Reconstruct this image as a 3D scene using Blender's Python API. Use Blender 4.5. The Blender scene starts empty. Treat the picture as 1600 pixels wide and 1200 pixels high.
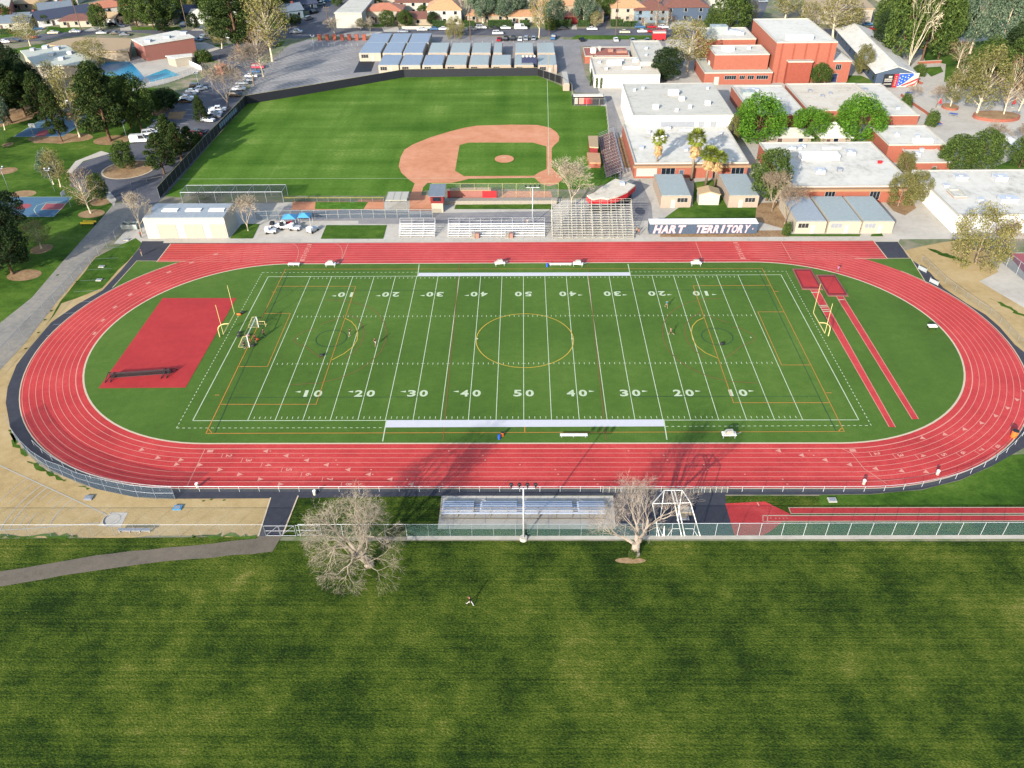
import bpy, bmesh, math, random
from mathutils import Vector, Matrix
random.seed(7)
sc = bpy.context.scene
COL = sc.collection
# ---------------------------------------------------------------- camera (drone, 83 m up)
CAM = Vector((-0.0705, -125.66, 83.073)); YAW, PIT, ROL, FPX = -0.0177, 0.6406, -0.0125, 1240.32
_f = Vector((math.sin(YAW)*math.cos(PIT), math.cos(YAW)*math.cos(PIT), -math.sin(PIT)))
_r0 = Vector((math.cos(YAW), -math.sin(YAW), 0)); _u0 = _r0.cross(_f)
CR = math.cos(ROL)*_r0 + math.sin(ROL)*_u0; CU = -math.sin(ROL)*_r0 + math.cos(ROL)*_u0; CF = _f
cd = bpy.data.cameras.new('camera'); cam = bpy.data.objects.new('camera', cd); COL.objects.link(cam)
cam.matrix_world = Matrix(((CR.x, CU.x, -CF.x, CAM.x), (CR.y, CU.y, -CF.y, CAM.y), (CR.z, CU.z, -CF.z, CAM.z), (0, 0, 0, 1)))
cd.sensor_width = 36; cd.lens = FPX/1600*36; cd.clip_start = 1; cd.clip_end = 6000
sc.camera = cam
# ---------------------------------------------------------------- sun, sky, exposure
SUN_EL, SUN_AZ = math.radians(20.5), math.radians(61)      # light travels towards SUN_AZ (from +X)
w = bpy.data.worlds.new('World'); sc.world = w; w.use_nodes = True
nt = w.node_tree; bg = nt.nodes['Background']; sky = nt.nodes.new('ShaderNodeTexSky')
sky.sky_type = 'NISHITA'; sky.sun_disc = False; sky.sun_elevation = SUN_EL
sky.sun_rotation = math.atan2(-math.cos(SUN_AZ), -math.sin(SUN_AZ))
sky.air_density = 1.0; sky.dust_density = 1.5
nt.links.new(sky.outputs[0], bg.inputs[0]); bg.inputs[1].default_value = 0.15
sd = bpy.data.lights.new('sun', 'SUN'); sd.energy = 4.3; sd.angle = math.radians(0.6); sd.color = (1.0, 0.93, 0.83)
so = bpy.data.objects.new('sun', sd); COL.objects.link(so)
so.rotation_euler = Vector((math.cos(SUN_EL)*math.cos(SUN_AZ), math.cos(SUN_EL)*math.sin(SUN_AZ), -math.sin(SUN_EL))).to_track_quat('-Z', 'Y').to_euler()
vs = sc.view_settings; vs.view_transform = 'Standard'; vs.look = 'None'; vs.gamma = 1; vs.use_curve_mapping = False
vs.exposure = 1.6
# ---------------------------------------------------------------- photograph measurements -> ground
def W(px, py, z=0.0):
    """point of the real place that the photograph shows at (px, py) and that lies at height z"""
    d = CF*FPX + CR*(px-800) + CU*(600-py)
    return CAM + d*((z-CAM.z)/d.z)
def H(bx, by, ty):
    """height of an upright thing with its foot at (bx,by) and its top at row ty"""
    b = W(bx, by); lo, hi = 0.0, 80.0
    for _ in range(40):
        m = (lo+hi)/2; d = Vector((b.x, b.y, m))-CAM
        if 600-FPX*d.dot(CU)/d.dot(CF) > ty: lo = m
        else: hi = m
    return lo
def ppm(px, py, z=0): return FPX/(W(px, py, z)-CAM).dot(CF)
# ---------------------------------------------------------------- materials
def lin(c):
    return tuple(((v/255)/12.92 if v/255 <= .04045 else ((v/255+.055)/1.055)**2.4) for v in c)
def alb(c, k=0.5): return tuple(min(.85, v*k) for v in lin(c))+(1,)
def mat(name, stops, layers=None, rough=.85, spec=.25, metal=0, bump=0, bscale=4, island=0, alpha=None, raw=False, lo=.3, hi=.7, trans=0, k=.5):
    """procedural material; stops = sRGB colours blended by the sum of stretched noises over the ground"""
    m = bpy.data.materials.new(name); m.use_nodes = True; nt = m.node_tree; N = nt.nodes; L = nt.links
    b = N['Principled BSDF']; b.inputs['Roughness'].default_value = rough; b.inputs['Specular IOR Level'].default_value = spec
    b.inputs['Metallic'].default_value = metal
    cs = [(lin(c)+(1,)) if raw else alb(c, k) for c in stops]
    if layers is None: layers = [((.4, .4, .4), .6), ((3, 3, 3), .4)]
    geo = N.new('ShaderNodeNewGeometry'); acc = None
    for i, (s, wt) in enumerate(layers):
        mp = N.new('ShaderNodeMapping'); mp.inputs['Scale'].default_value = s; mp.inputs['Location'].default_value = (i*7.3, i*3.1, i*1.7)
        L.new(geo.outputs['Position'], mp.inputs['Vector'])
        no = N.new('ShaderNodeTexNoise'); no.inputs['Scale'].default_value = 1; no.inputs['Detail'].default_value = 3
        L.new(mp.outputs[0], no.inputs['Vector'])
        mu = N.new('ShaderNodeMath'); mu.operation = 'MULTIPLY'; mu.inputs[1].default_value = wt; L.new(no.outputs[0], mu.inputs[0])
        if acc is None: acc = mu
        else:
            ad = N.new('ShaderNodeMath'); L.new(acc.outputs[0], ad.inputs[0]); L.new(mu.outputs[0], ad.inputs[1]); acc = ad
    if island:
        mu = N.new('ShaderNodeMath'); mu.operation = 'MULTIPLY_ADD'; mu.inputs[1].default_value = island; L.new(geo.outputs['Random Per Island'], mu.inputs[0])
        mu.inputs[2].default_value = -island/2; ad = N.new('ShaderNodeMath'); L.new(acc.outputs[0], ad.inputs[0]); L.new(mu.outputs[0], ad.inputs[1]); acc = ad
    if len(cs) > 1:
        cr = N.new('ShaderNodeValToRGB'); e = cr.color_ramp.elements
        while len(e) < len(cs): e.new(.5)
        for i, c in enumerate(cs): e[i].position = lo+(hi-lo)*i/(len(cs)-1); e[i].color = c
        L.new(acc.outputs[0], cr.inputs[0]); L.new(cr.outputs[0], b.inputs['Base Color'])
    else: b.inputs['Base Color'].default_value = cs[0]
    if bump:
        bn = N.new('ShaderNodeTexNoise'); bn.inputs['Scale'].default_value = bscale; bn.inputs['Detail'].default_value = 3
        L.new(geo.outputs['Position'], bn.inputs['Vector'])
        bp = N.new('ShaderNodeBump'); bp.inputs['Strength'].default_value = bump; bp.inputs['Distance'].default_value = .1
        L.new(bn.outputs[0], bp.inputs['Height']); L.new(bp.outputs[0], b.inputs['Normal'])
    if alpha is not None: b.inputs['Alpha'].default_value = alpha
    if trans:
        out = N['Material Output']; tr = N.new('ShaderNodeBsdfTranslucent'); mx = N.new('ShaderNodeMixShader'); mx.inputs[0].default_value = trans
        if len(cs) > 1: L.new(cr.outputs[0], tr.inputs[0])
        else: tr.inputs[0].default_value = cs[0]
        L.new(b.outputs[0], mx.inputs[1]); L.new(tr.outputs[0], mx.inputs[2]); L.new(mx.outputs[0], out.inputs[0])
    return m
M = {}
def flat(name, c, rough=.7, spec=.3, metal=0, var=10, **k):
    c2 = tuple(max(0, v-var) for v in c)
    M[name] = mat(name, [c2, c], [((1.3, 1.3, 1.3), .55), ((6, 6, 6), .45)], rough, spec, metal, **k); return M[name]
M['lawn'] = mat('mown_lawn', [(28, 46, 16), (50, 70, 22), (76, 94, 30), (100, 110, 42), (142, 134, 76)],
    [((.06, .055, 1), .24), ((.24, .2, 1), .2), ((.01, 3.6, 1), .13), ((.6, .9, 1), .12), ((3.5, 7, 1), .28)], .95, .05, bump=.9, bscale=4, lo=.40, hi=.615)
M['lawn2'] = mat('park_lawn', [(42, 70, 22), (66, 98, 32), (90, 120, 44), (136, 136, 80)], [((.06, .1, 1), .6), ((.5, .7, 1), .25), ((3, 3, 1), .2)], .95, .05, bump=.4, lo=.36, hi=.72)
M['outfield'] = mat('outfield_grass', [(66, 102, 28), (82, 118, 38), (98, 132, 50), (130, 152, 74)], [((.05, .06, 1), .36), ((.25, .01, 1), .2), ((.012, .25, 1), .22), ((1.2, 1.6, 1), .22)], .95, .05, bump=.3, lo=.39, hi=.64)
M['turf'] = mat('synthetic_turf', [(66, 96, 32), (80, 112, 40), (96, 126, 52)], [((.03, .05, 1), .34), ((.18, .01, 1), .16), ((.7, .9, 1), .2), ((5, 5, 1), .3)], .85, .12, bump=.3, bscale=9, lo=.36, hi=.64)
M['track'] = mat('red_rubber', [(168, 38, 38), (192, 48, 44), (204, 58, 54), (216, 82, 74)], [((.07, .09, 1), .40), ((.5, .6, 1), .22), ((5, 5, 1), .38)], .7, .35, bump=.1, bscale=14, lo=.36, hi=.64)
M['redpad'] = mat('red_pad', [(158, 34, 34), (180, 42, 42), (192, 56, 52)], [((.1, .16, 1), .4), ((.8, .8, 1), .3), ((5, 5, 1), .3)], .75, .3)
M['dirt'] = mat('tan_dirt', [(160, 136, 94), (188, 164, 118), (202, 180, 138)], [((.09, .14, 1), .5), ((.9, .9, 1), .3), ((6, 6, 1), .2)], .95, .05, bump=.3)
M['soil'] = mat('brown_soil', [(126, 100, 76), (160, 132, 100), (186, 158, 122)], [((.3, .3, 1), .5), ((2, 2, 1), .5)], .95, .05, bump=.3)
M['clay'] = mat('infield_clay', [(190, 126, 94), (214, 150, 116), (228, 170, 138)], [((.1, .14, 1), .4), ((.5, .7, 1), .3), ((3, 4, 1), .3)], .95, .05)
M['asph'] = mat('asphalt', [(76, 78, 88), (96, 98, 106), (112, 112, 118)], [((.12, .12, 1), .5), ((1.2, 1.2, 1), .3), ((6, 6, 1), .2)], .9, .2)
M['asph2'] = mat('old_asphalt', [(124, 124, 128), (146, 144, 144), (166, 162, 158)], [((.08, .1, 1), .5), ((.7, .7, 1), .3), ((5, 5, 1), .2)], .9, .2)
M['black_asph'] = mat('dark_asphalt', [(54, 56, 66), (70, 72, 82)], [((.12, .12, 1), .5), ((1.2, 1.2, 1), .5)], .9, .2)
M['conc'] = mat('concrete', [(176, 170, 158), (198, 192, 180), (212, 206, 194)], [((.12, .15, 1), .5), ((1, 1, 1), .3), ((6, 6, 1), .2)], .85, .2)
M['path'] = mat('worn_path', [(128, 126, 122), (150, 146, 138), (170, 160, 142)], [((.12, .12, 1), .5), ((1.2, 1.2, 1), .5)], .9, .15)
M['path_brown'] = mat('worn_brown_path', [(98, 92, 82), (118, 110, 98), (134, 120, 104)], [((.2, .2, 1), .4), ((1.2, 1.2, 1), .3), ((5, 5, 1), .3)], .95, .1)
M['base'] = mat('town_ground', [(128, 124, 112), (150, 142, 124), (108, 122, 84), (164, 152, 130)], [((.035, .05, 1), .6), ((.3, .3, 1), .4)], .95, .1, lo=.34, hi=.66)
flat('white_line', (206, 220, 186), var=22); flat('pale_line', (232, 160, 144), var=20); flat('yellow_line', (214, 178, 62), var=10)
flat('orange_line', (206, 140, 60)); flat('dark_line', (26, 70, 44)); flat('blue_line', (24, 78, 84)); flat('red_line', (134, 88, 48)); flat('violet_line', (190, 110, 150))
flat('white_band', (216, 216, 222)); flat('faint_line', (196, 196, 192)); flat('curb', (214, 196, 168))
flat('white', (255, 255, 252), var=6, raw=False); flat('off_white', (240, 236, 222), k=.3); flat('cream', (244, 232, 210), k=.25); flat('beige_wall', (238, 214, 192), k=.25); flat('tan_wall', (228, 208, 178), k=.25)
flat('pink_wall', (212, 142, 128), k=.25); flat('salmon', (226, 134, 108), k=.25, var=16); flat('brick', (214, 112, 88), k=.25, var=22); flat('brick_path', (190, 120, 96))
flat('fascia_tan', (220, 176, 136), k=.25); flat('letter_pink', (250, 214, 224), k=.3, var=6); flat('letter_edge', (60, 56, 74), k=.3); flat('conc_wall', (206, 196, 180), k=.28); flat('dark', (34, 36, 42)); flat('glass', (30, 40, 52), rough=.15, spec=.6); flat('dark_green_glass', (46, 70, 70), rough=.2, spec=.6)
M['roof_white'] = mat('roof_white', [(184, 180, 166), (222, 219, 208), (236, 233, 222)], [((.12, .16, 1), .4), ((.7, .5, 1), .35), ((4, 4, 1), .25)], .8, .2, k=.46, lo=.34, hi=.56); M['roof_grey'] = mat('roof_grey', [(172, 170, 158), (200, 197, 184), (210, 207, 196)], [((.12, .3, 1), .4), ((.9, .6, 1), .35), ((4, 4, 1), .25)], .8, .2, lo=.34, hi=.56); flat('roof_pale_green', (206, 210, 196), var=24); flat('roof_blue', (176, 184, 190), var=26, metal=.1, rough=.5)
flat('roof_steel', (150, 164, 182), var=26, rough=.5); flat('roof_teal', (172, 182, 180), var=22, rough=.5); M['roof_cream'] = mat('roof_cream', [(184, 172, 152), (214, 204, 186), (224, 216, 200)], [((.12, .2, 1), .4), ((.9, .6, 1), .35), ((4, 4, 1), .25)], .85, .2, lo=.34, hi=.56); flat('alum', (206, 216, 232), rough=.4, var=8); flat('roof_tan', (206, 160, 120), var=26); flat('roof_brown', (132, 92, 80), var=22)
flat('roof_dark', (70, 78, 98), var=16); flat('roof_slate', (122, 134, 146), var=20); flat('roof_terracotta', (196, 132, 104), var=26); flat('roof_khaki', (190, 164, 126), var=16)
flat('light_blue_wall', (168, 196, 216), k=.25); flat('slate_wall', (100, 122, 150), k=.25); flat('blue', (40, 92, 190)); flat('sky_blue', (80, 160, 210)); flat('teal', (40, 130, 120))
flat('red', (206, 34, 44)); flat('dark_red', (130, 30, 36)); flat('navy', (36, 48, 86)); flat('orange', (236, 120, 50)); flat('yellow', (234, 208, 60)); flat('goal_yellow', (236, 222, 150), var=4, k=.35)
flat('silver', (210, 214, 220), metal=.2, rough=.4, var=8); flat('steel', (168, 174, 184), metal=.3, rough=.4); flat('rust', (160, 120, 108)); flat('wood_dark', (92, 70, 60)); flat('pole_brown', (112, 90, 74))
flat('screen_dark', (26, 28, 36), k=.25); flat('screen_blue', (32, 40, 56), k=.25); flat('court_blue', (84, 122, 150)); flat('court_red', (170, 90, 96)); flat('hedge', (70, 104, 40), var=30, bump=.8)
flat('skin', (206, 150, 118), k=.3, var=6); flat('hair_dark', (34, 26, 22), k=.3); flat('shirt_white', (236, 236, 236), k=.3); flat('shirt_blue', (50, 170, 210), k=.3); flat('shirt_black', (28, 28, 34), k=.3); flat('shirt_pink', (214, 120, 190), k=.3)
flat('khaki', (196, 178, 150), k=.3); flat('paint_white', (236, 238, 240), rough=.25, spec=.5); flat('paint_black', (30, 32, 38), rough=.25, spec=.5); flat('paint_silver', (170, 178, 188), rough=.3, metal=.4)
flat('paint_blue', (70, 110, 150), rough=.3); flat('paint_red', (170, 36, 44), rough=.3); flat('paint_grey', (110, 116, 124), rough=.3); flat('paint_pink', (206, 60, 96), rough=.3); flat('paint_beige', (214, 204, 180), rough=.3)
flat('tyre', (26, 26, 28)); flat('pool', (16, 160, 186), rough=.25, spec=.2, var=10); flat('pool_dark', (20, 146, 186), rough=.3, spec=.2, var=20)
M['mesh'] = mat('chain_link', [(150, 160, 166)], rough=.6, alpha=.13, k=.25); M['mesh_green'] = mat('green_windscreen', [(104, 146, 146)], rough=.7, alpha=.36, k=.25); M['mesh_blue'] = mat('blue_windscreen', [(104, 128, 150)], rough=.7, alpha=.38, k=.25)
M['net'] = mat('black_netting', [(20, 22, 26)], rough=.8, alpha=.5); M['net_white'] = mat('white_netting', [(200, 206, 200)], rough=.8, alpha=.14, k=.3); M['net_dark_green'] = mat('cage_netting', [(60, 70, 66)], rough=.8, alpha=.4)
LV = [((.5, .5, .5), .5)]
def leaf(name, cols, tr=.25): M[name] = mat(name, cols, [((.35, .35, .35), .5), ((1.5, 1.5, 1.5), .5)], .75, .12, island=.45, lo=.26, hi=.74, trans=tr)
leaf('leaf_pine', [(32, 50, 22), (56, 76, 34), (84, 100, 48)]); leaf('leaf_dark', [(26, 44, 24), (46, 66, 36), (70, 88, 50)]); leaf('leaf_oak', [(50, 74, 30), (80, 102, 46), (110, 130, 64)])
leaf('leaf_bright', [(58, 98, 22), (90, 138, 36), (124, 172, 62)], .3); leaf('leaf_olive', [(92, 92, 48), (126, 124, 70), (152, 148, 96)]); leaf('leaf_euc', [(66, 92, 72), (100, 124, 98), (136, 152, 126)])
leaf('leaf_yellow', [(110, 108, 50), (146, 140, 80), (176, 168, 112)], .3); leaf('leaf_rust', [(132, 96, 66), (160, 128, 90), (178, 156, 120)]); leaf('leaf_palm', [(92, 112, 30), (132, 148, 50), (176, 176, 84)])
leaf('palm_skirt', [(186, 146, 96), (212, 176, 124), (228, 200, 154)]); leaf('leaf_grey', [(140, 126, 108), (168, 152, 130), (190, 176, 152)])
flat('bark_white', (226, 212, 184), var=30); flat('bark_grey', (150, 132, 112), var=30); flat('bark_brown', (112, 84, 62), var=26); flat('twig_pale', (192, 178, 156), var=36); flat('twig_brown', (166, 150, 130), var=36); flat('twig_grey', (178, 167, 152), var=56); flat('twig_rosy', (184, 172, 160), var=50)
# ---------------------------------------------------------------- mesh helpers
class MB:
    def __init__(s): s.v = []; s.f = []
    def face(s, pts): n = len(s.v); s.v += [tuple(p) for p in pts]; s.f.append(tuple(range(n, n+len(pts)))); return s
    def add(s, vs, fs): n = len(s.v); s.v += [tuple(p) for p in vs]; s.f += [tuple(i+n for i in f) for f in fs]; return s
    def box(s, x0, x1, y0, y1, z0, z1):
        return s.add([(x0, y0, z0), (x1, y0, z0), (x1, y1, z0), (x0, y1, z0), (x0, y0, z1), (x1, y0, z1), (x1, y1, z1), (x0, y1, z1)],
            [(0, 3, 2, 1), (4, 5, 6, 7), (0, 1, 5, 4), (1, 2, 6, 5), (2, 3, 7, 6), (3, 0, 4, 7)])
    def obox(s, c, sx, sy, z0, z1, a=0):
        ca, sa = math.cos(a), math.sin(a); q = [(-sx/2, -sy/2), (sx/2, -sy/2), (sx/2, sy/2), (-sx/2, sy/2)]
        return s.prism([(c[0]+ca*x-sa*y, c[1]+sa*x+ca*y) for x, y in q], z0, z1)
    def prism(s, poly, z0, z1):
        n = len(poly); s.add([(p[0], p[1], z0) for p in poly]+[(p[0], p[1], z1) for p in poly],
            [tuple(range(n))[::-1], tuple(range(n, 2*n))]+[(i, (i+1) % n, n+(i+1) % n, n+i) for i in range(n)]); return s
    def tube(s, p, q, r, r2=None, n=6, cap=True):
        p, q = Vector(p), Vector(q); r2 = r if r2 is None else r2; d = (q-p)
        if d.length < 1e-6: return s
        d.normalize(); a = d.orthogonal().normalized(); b = d.cross(a); vs = []
        for c, rr in ((p, r), (q, r2)):
            for i in range(n):
                t = 2*math.pi*i/n; vs.append(c+a*(rr*math.cos(t))+b*(rr*math.sin(t)))
        fs = [(i, (i+1) % n, n+(i+1) % n, n+i) for i in range(n)]
        if cap: fs += [tuple(range(n))[::-1], tuple(range(n, 2*n))]
        return s.add(vs, fs)
    def path(s, pts, r, n=6):
        for a, b in zip(pts, pts[1:]): s.tube(a, b, r, n=n)
        return s
    def ell(s, c, rx, ry, rz, n=10, m=6):
        vs = [(c[0], c[1], c[2]+rz)]
        for j in range(1, m):
            ph = math.pi*j/m
            for i in range(n): t = 2*math.pi*i/n; vs.append((c[0]+rx*math.sin(ph)*math.cos(t), c[1]+ry*math.sin(ph)*math.sin(t), c[2]+rz*math.cos(ph)))
        vs.append((c[0], c[1], c[2]-rz)); fs = [(0, 1+i, 1+(i+1) % n) for i in range(n)]
        for j in range(m-2):
            for i in range(n): a = 1+j*n+i; b = 1+j*n+(i+1) % n; fs.append((a, a+n, b+n, b))
        l = len(vs)-1; fs += [(l, 1+(m-2)*n+(i+1) % n, 1+(m-2)*n+i) for i in range(n)]
        return s.add(vs, fs)
    def ribbon(s, pts, wd, z, closed=False):
        """flat painted line of width wd along 2-D points, mitred"""
        P = [Vector((p[0], p[1])) for p in pts]; n = len(P); A = []; B = []
        for i in range(n):
            a = P[(i-1) % n] if (closed or i > 0) else None; b = P[(i+1) % n] if (closed or i < n-1) else None
            d = ((P[i]-a).normalized() if a is not None else Vector((0, 0)))+((b-P[i]).normalized() if b is not None else Vector((0, 0)))
            if d.length < 1e-5: d = (b-P[i])
            d.normalize(); nn = Vector((-d.y, d.x)); A.append(P[i]+nn*wd/2); B.append(P[i]-nn*wd/2)
        vs = [(p.x, p.y, z) for p in A]+[(p.x, p.y, z) for p in B]; k = n if closed else n-1
        return s.add(vs, [(n+i, n+(i+1) % n, (i+1) % n, i) for i in range(k)])
    def build(s, name, m, parent=None, world=False, smooth=False, loc=None):
        me = bpy.data.meshes.new(name); vs = s.v
        if world and parent is not None: l = parent.location; vs = [(v[0]-l[0], v[1]-l[1], v[2]-l[2]) for v in vs]
        if loc is not None: vs = [(v[0]-loc[0], v[1]-loc[1], v[2]-loc[2]) for v in vs]
        me.from_pydata(vs, [], s.f)
        for mm in (m if isinstance(m, (list, tuple)) else [m]): me.materials.append(M[mm] if isinstance(mm, str) else mm)
        if smooth:
            for p in me.polygons: p.use_smooth = True
        me.update(); o = bpy.data.objects.new(name, me); COL.objects.link(o)
        if parent is not None: o.parent = parent
        if loc is not None: o.location = loc
        return o
def tag(o, label=None, cat=None, group=None, kind=None):
    if label: o['label'] = label
    if cat: o['category'] = cat
    if group: o['group'] = group
    if kind: o['kind'] = kind
    return o
def thing(name, loc, label, cat, group=None, rz=0):
    o = bpy.data.objects.new(name, None); COL.objects.link(o); o.location = (loc[0], loc[1], loc[2] if len(loc) > 2 else 0); o.rotation_euler = (0, 0, rz)
    o.empty_display_size = .5
    return tag(o, label, cat, group)
KIDS = {}
def dup(root, loc, rz, label, group=None, scale=None, name=None):
    """copy a thing with its parts and sub-parts (mesh data shared)"""
    r = root.copy(); COL.objects.link(r); r.location = (loc[0], loc[1], loc[2] if len(loc) > 2 else 0); r.rotation_euler = (0, 0, rz); r['label'] = label
    if group: r['group'] = group
    elif 'group' in r: del r['group']
    if scale: r.scale = scale if isinstance(scale, tuple) else (scale,)*3
    for ch in root.children:
        c = ch.copy(); COL.objects.link(c); c.parent = r
        for g in ch.children: d = g.copy(); COL.objects.link(d); d.parent = c
    return r
_zc = [0]
def struct(name, polys, m, z, world=False, kind='structure'):
    """ground sheet: polygons given as photograph points (or world points) laid at height z"""
    b = MB()
    for P in polys:
        _zc[0] += 1; zz = z+_zc[0]*8e-5; b.face([(p[0], p[1], zz) if world else tuple(W(p[0], p[1], 0).xy)+(zz,) for p in P])
    o = b.build(name, m)
    bm = bmesh.new(); bm.from_mesh(o.data); bmesh.ops.triangulate(bm, faces=bm.faces[:], ngon_method='EAR_CLIP')
    for f in bm.faces:
        if f.normal.z < 0: f.normal_flip()
    bm.to_mesh(o.data); bm.free()
    o['kind'] = kind; return o
_txt = {}
def text2d(s, bold=.02):
    if (s, bold) in _txt: return _txt[(s, bold)]
    c = bpy.data.curves.new('t', 'FONT'); c.body = s; c.align_x = 'CENTER'; c.align_y = 'CENTER'; c.size = 1; c.offset = bold; c.resolution_u = 3
    o = bpy.data.objects.new('t', c); COL.objects.link(o); dg = bpy.context.evaluated_depsgraph_get(); me = bpy.data.meshes.new_from_object(o.evaluated_get(dg))
    vs = [v.co.copy() for v in me.vertices]; fs = [tuple(p.vertices) for p in me.polygons]
    xs = [v.x for v in vs]; ys = [v.y for v in vs]; cx, cy, sx, sy = (min(xs)+max(xs))/2, (min(ys)+max(ys))/2, max(xs)-min(xs), max(ys)-min(ys)
    vs = [((v.x-cx)/sx, (v.y-cy)/sy) for v in vs]
    bpy.data.objects.remove(o); bpy.data.curves.remove(c); bpy.data.meshes.remove(me); _txt[(s, bold)] = (vs, fs); return vs, fs
def text_on(mb, s, org, ux, uy, w, h, bold=.02):
    """lettering w wide and h high centred on org, running along ux with its tops towards uy"""
    vs, fs = text2d(s, bold); org = Vector(org); ux = Vector(ux).normalized(); uy = Vector(uy).normalized()
    mb.add([org+ux*(x*w)+uy*(y*h) for x, y in vs], fs)
# ================================================================= GROUND
def arc(cx, cy, r, a0, a1, n): return [(cx+r*math.cos(math.radians(a0+(a1-a0)*i/n)), cy+r*math.sin(math.radians(a0+(a1-a0)*i/n))) for i in range(n+1)]
CL, CRt = -51.0, 49.9
def stadium(r, n=48): return arc(CRt, 0, r, -90, 90, n)+arc(CL, 0, r, 90, 270, n)
def inter(p, z=0): return (W(*p).x, W(*p).y)
def ellipse(px, py, rx, ry, n=28):
    c = W(px, py); a = (W(px+rx, py)-W(px-rx, py)).length/2; b = (W(px, py-ry)-W(px, py+ry)).length/2
    return [(c.x+a*math.cos(t), c.y+b*math.sin(t)) for t in (2*math.pi*i/n for i in range(n))]
def wob(poly, amp, step, seed):
    """uneven natural edge along a world polygon"""
    R = random.Random(seed); out = []
    for i, p in enumerate(poly):
        q = poly[(i+1) % len(poly)]; d = math.hypot(q[0]-p[0], q[1]-p[1]); n = max(1, int(d/step))
        for k in range(n): t = k/n; out.append((p[0]+(q[0]-p[0])*t+(R.uniform(-amp, amp) if k else 0), p[1]+(q[1]-p[1])*t+(R.uniform(-amp, amp) if k else 0)))
    return out
def PX(*pts): return [tuple(W(p[0], p[1]).xy) for p in pts]
g = MB().box(-2500, 2500, -1500, 3500, -.5, 0).build('ground', 'base'); g['kind'] = 'structure'
struct('foreground_lawn', [[(-400, -50.6), (-400, -200), (400, -200), (400, -50.6)]], 'lawn', .02, True)
struct('school_paving', [[(24, 41), (400, 41), (400, 225), (28, 225), (25, 118), (24, 64)], [(-95, 40.5), (24, 41), (24, 64), (-95, 63)]], 'conc', .01, True)
struct('tan_dirt_ground', [wob(PX((-260, 640), (-60, 590), (0, 575), (60, 480), (150, 400), (420, 400), (423, 779), (404, 838.5), (-260, 838.5)), .3, 3, 1)], 'dirt', .012, True)
struct('tan_dirt_ground', [wob(PX((1400, 395), (1440, 385), (1500, 375), (1570, 398), (1600, 440), (1660, 470), (1900, 640), (1900, 700), (1600, 560), (1500, 480)), .4, 4, 2)], 'dirt', .022, True)
struct('near_lawn', [PX((462, 775), (1600, 775), (1800, 760), (1800, 838.5), (438, 838.5))], 'lawn', .014, True)
struct('near_lawn', [wob(PX((1280, 774), (1360, 773), (1440, 766), (1500, 751), (1550, 729), (1576, 711), (1800, 700), (1800, 790), (1280, 790)), .1, 3, 5)], 'lawn2', .018, True)
struct('park_lawn', [PX((-500, 150), (-60, 130), (60, 140), (190, 132), (268, 140), (290, 152), (250, 190), (205, 228), (190, 236), (120, 262), (108, 290), (130, 305), (180, 318), (97, 410), (50, 465), (0, 505), (-300, 740), (-700, 740))], 'lawn2', .012, True)
struct('verge_lawn', [wob(PX((150, 402), (212, 372), (222, 380), (200, 408), (160, 450), (120, 466), (96, 474), (70, 510), (95, 470)), .3, 3, 3)], 'lawn2', .02, True)
struct('verge_lawn', [PX((0, 842), (400, 839), (400, 846), (330, 850), (260, 856), (150, 868), (0, 893), (-300, 930), (-300, 842))], 'lawn', .024, True)
struct('verge_lawn', [PX((275, 48), (440, 44), (430, 55), (300, 56)), PX((335, 70), (400, 66), (388, 76), (330, 79)), PX((324, 86), (356, 82), (344, 98), (318, 97)), PX((425, 66), (446, 64), (440, 72), (420, 77)), PX((460, 45), (480, 22), (492, 20), (478, 40), (466, 47))], 'lawn2', .014, True)
struct('soil_patch', [wob(ellipse(*e, 16), .8, 1.3, i) for i, e in enumerate([(15, 178, 50, 18), (95, 216, 50, 7), (120, 214, 22, 5), (175, 219, 28, 7), (143, 334, 20, 6), (160, 313, 18, 8), (65, 389, 16, 7), (10, 267, 16, 5), (38, 430, 26, 8), (36, 303, 20, 5), (235, 205, 14, 5), (257, 175, 20, 6), (12, 226, 8, 3), (560, 60, 30, 4)])], 'soil', .026, True)
struct('worn_soil', [wob(ellipse(*e, 20), .5, .5, i+40) for i, e in enumerate([(985, 876, 24, 4.6)])], 'soil', .03, True)
# roads
struct('road', [PX((-500, 90), (-40, 72), (60, 64), (120, 56), (200, 50), (300, 58), (400, 59), (400, 47), (300, 47), (180, 46), (100, 47), (50, 56), (-40, 64), (-500, 70)),
                PX((400, 47), (400, 60), (470, 60), (560, 52), (1060, 61), (1400, 62), (1400, 46), (560, 44), (480, 44))], 'asph', .03, True)
struct('side_road', [PX((430, 47), (470, 30), (492, 16), (512, 0), (540, -60), (600, -60), (560, -10), (528, 22), (516, 40), (500, 47))], 'asph', .034, True)
struct('side_road', [PX((1140, 62), (1152, 30), (1175, -20), (1210, -20), (1190, 30), (1180, 62)), PX((920, 48), (935, 20), (945, -20), (960, -20), (955, 20), (945, 48))], 'asph', .034, True)
struct('parking_road', [PX((300, 84), (400, 60), (440, 62), (418, 82), (398, 96), (372, 165), (330, 222), (262, 303), (242, 320), (200, 318), (150, 306), (112, 292), (108, 272), (124, 256), (160, 242), (190, 234), (205, 224), (245, 190), (275, 160), (288, 146), (325, 116), (345, 98))], 'asph', .03, True)
struct('park_path', [PX((200, 318), (242, 320), (222, 350), (205, 355), (163, 385), (90, 470), (40, 535), (0, 578), (-120, 690), (-300, 690), (0, 505), (50, 465), (97, 410), (160, 340), (178, 318))], 'path', .034, True)
struct('park_path', [PX((158, 236), (172, 240), (130, 252), (112, 270), (104, 270), (118, 252)), PX((156, 300), (172, 300), (182, 312), (178, 322), (168, 312))], 'conc', .038, True)
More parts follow.
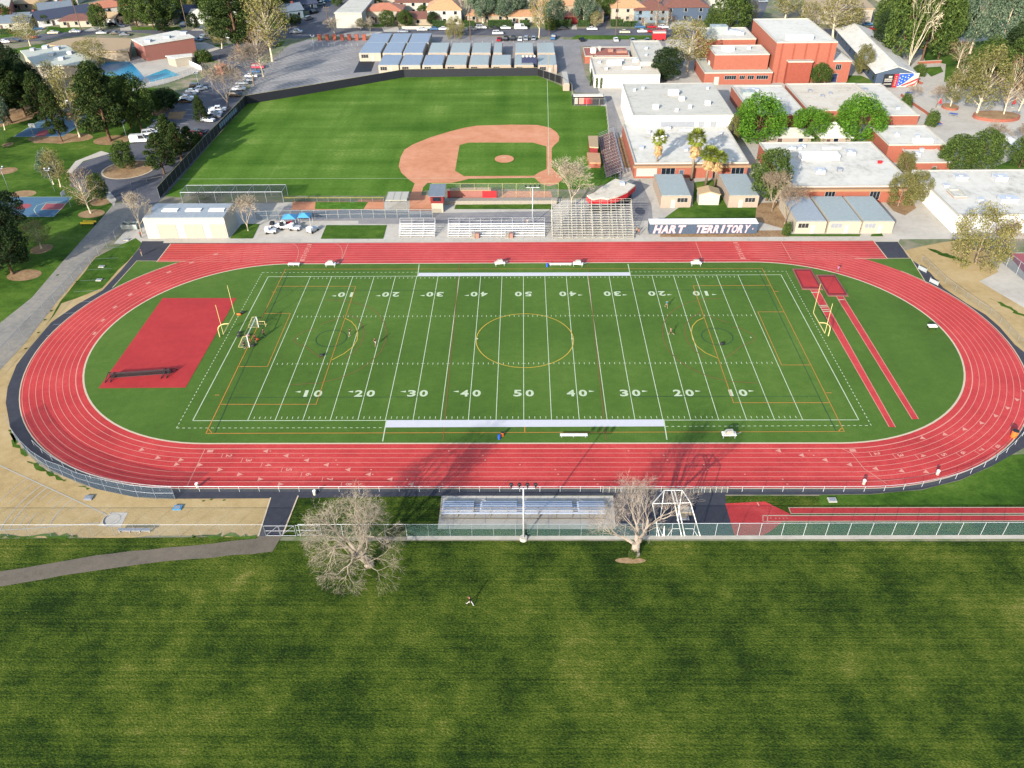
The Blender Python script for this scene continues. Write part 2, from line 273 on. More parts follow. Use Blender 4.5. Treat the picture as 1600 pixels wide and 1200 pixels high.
struct('roundabout_island', [ellipse(201, 265, 37, 13)], 'soil', .09, True)
cb = MB(); cb.ribbon(ellipse(201, 265, 38, 13.6), .5, .1, True); cb.build('roundabout_kerb', 'curb')['kind'] = 'structure'
struct('traffic_island', [PX((264, 176), (292, 174), (284, 187), (262, 186))], 'soil', .07, True)
struct('parking_lot', [PX((384, 160), (398, 118), (450, 72), (480, 62), (575, 62), (600, 50), (850, 62), (880, 60), (892, 112), (632, 113), (520, 130))], 'asph2', .026, True)
struct('parking_lot', [PX((850, 62), (1040, 63), (1040, 72), (905, 72), (915, 120), (938, 145), (900, 145), (876, 118))], 'asph2', .03, True)
struct('service_lane', [PX((945, 150), (955, 150), (975, 205), (968, 212), (972, 280), (962, 285)), PX((560, 335), (860, 330), (866, 350), (560, 350)), PX((960, 300), (1000, 280), (1018, 320), (1020, 345), (990, 345)), PX((445, 322), (640, 332), (640, 345), (430, 345))], 'asph2', .026, True)
ln = MB()
for i in range(26):       # stalls of the big lot
    for j in range(4):
        a = inter((556-7.4*i-6*j, 76+1.2*i+15*j)); ln.ribbon([a, (a[0]-3.4, a[1]-4.0)], .16, .036); ln.ribbon([a, (a[0]-3.2, a[1]+3.6)], .16, .0362)
for j in range(3): ln.ribbon([inter((556-8*j, 80+19*j)), inter((412-8*j, 104+18*j if j < 2 else 128))], .22, .038)
for i in range(14): a = W(388+5.2*i, 158-6.2*i); ln.ribbon([(a.x+2, a.y), (a.x+6, a.y+.8)], .25, .036)
for i in range(9): a = W(486+9*i, 68); ln.ribbon([(a.x, a.y), (a.x+1, a.y-4)], .3, .036)
for i in range(16): a = W(610+16*i, 64); ln.ribbon([(a.x, a.y), (a.x, a.y-3.5)], .25, .036)
for q in range(12): a = W(318-4.6*q, 128+7.2*q); ln.ribbon([(a.x, a.y), (a.x+4, a.y-.6)], .2, .036)
ln.build('parking_stall_lines', 'faint_line')['kind'] = 'structure'
struct('accessible_bay', [PX((562, 94), (586, 96), (580, 112), (552, 114))], 'screen_blue', .034, True)
struct('asphalt_path', [PX((423, 776), (465, 776), (440, 838), (404, 838))], 'black_asph', .04, True)
struct('worn_path', [wob(PX((-120, 916), (0, 893), (100, 877), (150, 868), (260, 856), (330, 850), (400, 842), (405, 838), (440, 838), (426, 862), (330, 872), (260, 877), (100, 899), (0, 917), (-120, 938)), .12, 2.2, 8)], 'path_brown', .045, True)
struct('bleacher_pad', [PX((690, 775), (958, 775), (962, 827), (684, 827))], 'conc', .04, True)
struct('asphalt_pad', [PX((958, 766), (1131, 766), (1147, 838), (960, 838))], 'black_asph', .036, True)
struct('mow_strip', [PX((636, 838), (1800, 836), (1800, 842), (636, 844))], 'conc', .06, True)
# apron round the track, track, infield
apr = PX((218, 388), (188, 424), (160, 454), (120, 476), (80, 504), (46, 544), (26, 570), (12, 605), (9, 630), (16, 668), (40, 702), (75, 731), (102, 745), (150, 764), (210, 776.5), (274, 779.5), (420, 779), (690, 775), (1130, 773), (1280, 773), (1360, 772), (1440, 765), (1500, 750), (1550, 728), (1600, 700), (1640, 655), (1648, 620), (1640, 590), (1612, 560), (1585, 538), (1562, 511), (1540, 492), (1510, 474), (1474, 450), (1453, 426), (1420, 403), (1402, 377), (222, 377))
struct('track_apron', [apr], 'black_asph', .03, True)
struct('track_apron', [PX((258, 372), (1408, 370), (1404, 378), (255, 380))], 'conc', .05, True)
struct('corner_turf', [PX((176, 450), (214, 408), (290, 408.5), (230, 432)), PX((1335, 404), (1423, 404), (1447, 440), (1455, 450), (1400, 424))], 'turf', .055, True)
struct('running_track', [stadium(40.25)], 'track', .07, True)
struct('sprint_straight', [[(-81.6, 31.4), (80.0, 31.4), (80.0, 40.25), (-81.6, 40.25)]], 'track', .075, True)
kb = MB(); kb.ribbon(stadium(30.15), .32, .10, True); kb.build('track_kerb', 'curb')['kind'] = 'structure'
struct('infield_turf', [stadium(30.0)], 'turf', .09, True)
ks = MB(); ks.ribbon(arc(CRt, 0, 40.35, -90, 40, 40), .18, .09); ks.ribbon([(CRt, -40.35), (CL, -40.35)]+arc(CL, 0, 40.35, 270, 130, 40), .18, .09)
ks.ribbon(PX((1447, 443), (1423, 404), (1402, 377), (258, 377)), .16, .09); ks.ribbon(PX((176, 450), (214, 408), (290, 408.5)), .16, .09); ks.ribbon(PX((1335, 404), (1424, 404)), .16, .09)
ks.ribbon(PX((423, 778), (404, 838)), .2, .09); ks.ribbon(PX((466, 775), (441, 838)), .2, .09); ks.ribbon([(-81.6, 31.4), (-81.6, 40.25)], .2, .09); ks.ribbon([(80, 31.4), (80, 40.25)], .2, .09)
ks.build('concrete_edging', 'curb')['kind'] = 'structure'
tl = MB(); Z = .085
for k in range(9):
    r = 31.4+1.07*k; tl.ribbon(stadium(r, 60), .09 if k else .18, Z, True)
    tl.ribbon([(-81.6, r), (CL, r)], .1, Z+.001*k); tl.ribbon([(CRt, r), (80, r)], .1, Z+.001*k)
def onlane(k, s, side=0):
    """point in lane k (0..7) s metres before (-) or after (+) the near straight's left end, running anticlockwise"""
    r = 31.4+1.07*(k+.5)
    if CL <= s <= CRt: return (s, -r), (1, 0)
    if s > CRt: t = (s-CRt)/r; return (CRt+r*math.sin(t), -r*math.cos(t)), (math.cos(t), math.sin(t))
    t = (CL-s)/r; return (CL-r*math.sin(t), -r*math.cos(t)), (math.cos(t), -math.sin(t))
def ltext(s, k, x, ang=90, sz=(1.0, .75)):
    (px, py), (dx, dy) = onlane(k, x); ux = (dy, -dx, 0); uy = (dx, dy, 0)       # read while running anticlockwise
    text_on(tl, s, (px, py, Z+.004), ux, uy, .62, .95, .03)
def tri(k, x, d=1, s=.45):
    (px, py), (dx, dy) = onlane(k, x); nx, ny = -dy, dx
    tl.face([(px+dx*s*d*1.4, py+dy*s*d*1.4, Z+.004), (px-dx*s*d*.5+nx*s, py-dy*s*d*.5+ny*s, Z+.004), (px-dx*s*d*.5-nx*s, py-dy*s*d*.5-ny*s, Z+.004)][::(1 if d > 0 else -1)])
def bar(k, x, wd=.1):
    (px, py), (dx, dy) = onlane(k, x); nx, ny = -dy, dx; h = .52
    tl.ribbon([(px+nx*h, py+ny*h), (px-nx*h, py-ny*h)], wd, Z+.003)
x0 = W(322, 703).x; dx0 = (W(480, 752).x-x0)/6
for k in range(8):
    xk = (W(328, 707).x, W(357, 715).x, W(388, 722).x, W(419, 729).x, W(451, 736).x, W(482, 743).x, W(515, 750).x, W(545, 757).x)[k]
    if k: bar(k, xk-1.1)
    ltext(str(k+1), k, xk)
    xr = (W(1320, 704).x, 0)[0]; rr = 31.4+1.07*(k+.5); sr = xr+1.2+k*3.55
    if k: bar(k, sr-1.1)
    ltext(str(k+1), k, sr)
tl.ribbon([(x0-.2, -31.4), (x0-.2, -39.95)], .1, Z+.003)
tl.ribbon([(W(1312, 696).x, -31.4), (W(1312, 696).x+1.2, -32.5)]+[tuple(W(x, y).xy) for x, y in ((1350, 733), (1386, 757))], .1, Z+.004)
for i, (x, y) in enumerate(((416, 707), (448, 714), (480, 721), (511, 728), (545, 735), (577, 742), (611, 749), (644, 756))): tri(i, W(x, y).x, -1)
for i, (x, y) in enumerate(((281, 721), (311, 728), (342, 736), (373, 743), (405, 751), (437, 757))): tri(i+2, W(x, y).x, 1)
for i, (x, y) in enumerate(((228, 698), (253, 709), (280, 720))): p = W(x, y); tri(i+1, CL-(CL-p.x)*1.06, 1)
for i, (x, y) in enumerate(((1217, 704), (1253, 711), (1289, 717), (1327, 724), (1363, 731), (1399, 735), (1434, 738))): tri(i, W(x, y).x+(0 if x < 1300 else (W(x, y).x-CRt)*.15), -1)
for i in range(8): tri(i, CRt+14+i*4.4, -1)
for k in range(8):          # relay marks and numbers round the far-left bend and on the sprint straight
    y = 31.4+1.07*(k+.5)
    for xs in (W(478, 395).x, W(1155, 392).x): text_on(tl, str(k+1), (xs, y, Z+.012), (0, 1, 0), (1, 0, 0), .6, 1.1, .03)
    a = math.radians(176-k*8.3); r = y; cxx, cyy = CL+r*math.cos(a), r*math.sin(a)
    tl.ribbon([(cxx-.5*math.sin(a), cyy+.5*math.cos(a)), (cxx+.5*math.sin(a), cyy-.5*math.cos(a))], .5, Z+.01)
for xs in (W(1092, 392).x, W(1230, 395).x, W(540, 392).x): tl.ribbon([(xs, 31.4), (xs, 39.95)], .13, Z+.014)
for xs, s in ((W(532, 392).x, 1), (W(462, 396).x, 1)): tl.ribbon([(xs-2.2+s*3.2*math.cos(t), 31.4+8.5*math.sin(t)) for t in (i*math.pi/2/12 for i in range(13))], .1, Z+.016)
for i in range(26):
    k = i % 8; p, _ = onlane(k, -40+i*3.4+(i*7 % 5)); tl.ribbon([(p[0]-.12, p[1]), (p[0]+.12, p[1])], .22, Z+.003)
tl.build('track_lane_markings', 'pale_line')['kind'] = 'structure'
# football field paint
FZ = .105; wl = MB()
YD = .9144; XE, XG, YS = 54.86, 45.72, 24.38
for (a, b) in (((-XE, -YS), (XE, -YS)), ((-XE, YS), (XE, YS)), ((-XE, -YS), (-XE, YS)), ((XE, -YS), (XE, YS))): wl.ribbon([a, b], .15, FZ)
for k in range(-10, 11): wl.ribbon([(k*5*YD, -YS), (k*5*YD, YS)], .125, FZ+.002)
for k in range(-49, 50):
    if k % 5 == 0: 
        for y in (8.13, -8.13): wl.ribbon([(k*YD-.35, y), (k*YD+.35, y)], .1, FZ+.004)
        continue
    for y in (-YS+.75, YS-.75, 8.13, -8.13): wl.ribbon([(k*YD, y-.3), (k*YD, y+.3)], .11, FZ)
for i, n in enumerate((10, 20, 30, 40, 50, 40, 30, 20, 10)):
    x = (i-4)*10*YD; s = -1 if i < 4 else 1
    for y, fl in ((W(820, 615).y, 1), (W(820, 460).y, -1)):
        for j, ch in enumerate(str(n)): text_on(wl, ch, (x+fl*(j*2-1)*1.04, y, FZ+.004), (fl, 0, 0), (0, fl, 0), 1.42 if ch != '1' else .62, 1.85, .03)
        if i != 4: wl.face([(x+s*2.1, y+.75*fl, FZ+.004), (x+s*2.1, y+.25*fl, FZ+.004), (x+s*3.1, y+.5*fl, FZ+.004)][::(1 if s*fl > 0 else -1)])
def dashed(mb, a, b, on, off, wd, z):
    d = Vector(b)-Vector(a); L = d.length; d.normalize(); t = 0
    while t < L: p = Vector(a)+d*t; q = Vector(a)+d*min(L, t+on); mb.ribbon([p, q], wd, z); t += on+off
A1, A2, A3, A4 = [Vector(p) for p in PX((276, 669.5), (410, 426.5), (1228, 424.5), (1361, 665.5))]
for a, b in ((A1, Vector(inter((603, 669)))), (Vector(inter((1040, 667))), A4), (A2, Vector(inter((652, 426)))), (Vector(inter((985, 425.5))), A3), (A1, A2), (A4, A3)): dashed(wl, a, b, .45, .5, .13, FZ)
for q in (((598, 690.5), (604, 657)), ((1042, 688), (1037, 656)), ((655, 414), (652.5, 433)), ((981, 413), (985, 431))): wl.ribbon(PX(*q), .18, FZ+.012)
wl.build('football_field_lines', 'white_line')['kind'] = 'structure'
struct('sideline_band', [PX((604, 657.3), (1037, 656.2), (1039.5, 667), (601, 668.6)), PX((654.5, 427), (984, 426.2), (985.5, 431.5), (653, 432.3))], 'white_band', FZ+.006, True)
def lines(name, m, specs, z, wd):
    b = MB()
    for q in specs: b.ribbon(PX(*q), wd, z)
    b.build(name, m)['kind'] = 'structure'
lines('soccer_lines', 'orange_line', [((322, 678), (1319, 675), (1191, 420.3), (446, 421.3), (322, 678)), ((434, 448), (556, 448), (494, 632.5), (343, 632.5)), ((413, 490.4), (454, 490.4), (418, 573.5), (371, 573.5)),
    ((1204, 446.5), (1083, 447), (1146, 630), (1296, 630)), ((1226, 488), (1184, 488), (1221, 571), (1268, 571)), ((425, 457), (432, 457)), ((336, 618), (343, 618)), ((1210, 456), (1217, 456)), ((1290, 614.5), (1299, 614.5)),
    ((820, 657), (820, 676)), ((331, 677), (327, 672), (325, 672)), ((1310, 675), (1313, 671), (1316, 670))], FZ+.008, .15)
b = MB(); cc = W(820, 531); b.ribbon([(cc.x+9.2*math.cos(t), cc.y+9.2*math.sin(t)) for t in (2*math.pi*i/60 for i in range(60))], .15, FZ+.008, True)
for sgn, pts in ((1, ((539, 498), (549, 503), (556, 511), (559, 521), (558, 532), (552, 542), (538, 553), (519, 563))), (-1, ((1100, 497), (1089, 502), (1082, 510), (1080, 519), (1082, 530), (1088, 541), (1102, 552), (1123, 561)))): b.ribbon(PX(*pts), .15, FZ+.008)
b.build('soccer_circle_lines', 'yellow_line')['kind'] = 'structure'
lines('hockey_lines', 'dark_line', [((448, 433), (360, 622), (655, 621)), ((436, 454), (690, 454.3)), ((1188, 430), (1279, 620), (988, 620.4)), ((958, 454.4), (1196, 453)), ((448, 433), (452, 424)), ((1186, 430), (1182, 422)), ((360, 622), (336, 677)), ((1279, 620), (1306, 674))], FZ+.010, .13)
b = MB()
for x in (518, 1120.5): c = W(x, 529.5 if x < 600 else 526.5); b.ribbon([(c.x+2.9*math.cos(t), c.y+2.9*math.sin(t)) for t in (2*math.pi*i/36 for i in range(36))], .16, FZ+.01, True)
b.build('hockey_circle_lines', 'dark_line')['kind'] = 'structure'
red = [((508, 469), (535, 470), (560, 475), (580, 483), (593, 493), (601, 506), (604, 520), (602, 535), (595, 550), (580, 566), (560, 579), (530, 592), (500, 599), (455, 602)),
       ((545, 492), (560, 500), (568, 512), (569, 525), (564, 538), (552, 552), (538, 562)), ((495, 514), (480, 517), (466, 524), (458, 531), (462, 536), (482, 545), (495, 556), (506, 561)), ((500, 508), (530, 498), (540, 494))]
lines('lacrosse_lines', 'red_line', red+[tuple((1639-x, y-2.5) for x, y in q) for q in red]+[((692, 690), (718, 414)), ((947, 688), (918, 414))], FZ+.0095, .13)
struct('white_spot', [ellipse(*e, 8) for e in ((745.5, 530, 1.6, 1.2), (894, 530, 1.6, 1.2), (465, 530, 1, 1), (1173, 528, 1, 1))], 'white_line', FZ+.016, True)
# red throwing pad, runways, pits
struct('throwing_pad', [PX((254.5, 466.5), (369.5, 466.5), (290, 606.5), (154, 607.5))], 'redpad', .12, True)
def runway(name, pts_l, pts_r, z=.12): struct(name, [PX(*pts_l, *pts_r[::-1])], 'track', z, True); lines(name+'_edging', 'pale_line', [pts_l, pts_r], z+.01, .12)
runway('jump_runway', ((1264, 450), (1389, 668)), ((1277, 450), (1399, 668.5)))
runway('jump_runway', ((1304, 460), (1425, 656)), ((1315, 460), (1435, 655.5)))
lines('takeoff_boards', 'white_line', [((1267, 458), (1280, 457.5)), ((1279, 478.5), (1292, 478)), ((1280.5, 481), (1293, 480.5)), ((1283, 485), (1295, 484.5)), ((1285, 487.8), (1297, 487.3)), ((1309, 469.5), (1319, 469))], .15, .22)
struct('red_surface', [PX((1133, 787), (1195, 784), (1236, 804), (1206, 829), (1190, 838), (1148, 838))], 'track', .05, True)
struct('long_jump_runway', [PX((1232, 793.5), (1800, 793), (1800, 802.5), (1236, 803)), PX((1192, 806), (1800, 805), (1800, 814), (1194, 815))], 'track', .055, True)
lines('runway_edging', 'curb', [((1800, 793), (1232, 793.5), (1236, 803), (1800, 802.5)), ((1800, 805), (1192, 806)), ((1194, 815.2), (1800, 814))], .065, .16)
lines('takeoff_boards', 'pale_line', [((1192, 806), (1192, 815), (1199, 815), (1199, 806)), ((1203, 810), (1205, 810)), ((1211, 810.5), (1213, 810.5)), ((1217, 810.5), (1219, 810.5)), ((1223, 810.5), (1225, 810.5)), ((1229, 810.5), (1231, 810.5)), ((1183, 785), (1186, 791))], .07, .2)
# shot put sector
struct('shot_put_pad', [PX((172, 801), (200, 801), (189, 824), (153, 822))], 'conc', .03, True)
sp = W(178, 813.5); Ls = [W(-10, 721), W(-10, 829.5)]
sb = MB(); sb.ribbon([sp.xy, W(164, 803).xy, W(-60, 700).xy], .16, .036); sb.ribbon([W(155, 817).xy, W(40, 826.5).xy, W(-60, 832).xy], .16, .036)
sa = W(175, 811)
a0 = math.atan2(W(0, 725.5).y-sa.y, W(0, 725.5).x-sa.x); a1 = math.atan2(W(0, 828).y-sa.y, W(0, 828).x-sa.x)+2*math.pi
if a0 < 0: a0 += 2*math.pi
for rr, s0, s1 in ((7.2, 0, .4), (8.5, .0, 1), (9.8, 0, .45), (10, .7, 1), (11.2, 0, .35), (11.6, .6, 1), (12.8, 0, .3), (12.8, .65, 1), (14, 0, 1), (15.2, 0, 1), (16.8, 0, .5), (18.5, 0, .45)):
    sb.ribbon([(sa.x+rr*math.cos(a), sa.y+rr*math.sin(a)) for a in (a0+(a1-a0)*(s0+(s1-s0)*i/14) for i in range(15))], .14 if s1-s0 == 1 else .09, .034)
sb.build('shot_put_sector_lines', 'off_white')['kind'] = 'structure'
# baseball field
struct('baseball_outfield', [PX((258, 306), (372, 176), (386, 161), (540, 132), (632, 121), (840, 118.5), (890, 140), (898, 165), (947, 166), (952, 215), (968, 285), (900, 296), (860, 296), (690, 295), (600, 306), (440, 306), (430, 300), (290, 300), (285, 309))], 'outfield', .035, True)
struct('baseball_infield_clay', [PX((640, 308), (648, 287), (638, 280), (627, 270), (623, 260), (626, 246), (632, 234), (645, 226), (672, 215), (705, 205), (725, 200), (745, 196.5), (800, 195), (840, 195.5), (860, 200), (870, 207), (874, 214), (873, 221), (866, 227), (862, 232), (862, 262), (870, 270), (880, 280), (870, 288), (858, 291), (846, 288), (835, 278), (733, 279.5), (720, 283), (705, 286), (668, 286), (661, 293), (658, 308))], 'clay', .05, True)
struct('baseball_infield_grass', [PX((718, 227), (730, 223.5), (735, 223), (832, 223), (854, 229), (854, 264.5), (843, 269), (834, 275), (725, 275.5), (711, 267), (714, 250))], 'outfield', .06, True)
struct('pitchers_mound', [ellipse(788, 249, 15, 6)], 'clay', .16, True)
fb = MB(); fb.ribbon(PX((857.5, 274), (856.5, 180), (855, 122)), .14, .07); fb.ribbon(PX((845, 278), (640, 279), (262, 280)), .12, .072); fb.ribbon(PX((784, 247), (790, 247)), .3, .17); fb.build('foul_lines', 'white_line')['kind'] = 'structure'
struct('batting_practice_area', [PX((640, 308), (676, 304), (676, 330), (640, 330)), PX((700, 298), (860, 299), (865, 312), (700, 312))], 'clay', .045, True)
struct('planting_strip', [PX((712, 320), (862, 319), (864, 327), (710, 327))], 'lawn2', .045, True)
struct('bullpen_dirt', [PX((458, 315), (545, 315), (530, 328), (455, 328)), PX((560, 312), (600, 312), (600, 328), (550, 328))], 'clay', .045, True)
struct('bullpen_turf', [PX((493, 316), (575, 316), (568, 327), (492, 327))], 'leaf_bright', .055, True)
struct('grass_square', [PX((378, 350), (406, 350), (395, 373), (359, 373)), PX((510, 352), (604.5, 352), (599, 373.5), (501, 373.5)), PX((1064, 322), (1182, 322), (1180, 341), (1038, 341)), PX((1085, 285), (1125, 280), (1140, 322), (1082, 322)), PX((1235, 366), (1345, 366), (1343, 369.5), (1232, 369.5)), PX((1362, 366), (1378, 365), (1380, 369.5), (1360, 369.5)), PX((1130, 90), (1172, 90), (1178, 98), (1130, 98))], 'lawn2', .05, True)
struct('soil_patch', [PX((1178, 318), (1235, 315), (1240, 362), (1180, 345)), PX((1380, 312), (1420, 308), (1432, 325), (1414, 337), (1396, 330)), PX((1035, 362), (1230, 360), (1230, 371), (1030, 371)), PX((965, 215), (978, 215), (988, 262), (975, 262))], 'soil', .045, True)
struct('side_path', [PX((1530, 440), (1560, 425), (1545, 405), (1575, 395), (1700, 490), (1700, 540))], 'conc', .04, True)
struct('tennis_court', [PX((1572, 396), (1800, 396), (1900, 470), (1640, 470))], 'court_red', .05, True); lines('tennis_court_lines', 'white_line', [((1568, 395.5), (1800, 395.5))], .06, .3)
# park courts
struct('basketball_court', [PX((21, 214), (92, 170), (140, 169), (133, 190), (98, 213.5)), PX((-20, 308), (113, 308), (84, 339), (-70, 339))], 'court_blue', .045, True)
struct('court_key', [PX((55, 213), (60, 206), (72, 203), (80, 205), (70, 213)), PX((72, 318.5), (104, 318.5), (96, 328), (64, 328)), ellipse(36, 323, 12, 4), PX((104, 177), (118, 176), (118, 181), (103, 182)), ellipse(92, 191, 6, 2)], 'court_red', .055, True)
lines('court_lines', 'white_line', [((21, 214), (98, 213.5), (133, 190)), ((21, 214), (92, 170)), ((-20, 308), (113, 308), (84, 339), (-70, 339)), ((104, 318), (72, 318), (64, 328), (94, 328)), ((103, 316), (75, 316), (58, 321), (53, 328), (56, 334), (62, 338.5)), ((6, 309), (18, 313), (20, 320), (10, 325)), ((95, 192), (55, 192))], .065, .16)
# pool deck, water
struct('pool_deck', [PX((170, 97), (230, 86), (290, 92), (322, 108), (262, 130), (205, 143), (150, 132))], 'conc', .05, True)
struct('pool_water', [PX((227, 120), (259, 108), (281, 117.5), (235, 128.5))], 'pool', .08, True)
struct('pool_water', [PX((158, 100), (180, 95), (203, 97), (216, 110), (226, 122), (208, 137), (182, 138), (160, 122))], 'pool_dark', .08, True)
for e in ((1517, 183, 14, 4.5),): pass

# yards, driveways and verges among the houses
struct('driveway', [PX((130, 49), (150, 49), (182, 30), (176, 28)), PX((188, 48), (206, 48), (196, 20), (186, 20)), PX((298, 48), (318, 48), (334, 36), (322, 36)), PX((540, 44), (566, 44), (560, 37), (546, 37)), PX((624, 50), (600, 50), (596, 42), (622, 42)), PX((893, 46), (902, 46), (899, 38), (895, 38)), PX((46, 52), (60, 52), (72, 42), (62, 42)), PX((200, 72), (320, 66), (345, 76), (300, 90), (290, 84)), PX((1044, 46), (1090, 46), (1080, 34), (1050, 34)), PX((560, 60), (600, 50), (560, 48), (520, 56))], 'conc', .036, True)
struct('front_lawn', [PX((0, 60), (44, 52), (60, 44), (40, 44), (0, 54)), PX((70, 52), (128, 49), (120, 42), (76, 42)), PX((206, 47), (284, 47), (280, 42), (206, 42)), PX((470, 24), (440, 44), (400, 46), (400, 40), (440, 34)), PX((900, 55), (1030, 55.5), (1030, 61.5), (893, 61)), PX((566, 42), (600, 42), (600, 38), (566, 38)), PX((100, 62), (60, 70), (0, 80), (0, 90), (40, 80), (110, 68)), PX((1290, 60), (1320, 50), (1370, 64), (1380, 80), (1340, 60))], 'lawn2', .032, True)
struct('plaza_lawn', [PX((1315, 118), (1345, 118), (1372, 130), (1322, 130)), PX((1440, 106), (1470, 104), (1474, 112), (1455, 120)), PX((1475, 128), (1600, 120), (1600, 60), (1440, 70), (1445, 95), (1478, 100)), PX((1540, 268), (1600, 240), (1600, 266), (1560, 272))], 'lawn2', .03, True)
struct('oil_stain', [wob(ellipse(*e, 12), .8, 1.5, i+70) for i, e in enumerate([(360, 160, 10, 6), (330, 200, 10, 6), (700, 345, 40, 1.5), (770, 342, 30, 1.5), (930, 100, 6, 8), (1000, 330, 8, 6)])], 'asph', .042, True)

struct('weeds', [wob(PX(*q), .45, .7, i+90) for i, q in enumerate((((12, 672), (18, 672), (30, 696), (44, 712), (40, 714), (26, 700)), ((44, 716), (60, 728), (84, 742), (104, 750), (100, 753), (78, 745), (54, 731)), ((120, 760), (140, 764), (136, 766)), ((0, 835), (120, 836), (120, 841), (0, 842)), ((300, 836), (400, 836), (402, 841), (300, 841)), ((1448, 388), (1480, 396), (1520, 412), (1500, 408), (1466, 398)), ((1545, 466), (1580, 480), (1620, 505), (1590, 492))))], 'lawn2', .05, True)
struct('weeds', [wob(ellipse(x, y, 2.2, 1.1, 8), .3, .6, i+120) for i, (x, y) in enumerate(((90, 430), (120, 440), (70, 500), (100, 470), (60, 520), (80, 486), (40, 545), (318, 783), (350, 782), (330, 781), (560, 712+60), (640, 784)))], 'lawn2', .052, True)
jn = MB()
for x in range(-60, 80, 4): jn.ribbon([(x, 40.6), (x, 42.4)], .08, .056)
for x in (-10, -5.5, -1, 3.5, 8, 12.5): jn.ribbon([(x, W(0, 826).y+.1), (x, W(0, 776).y)], .07, .052)
jn.ribbon([(W(690, 800).x, W(0, 800).y), (W(955, 800).x, W(0, 800).y)], .07, .052)
for i in range(14): a = W(214-8.5*i*1.15, 352+17*i); jn.ribbon([(a.x, a.y), (a.x-5.2, a.y-.5)], .08, .045)
jn.build('paving_joints', 'steel')['kind'] = 'structure'
# ================================================================= GENERATORS
# ---- trees
def limb(mb, p, q, r0, r1, bend, R, n=5, seg=3):
    p, q = Vector(p), Vector(q); L = (q-p).length; off = Vector((R.uniform(-1, 1), R.uniform(-1, 1), R.uniform(-.3, .6)))*bend*L
    pts = [p+(q-p)*t+off*(4*t*(1-t))*.5 for t in (i/seg for i in range(seg+1))]
    for i in range(seg): mb.tube(pts[i], pts[i+1], r0+(r1-r0)*i/seg, r0+(r1-r0)*(i+1)/seg, n=n, cap=False)
    return pts
def leaves(mb, c, rx, rz, n, s, R, droop=0):
    for _ in range(n):
        while True:
            x, y, z = R.uniform(-1, 1), R.uniform(-1, 1), R.uniform(-1, 1); d = x*x+y*y+z*z
            if .12 < d < 1: break
        k = .72+.28*R.random(); d = math.sqrt(d); k = k/ d if R.random() < .6 else 1
        p = Vector((c[0]+x*k*rx, c[1]+y*k*rx, c[2]+z*k*rz))
        a = Vector((R.gauss(0, 1), R.gauss(0, 1), R.gauss(0, .6)-droop)).normalized(); b = a.orthogonal().normalized(); b = (b*math.cos(t := R.uniform(0, 6.28))+a.cross(b)*math.sin(t))
        l, w_ = s*R.uniform(.7, 1.4), s*R.uniform(.35, .7)
        mb.face([p-a*l, p-b*w_, p+a*l, p+b*w_])
KINDS = {  # height 10 m nominal: clusters, crown base, crown radius, cluster radius, leaves per cluster, leaf size, leaf mat, bark mat, shape
 'pine':   dict(n=42, z0=.22, r=2.9, cr=.95, cz=.5, nl=120, s=.17, leaf='leaf_pine', bark='bark_brown', shape='pine', tr=.26),
 'dark':   dict(n=46, z0=.2, r=3.6, cr=1.15, cz=.8, nl=120, s=.18, leaf='leaf_dark', bark='bark_brown', shape='round', tr=.26),
 'cone':   dict(n=44, z0=.1, r=1.9, cr=.75, cz=.7, nl=110, s=.15, leaf='leaf_pine', bark='bark_brown', shape='cone', tr=.2),
 'oak':    dict(n=46, z0=.22, r=3.9, cr=1.2, cz=.9, nl=110, s=.19, leaf='leaf_oak', bark='bark_brown', shape='round', tr=.24),
 'bright': dict(n=60, z0=.16, r=5.2, cr=1.35, cz=1.15, nl=130, s=.19, leaf='leaf_bright', bark='bark_brown', shape='round', tr=.25),
 'olive':  dict(n=44, z0=.2, r=4.2, cr=1.15, cz=1.0, nl=110, s=.16, leaf='leaf_olive', bark='bark_grey', shape='round', tr=.2),
 'euc':    dict(n=44, z0=.3, r=3.4, cr=1.0, cz=1.1, nl=105, s=.17, leaf='leaf_euc', bark='bark_white', shape='tall', tr=.24, droop=1),
 'syc':    dict(n=40, z0=.3, r=3.0, cr=1.0, cz=.9, nl=42, s=.14, leaf='leaf_yellow', bark='bark_white', shape='tall', tr=.2, limbs=22),
 'sycgreen': dict(n=42, z0=.28, r=3.4, cr=1.05, cz=.9, nl=62, s=.15, leaf='leaf_olive', bark='bark_white', shape='tall', tr=.22, limbs=20),
 'willow': dict(n=50, z0=.12, r=5.2, cr=1.2, cz=1.2, nl=80, s=.14, leaf='leaf_yellow', bark='bark_grey', shape='round', tr=.24, droop=1.5),
 'rust':   dict(n=36, z0=.32, r=3.4, cr=1.0, cz=.9, nl=34, s=.1, leaf='leaf_rust', bark='bark_white', shape='tall', tr=.17, limbs=24),
 'shrub':  dict(n=26, z0=.1, r=5.5, cr=2.2, cz=2.2, nl=120, s=.5, leaf='leaf_oak', bark='bark_brown', shape='round', tr=.2)}
def cluster_pos(K, R, i):
    t = (i+R.random())/K['n']; z = 10*(K['z0']+(.97-K['z0'])*t); a = i*2.399+R.uniform(-.5, .5)
    if K['shape'] == 'cone': e = (1-t)**.8+.05
    elif K['shape'] == 'pine': e = (math.sin(math.pi*min(1, t*.8+.22))**.8)*(.65+.5*R.random())
    elif K['shape'] == 'tall': e = (math.sin(math.pi*(t*.86+.1))**.6)*(.5+.6*R.random())
    else: e = math.sqrt(max(0, 1-(2*t-.85)**2/1.4))*(.55+.45*R.random()**.5)
    return Vector((math.cos(a)*e*K['r'], math.sin(a)*e*K['r'], z-.3))
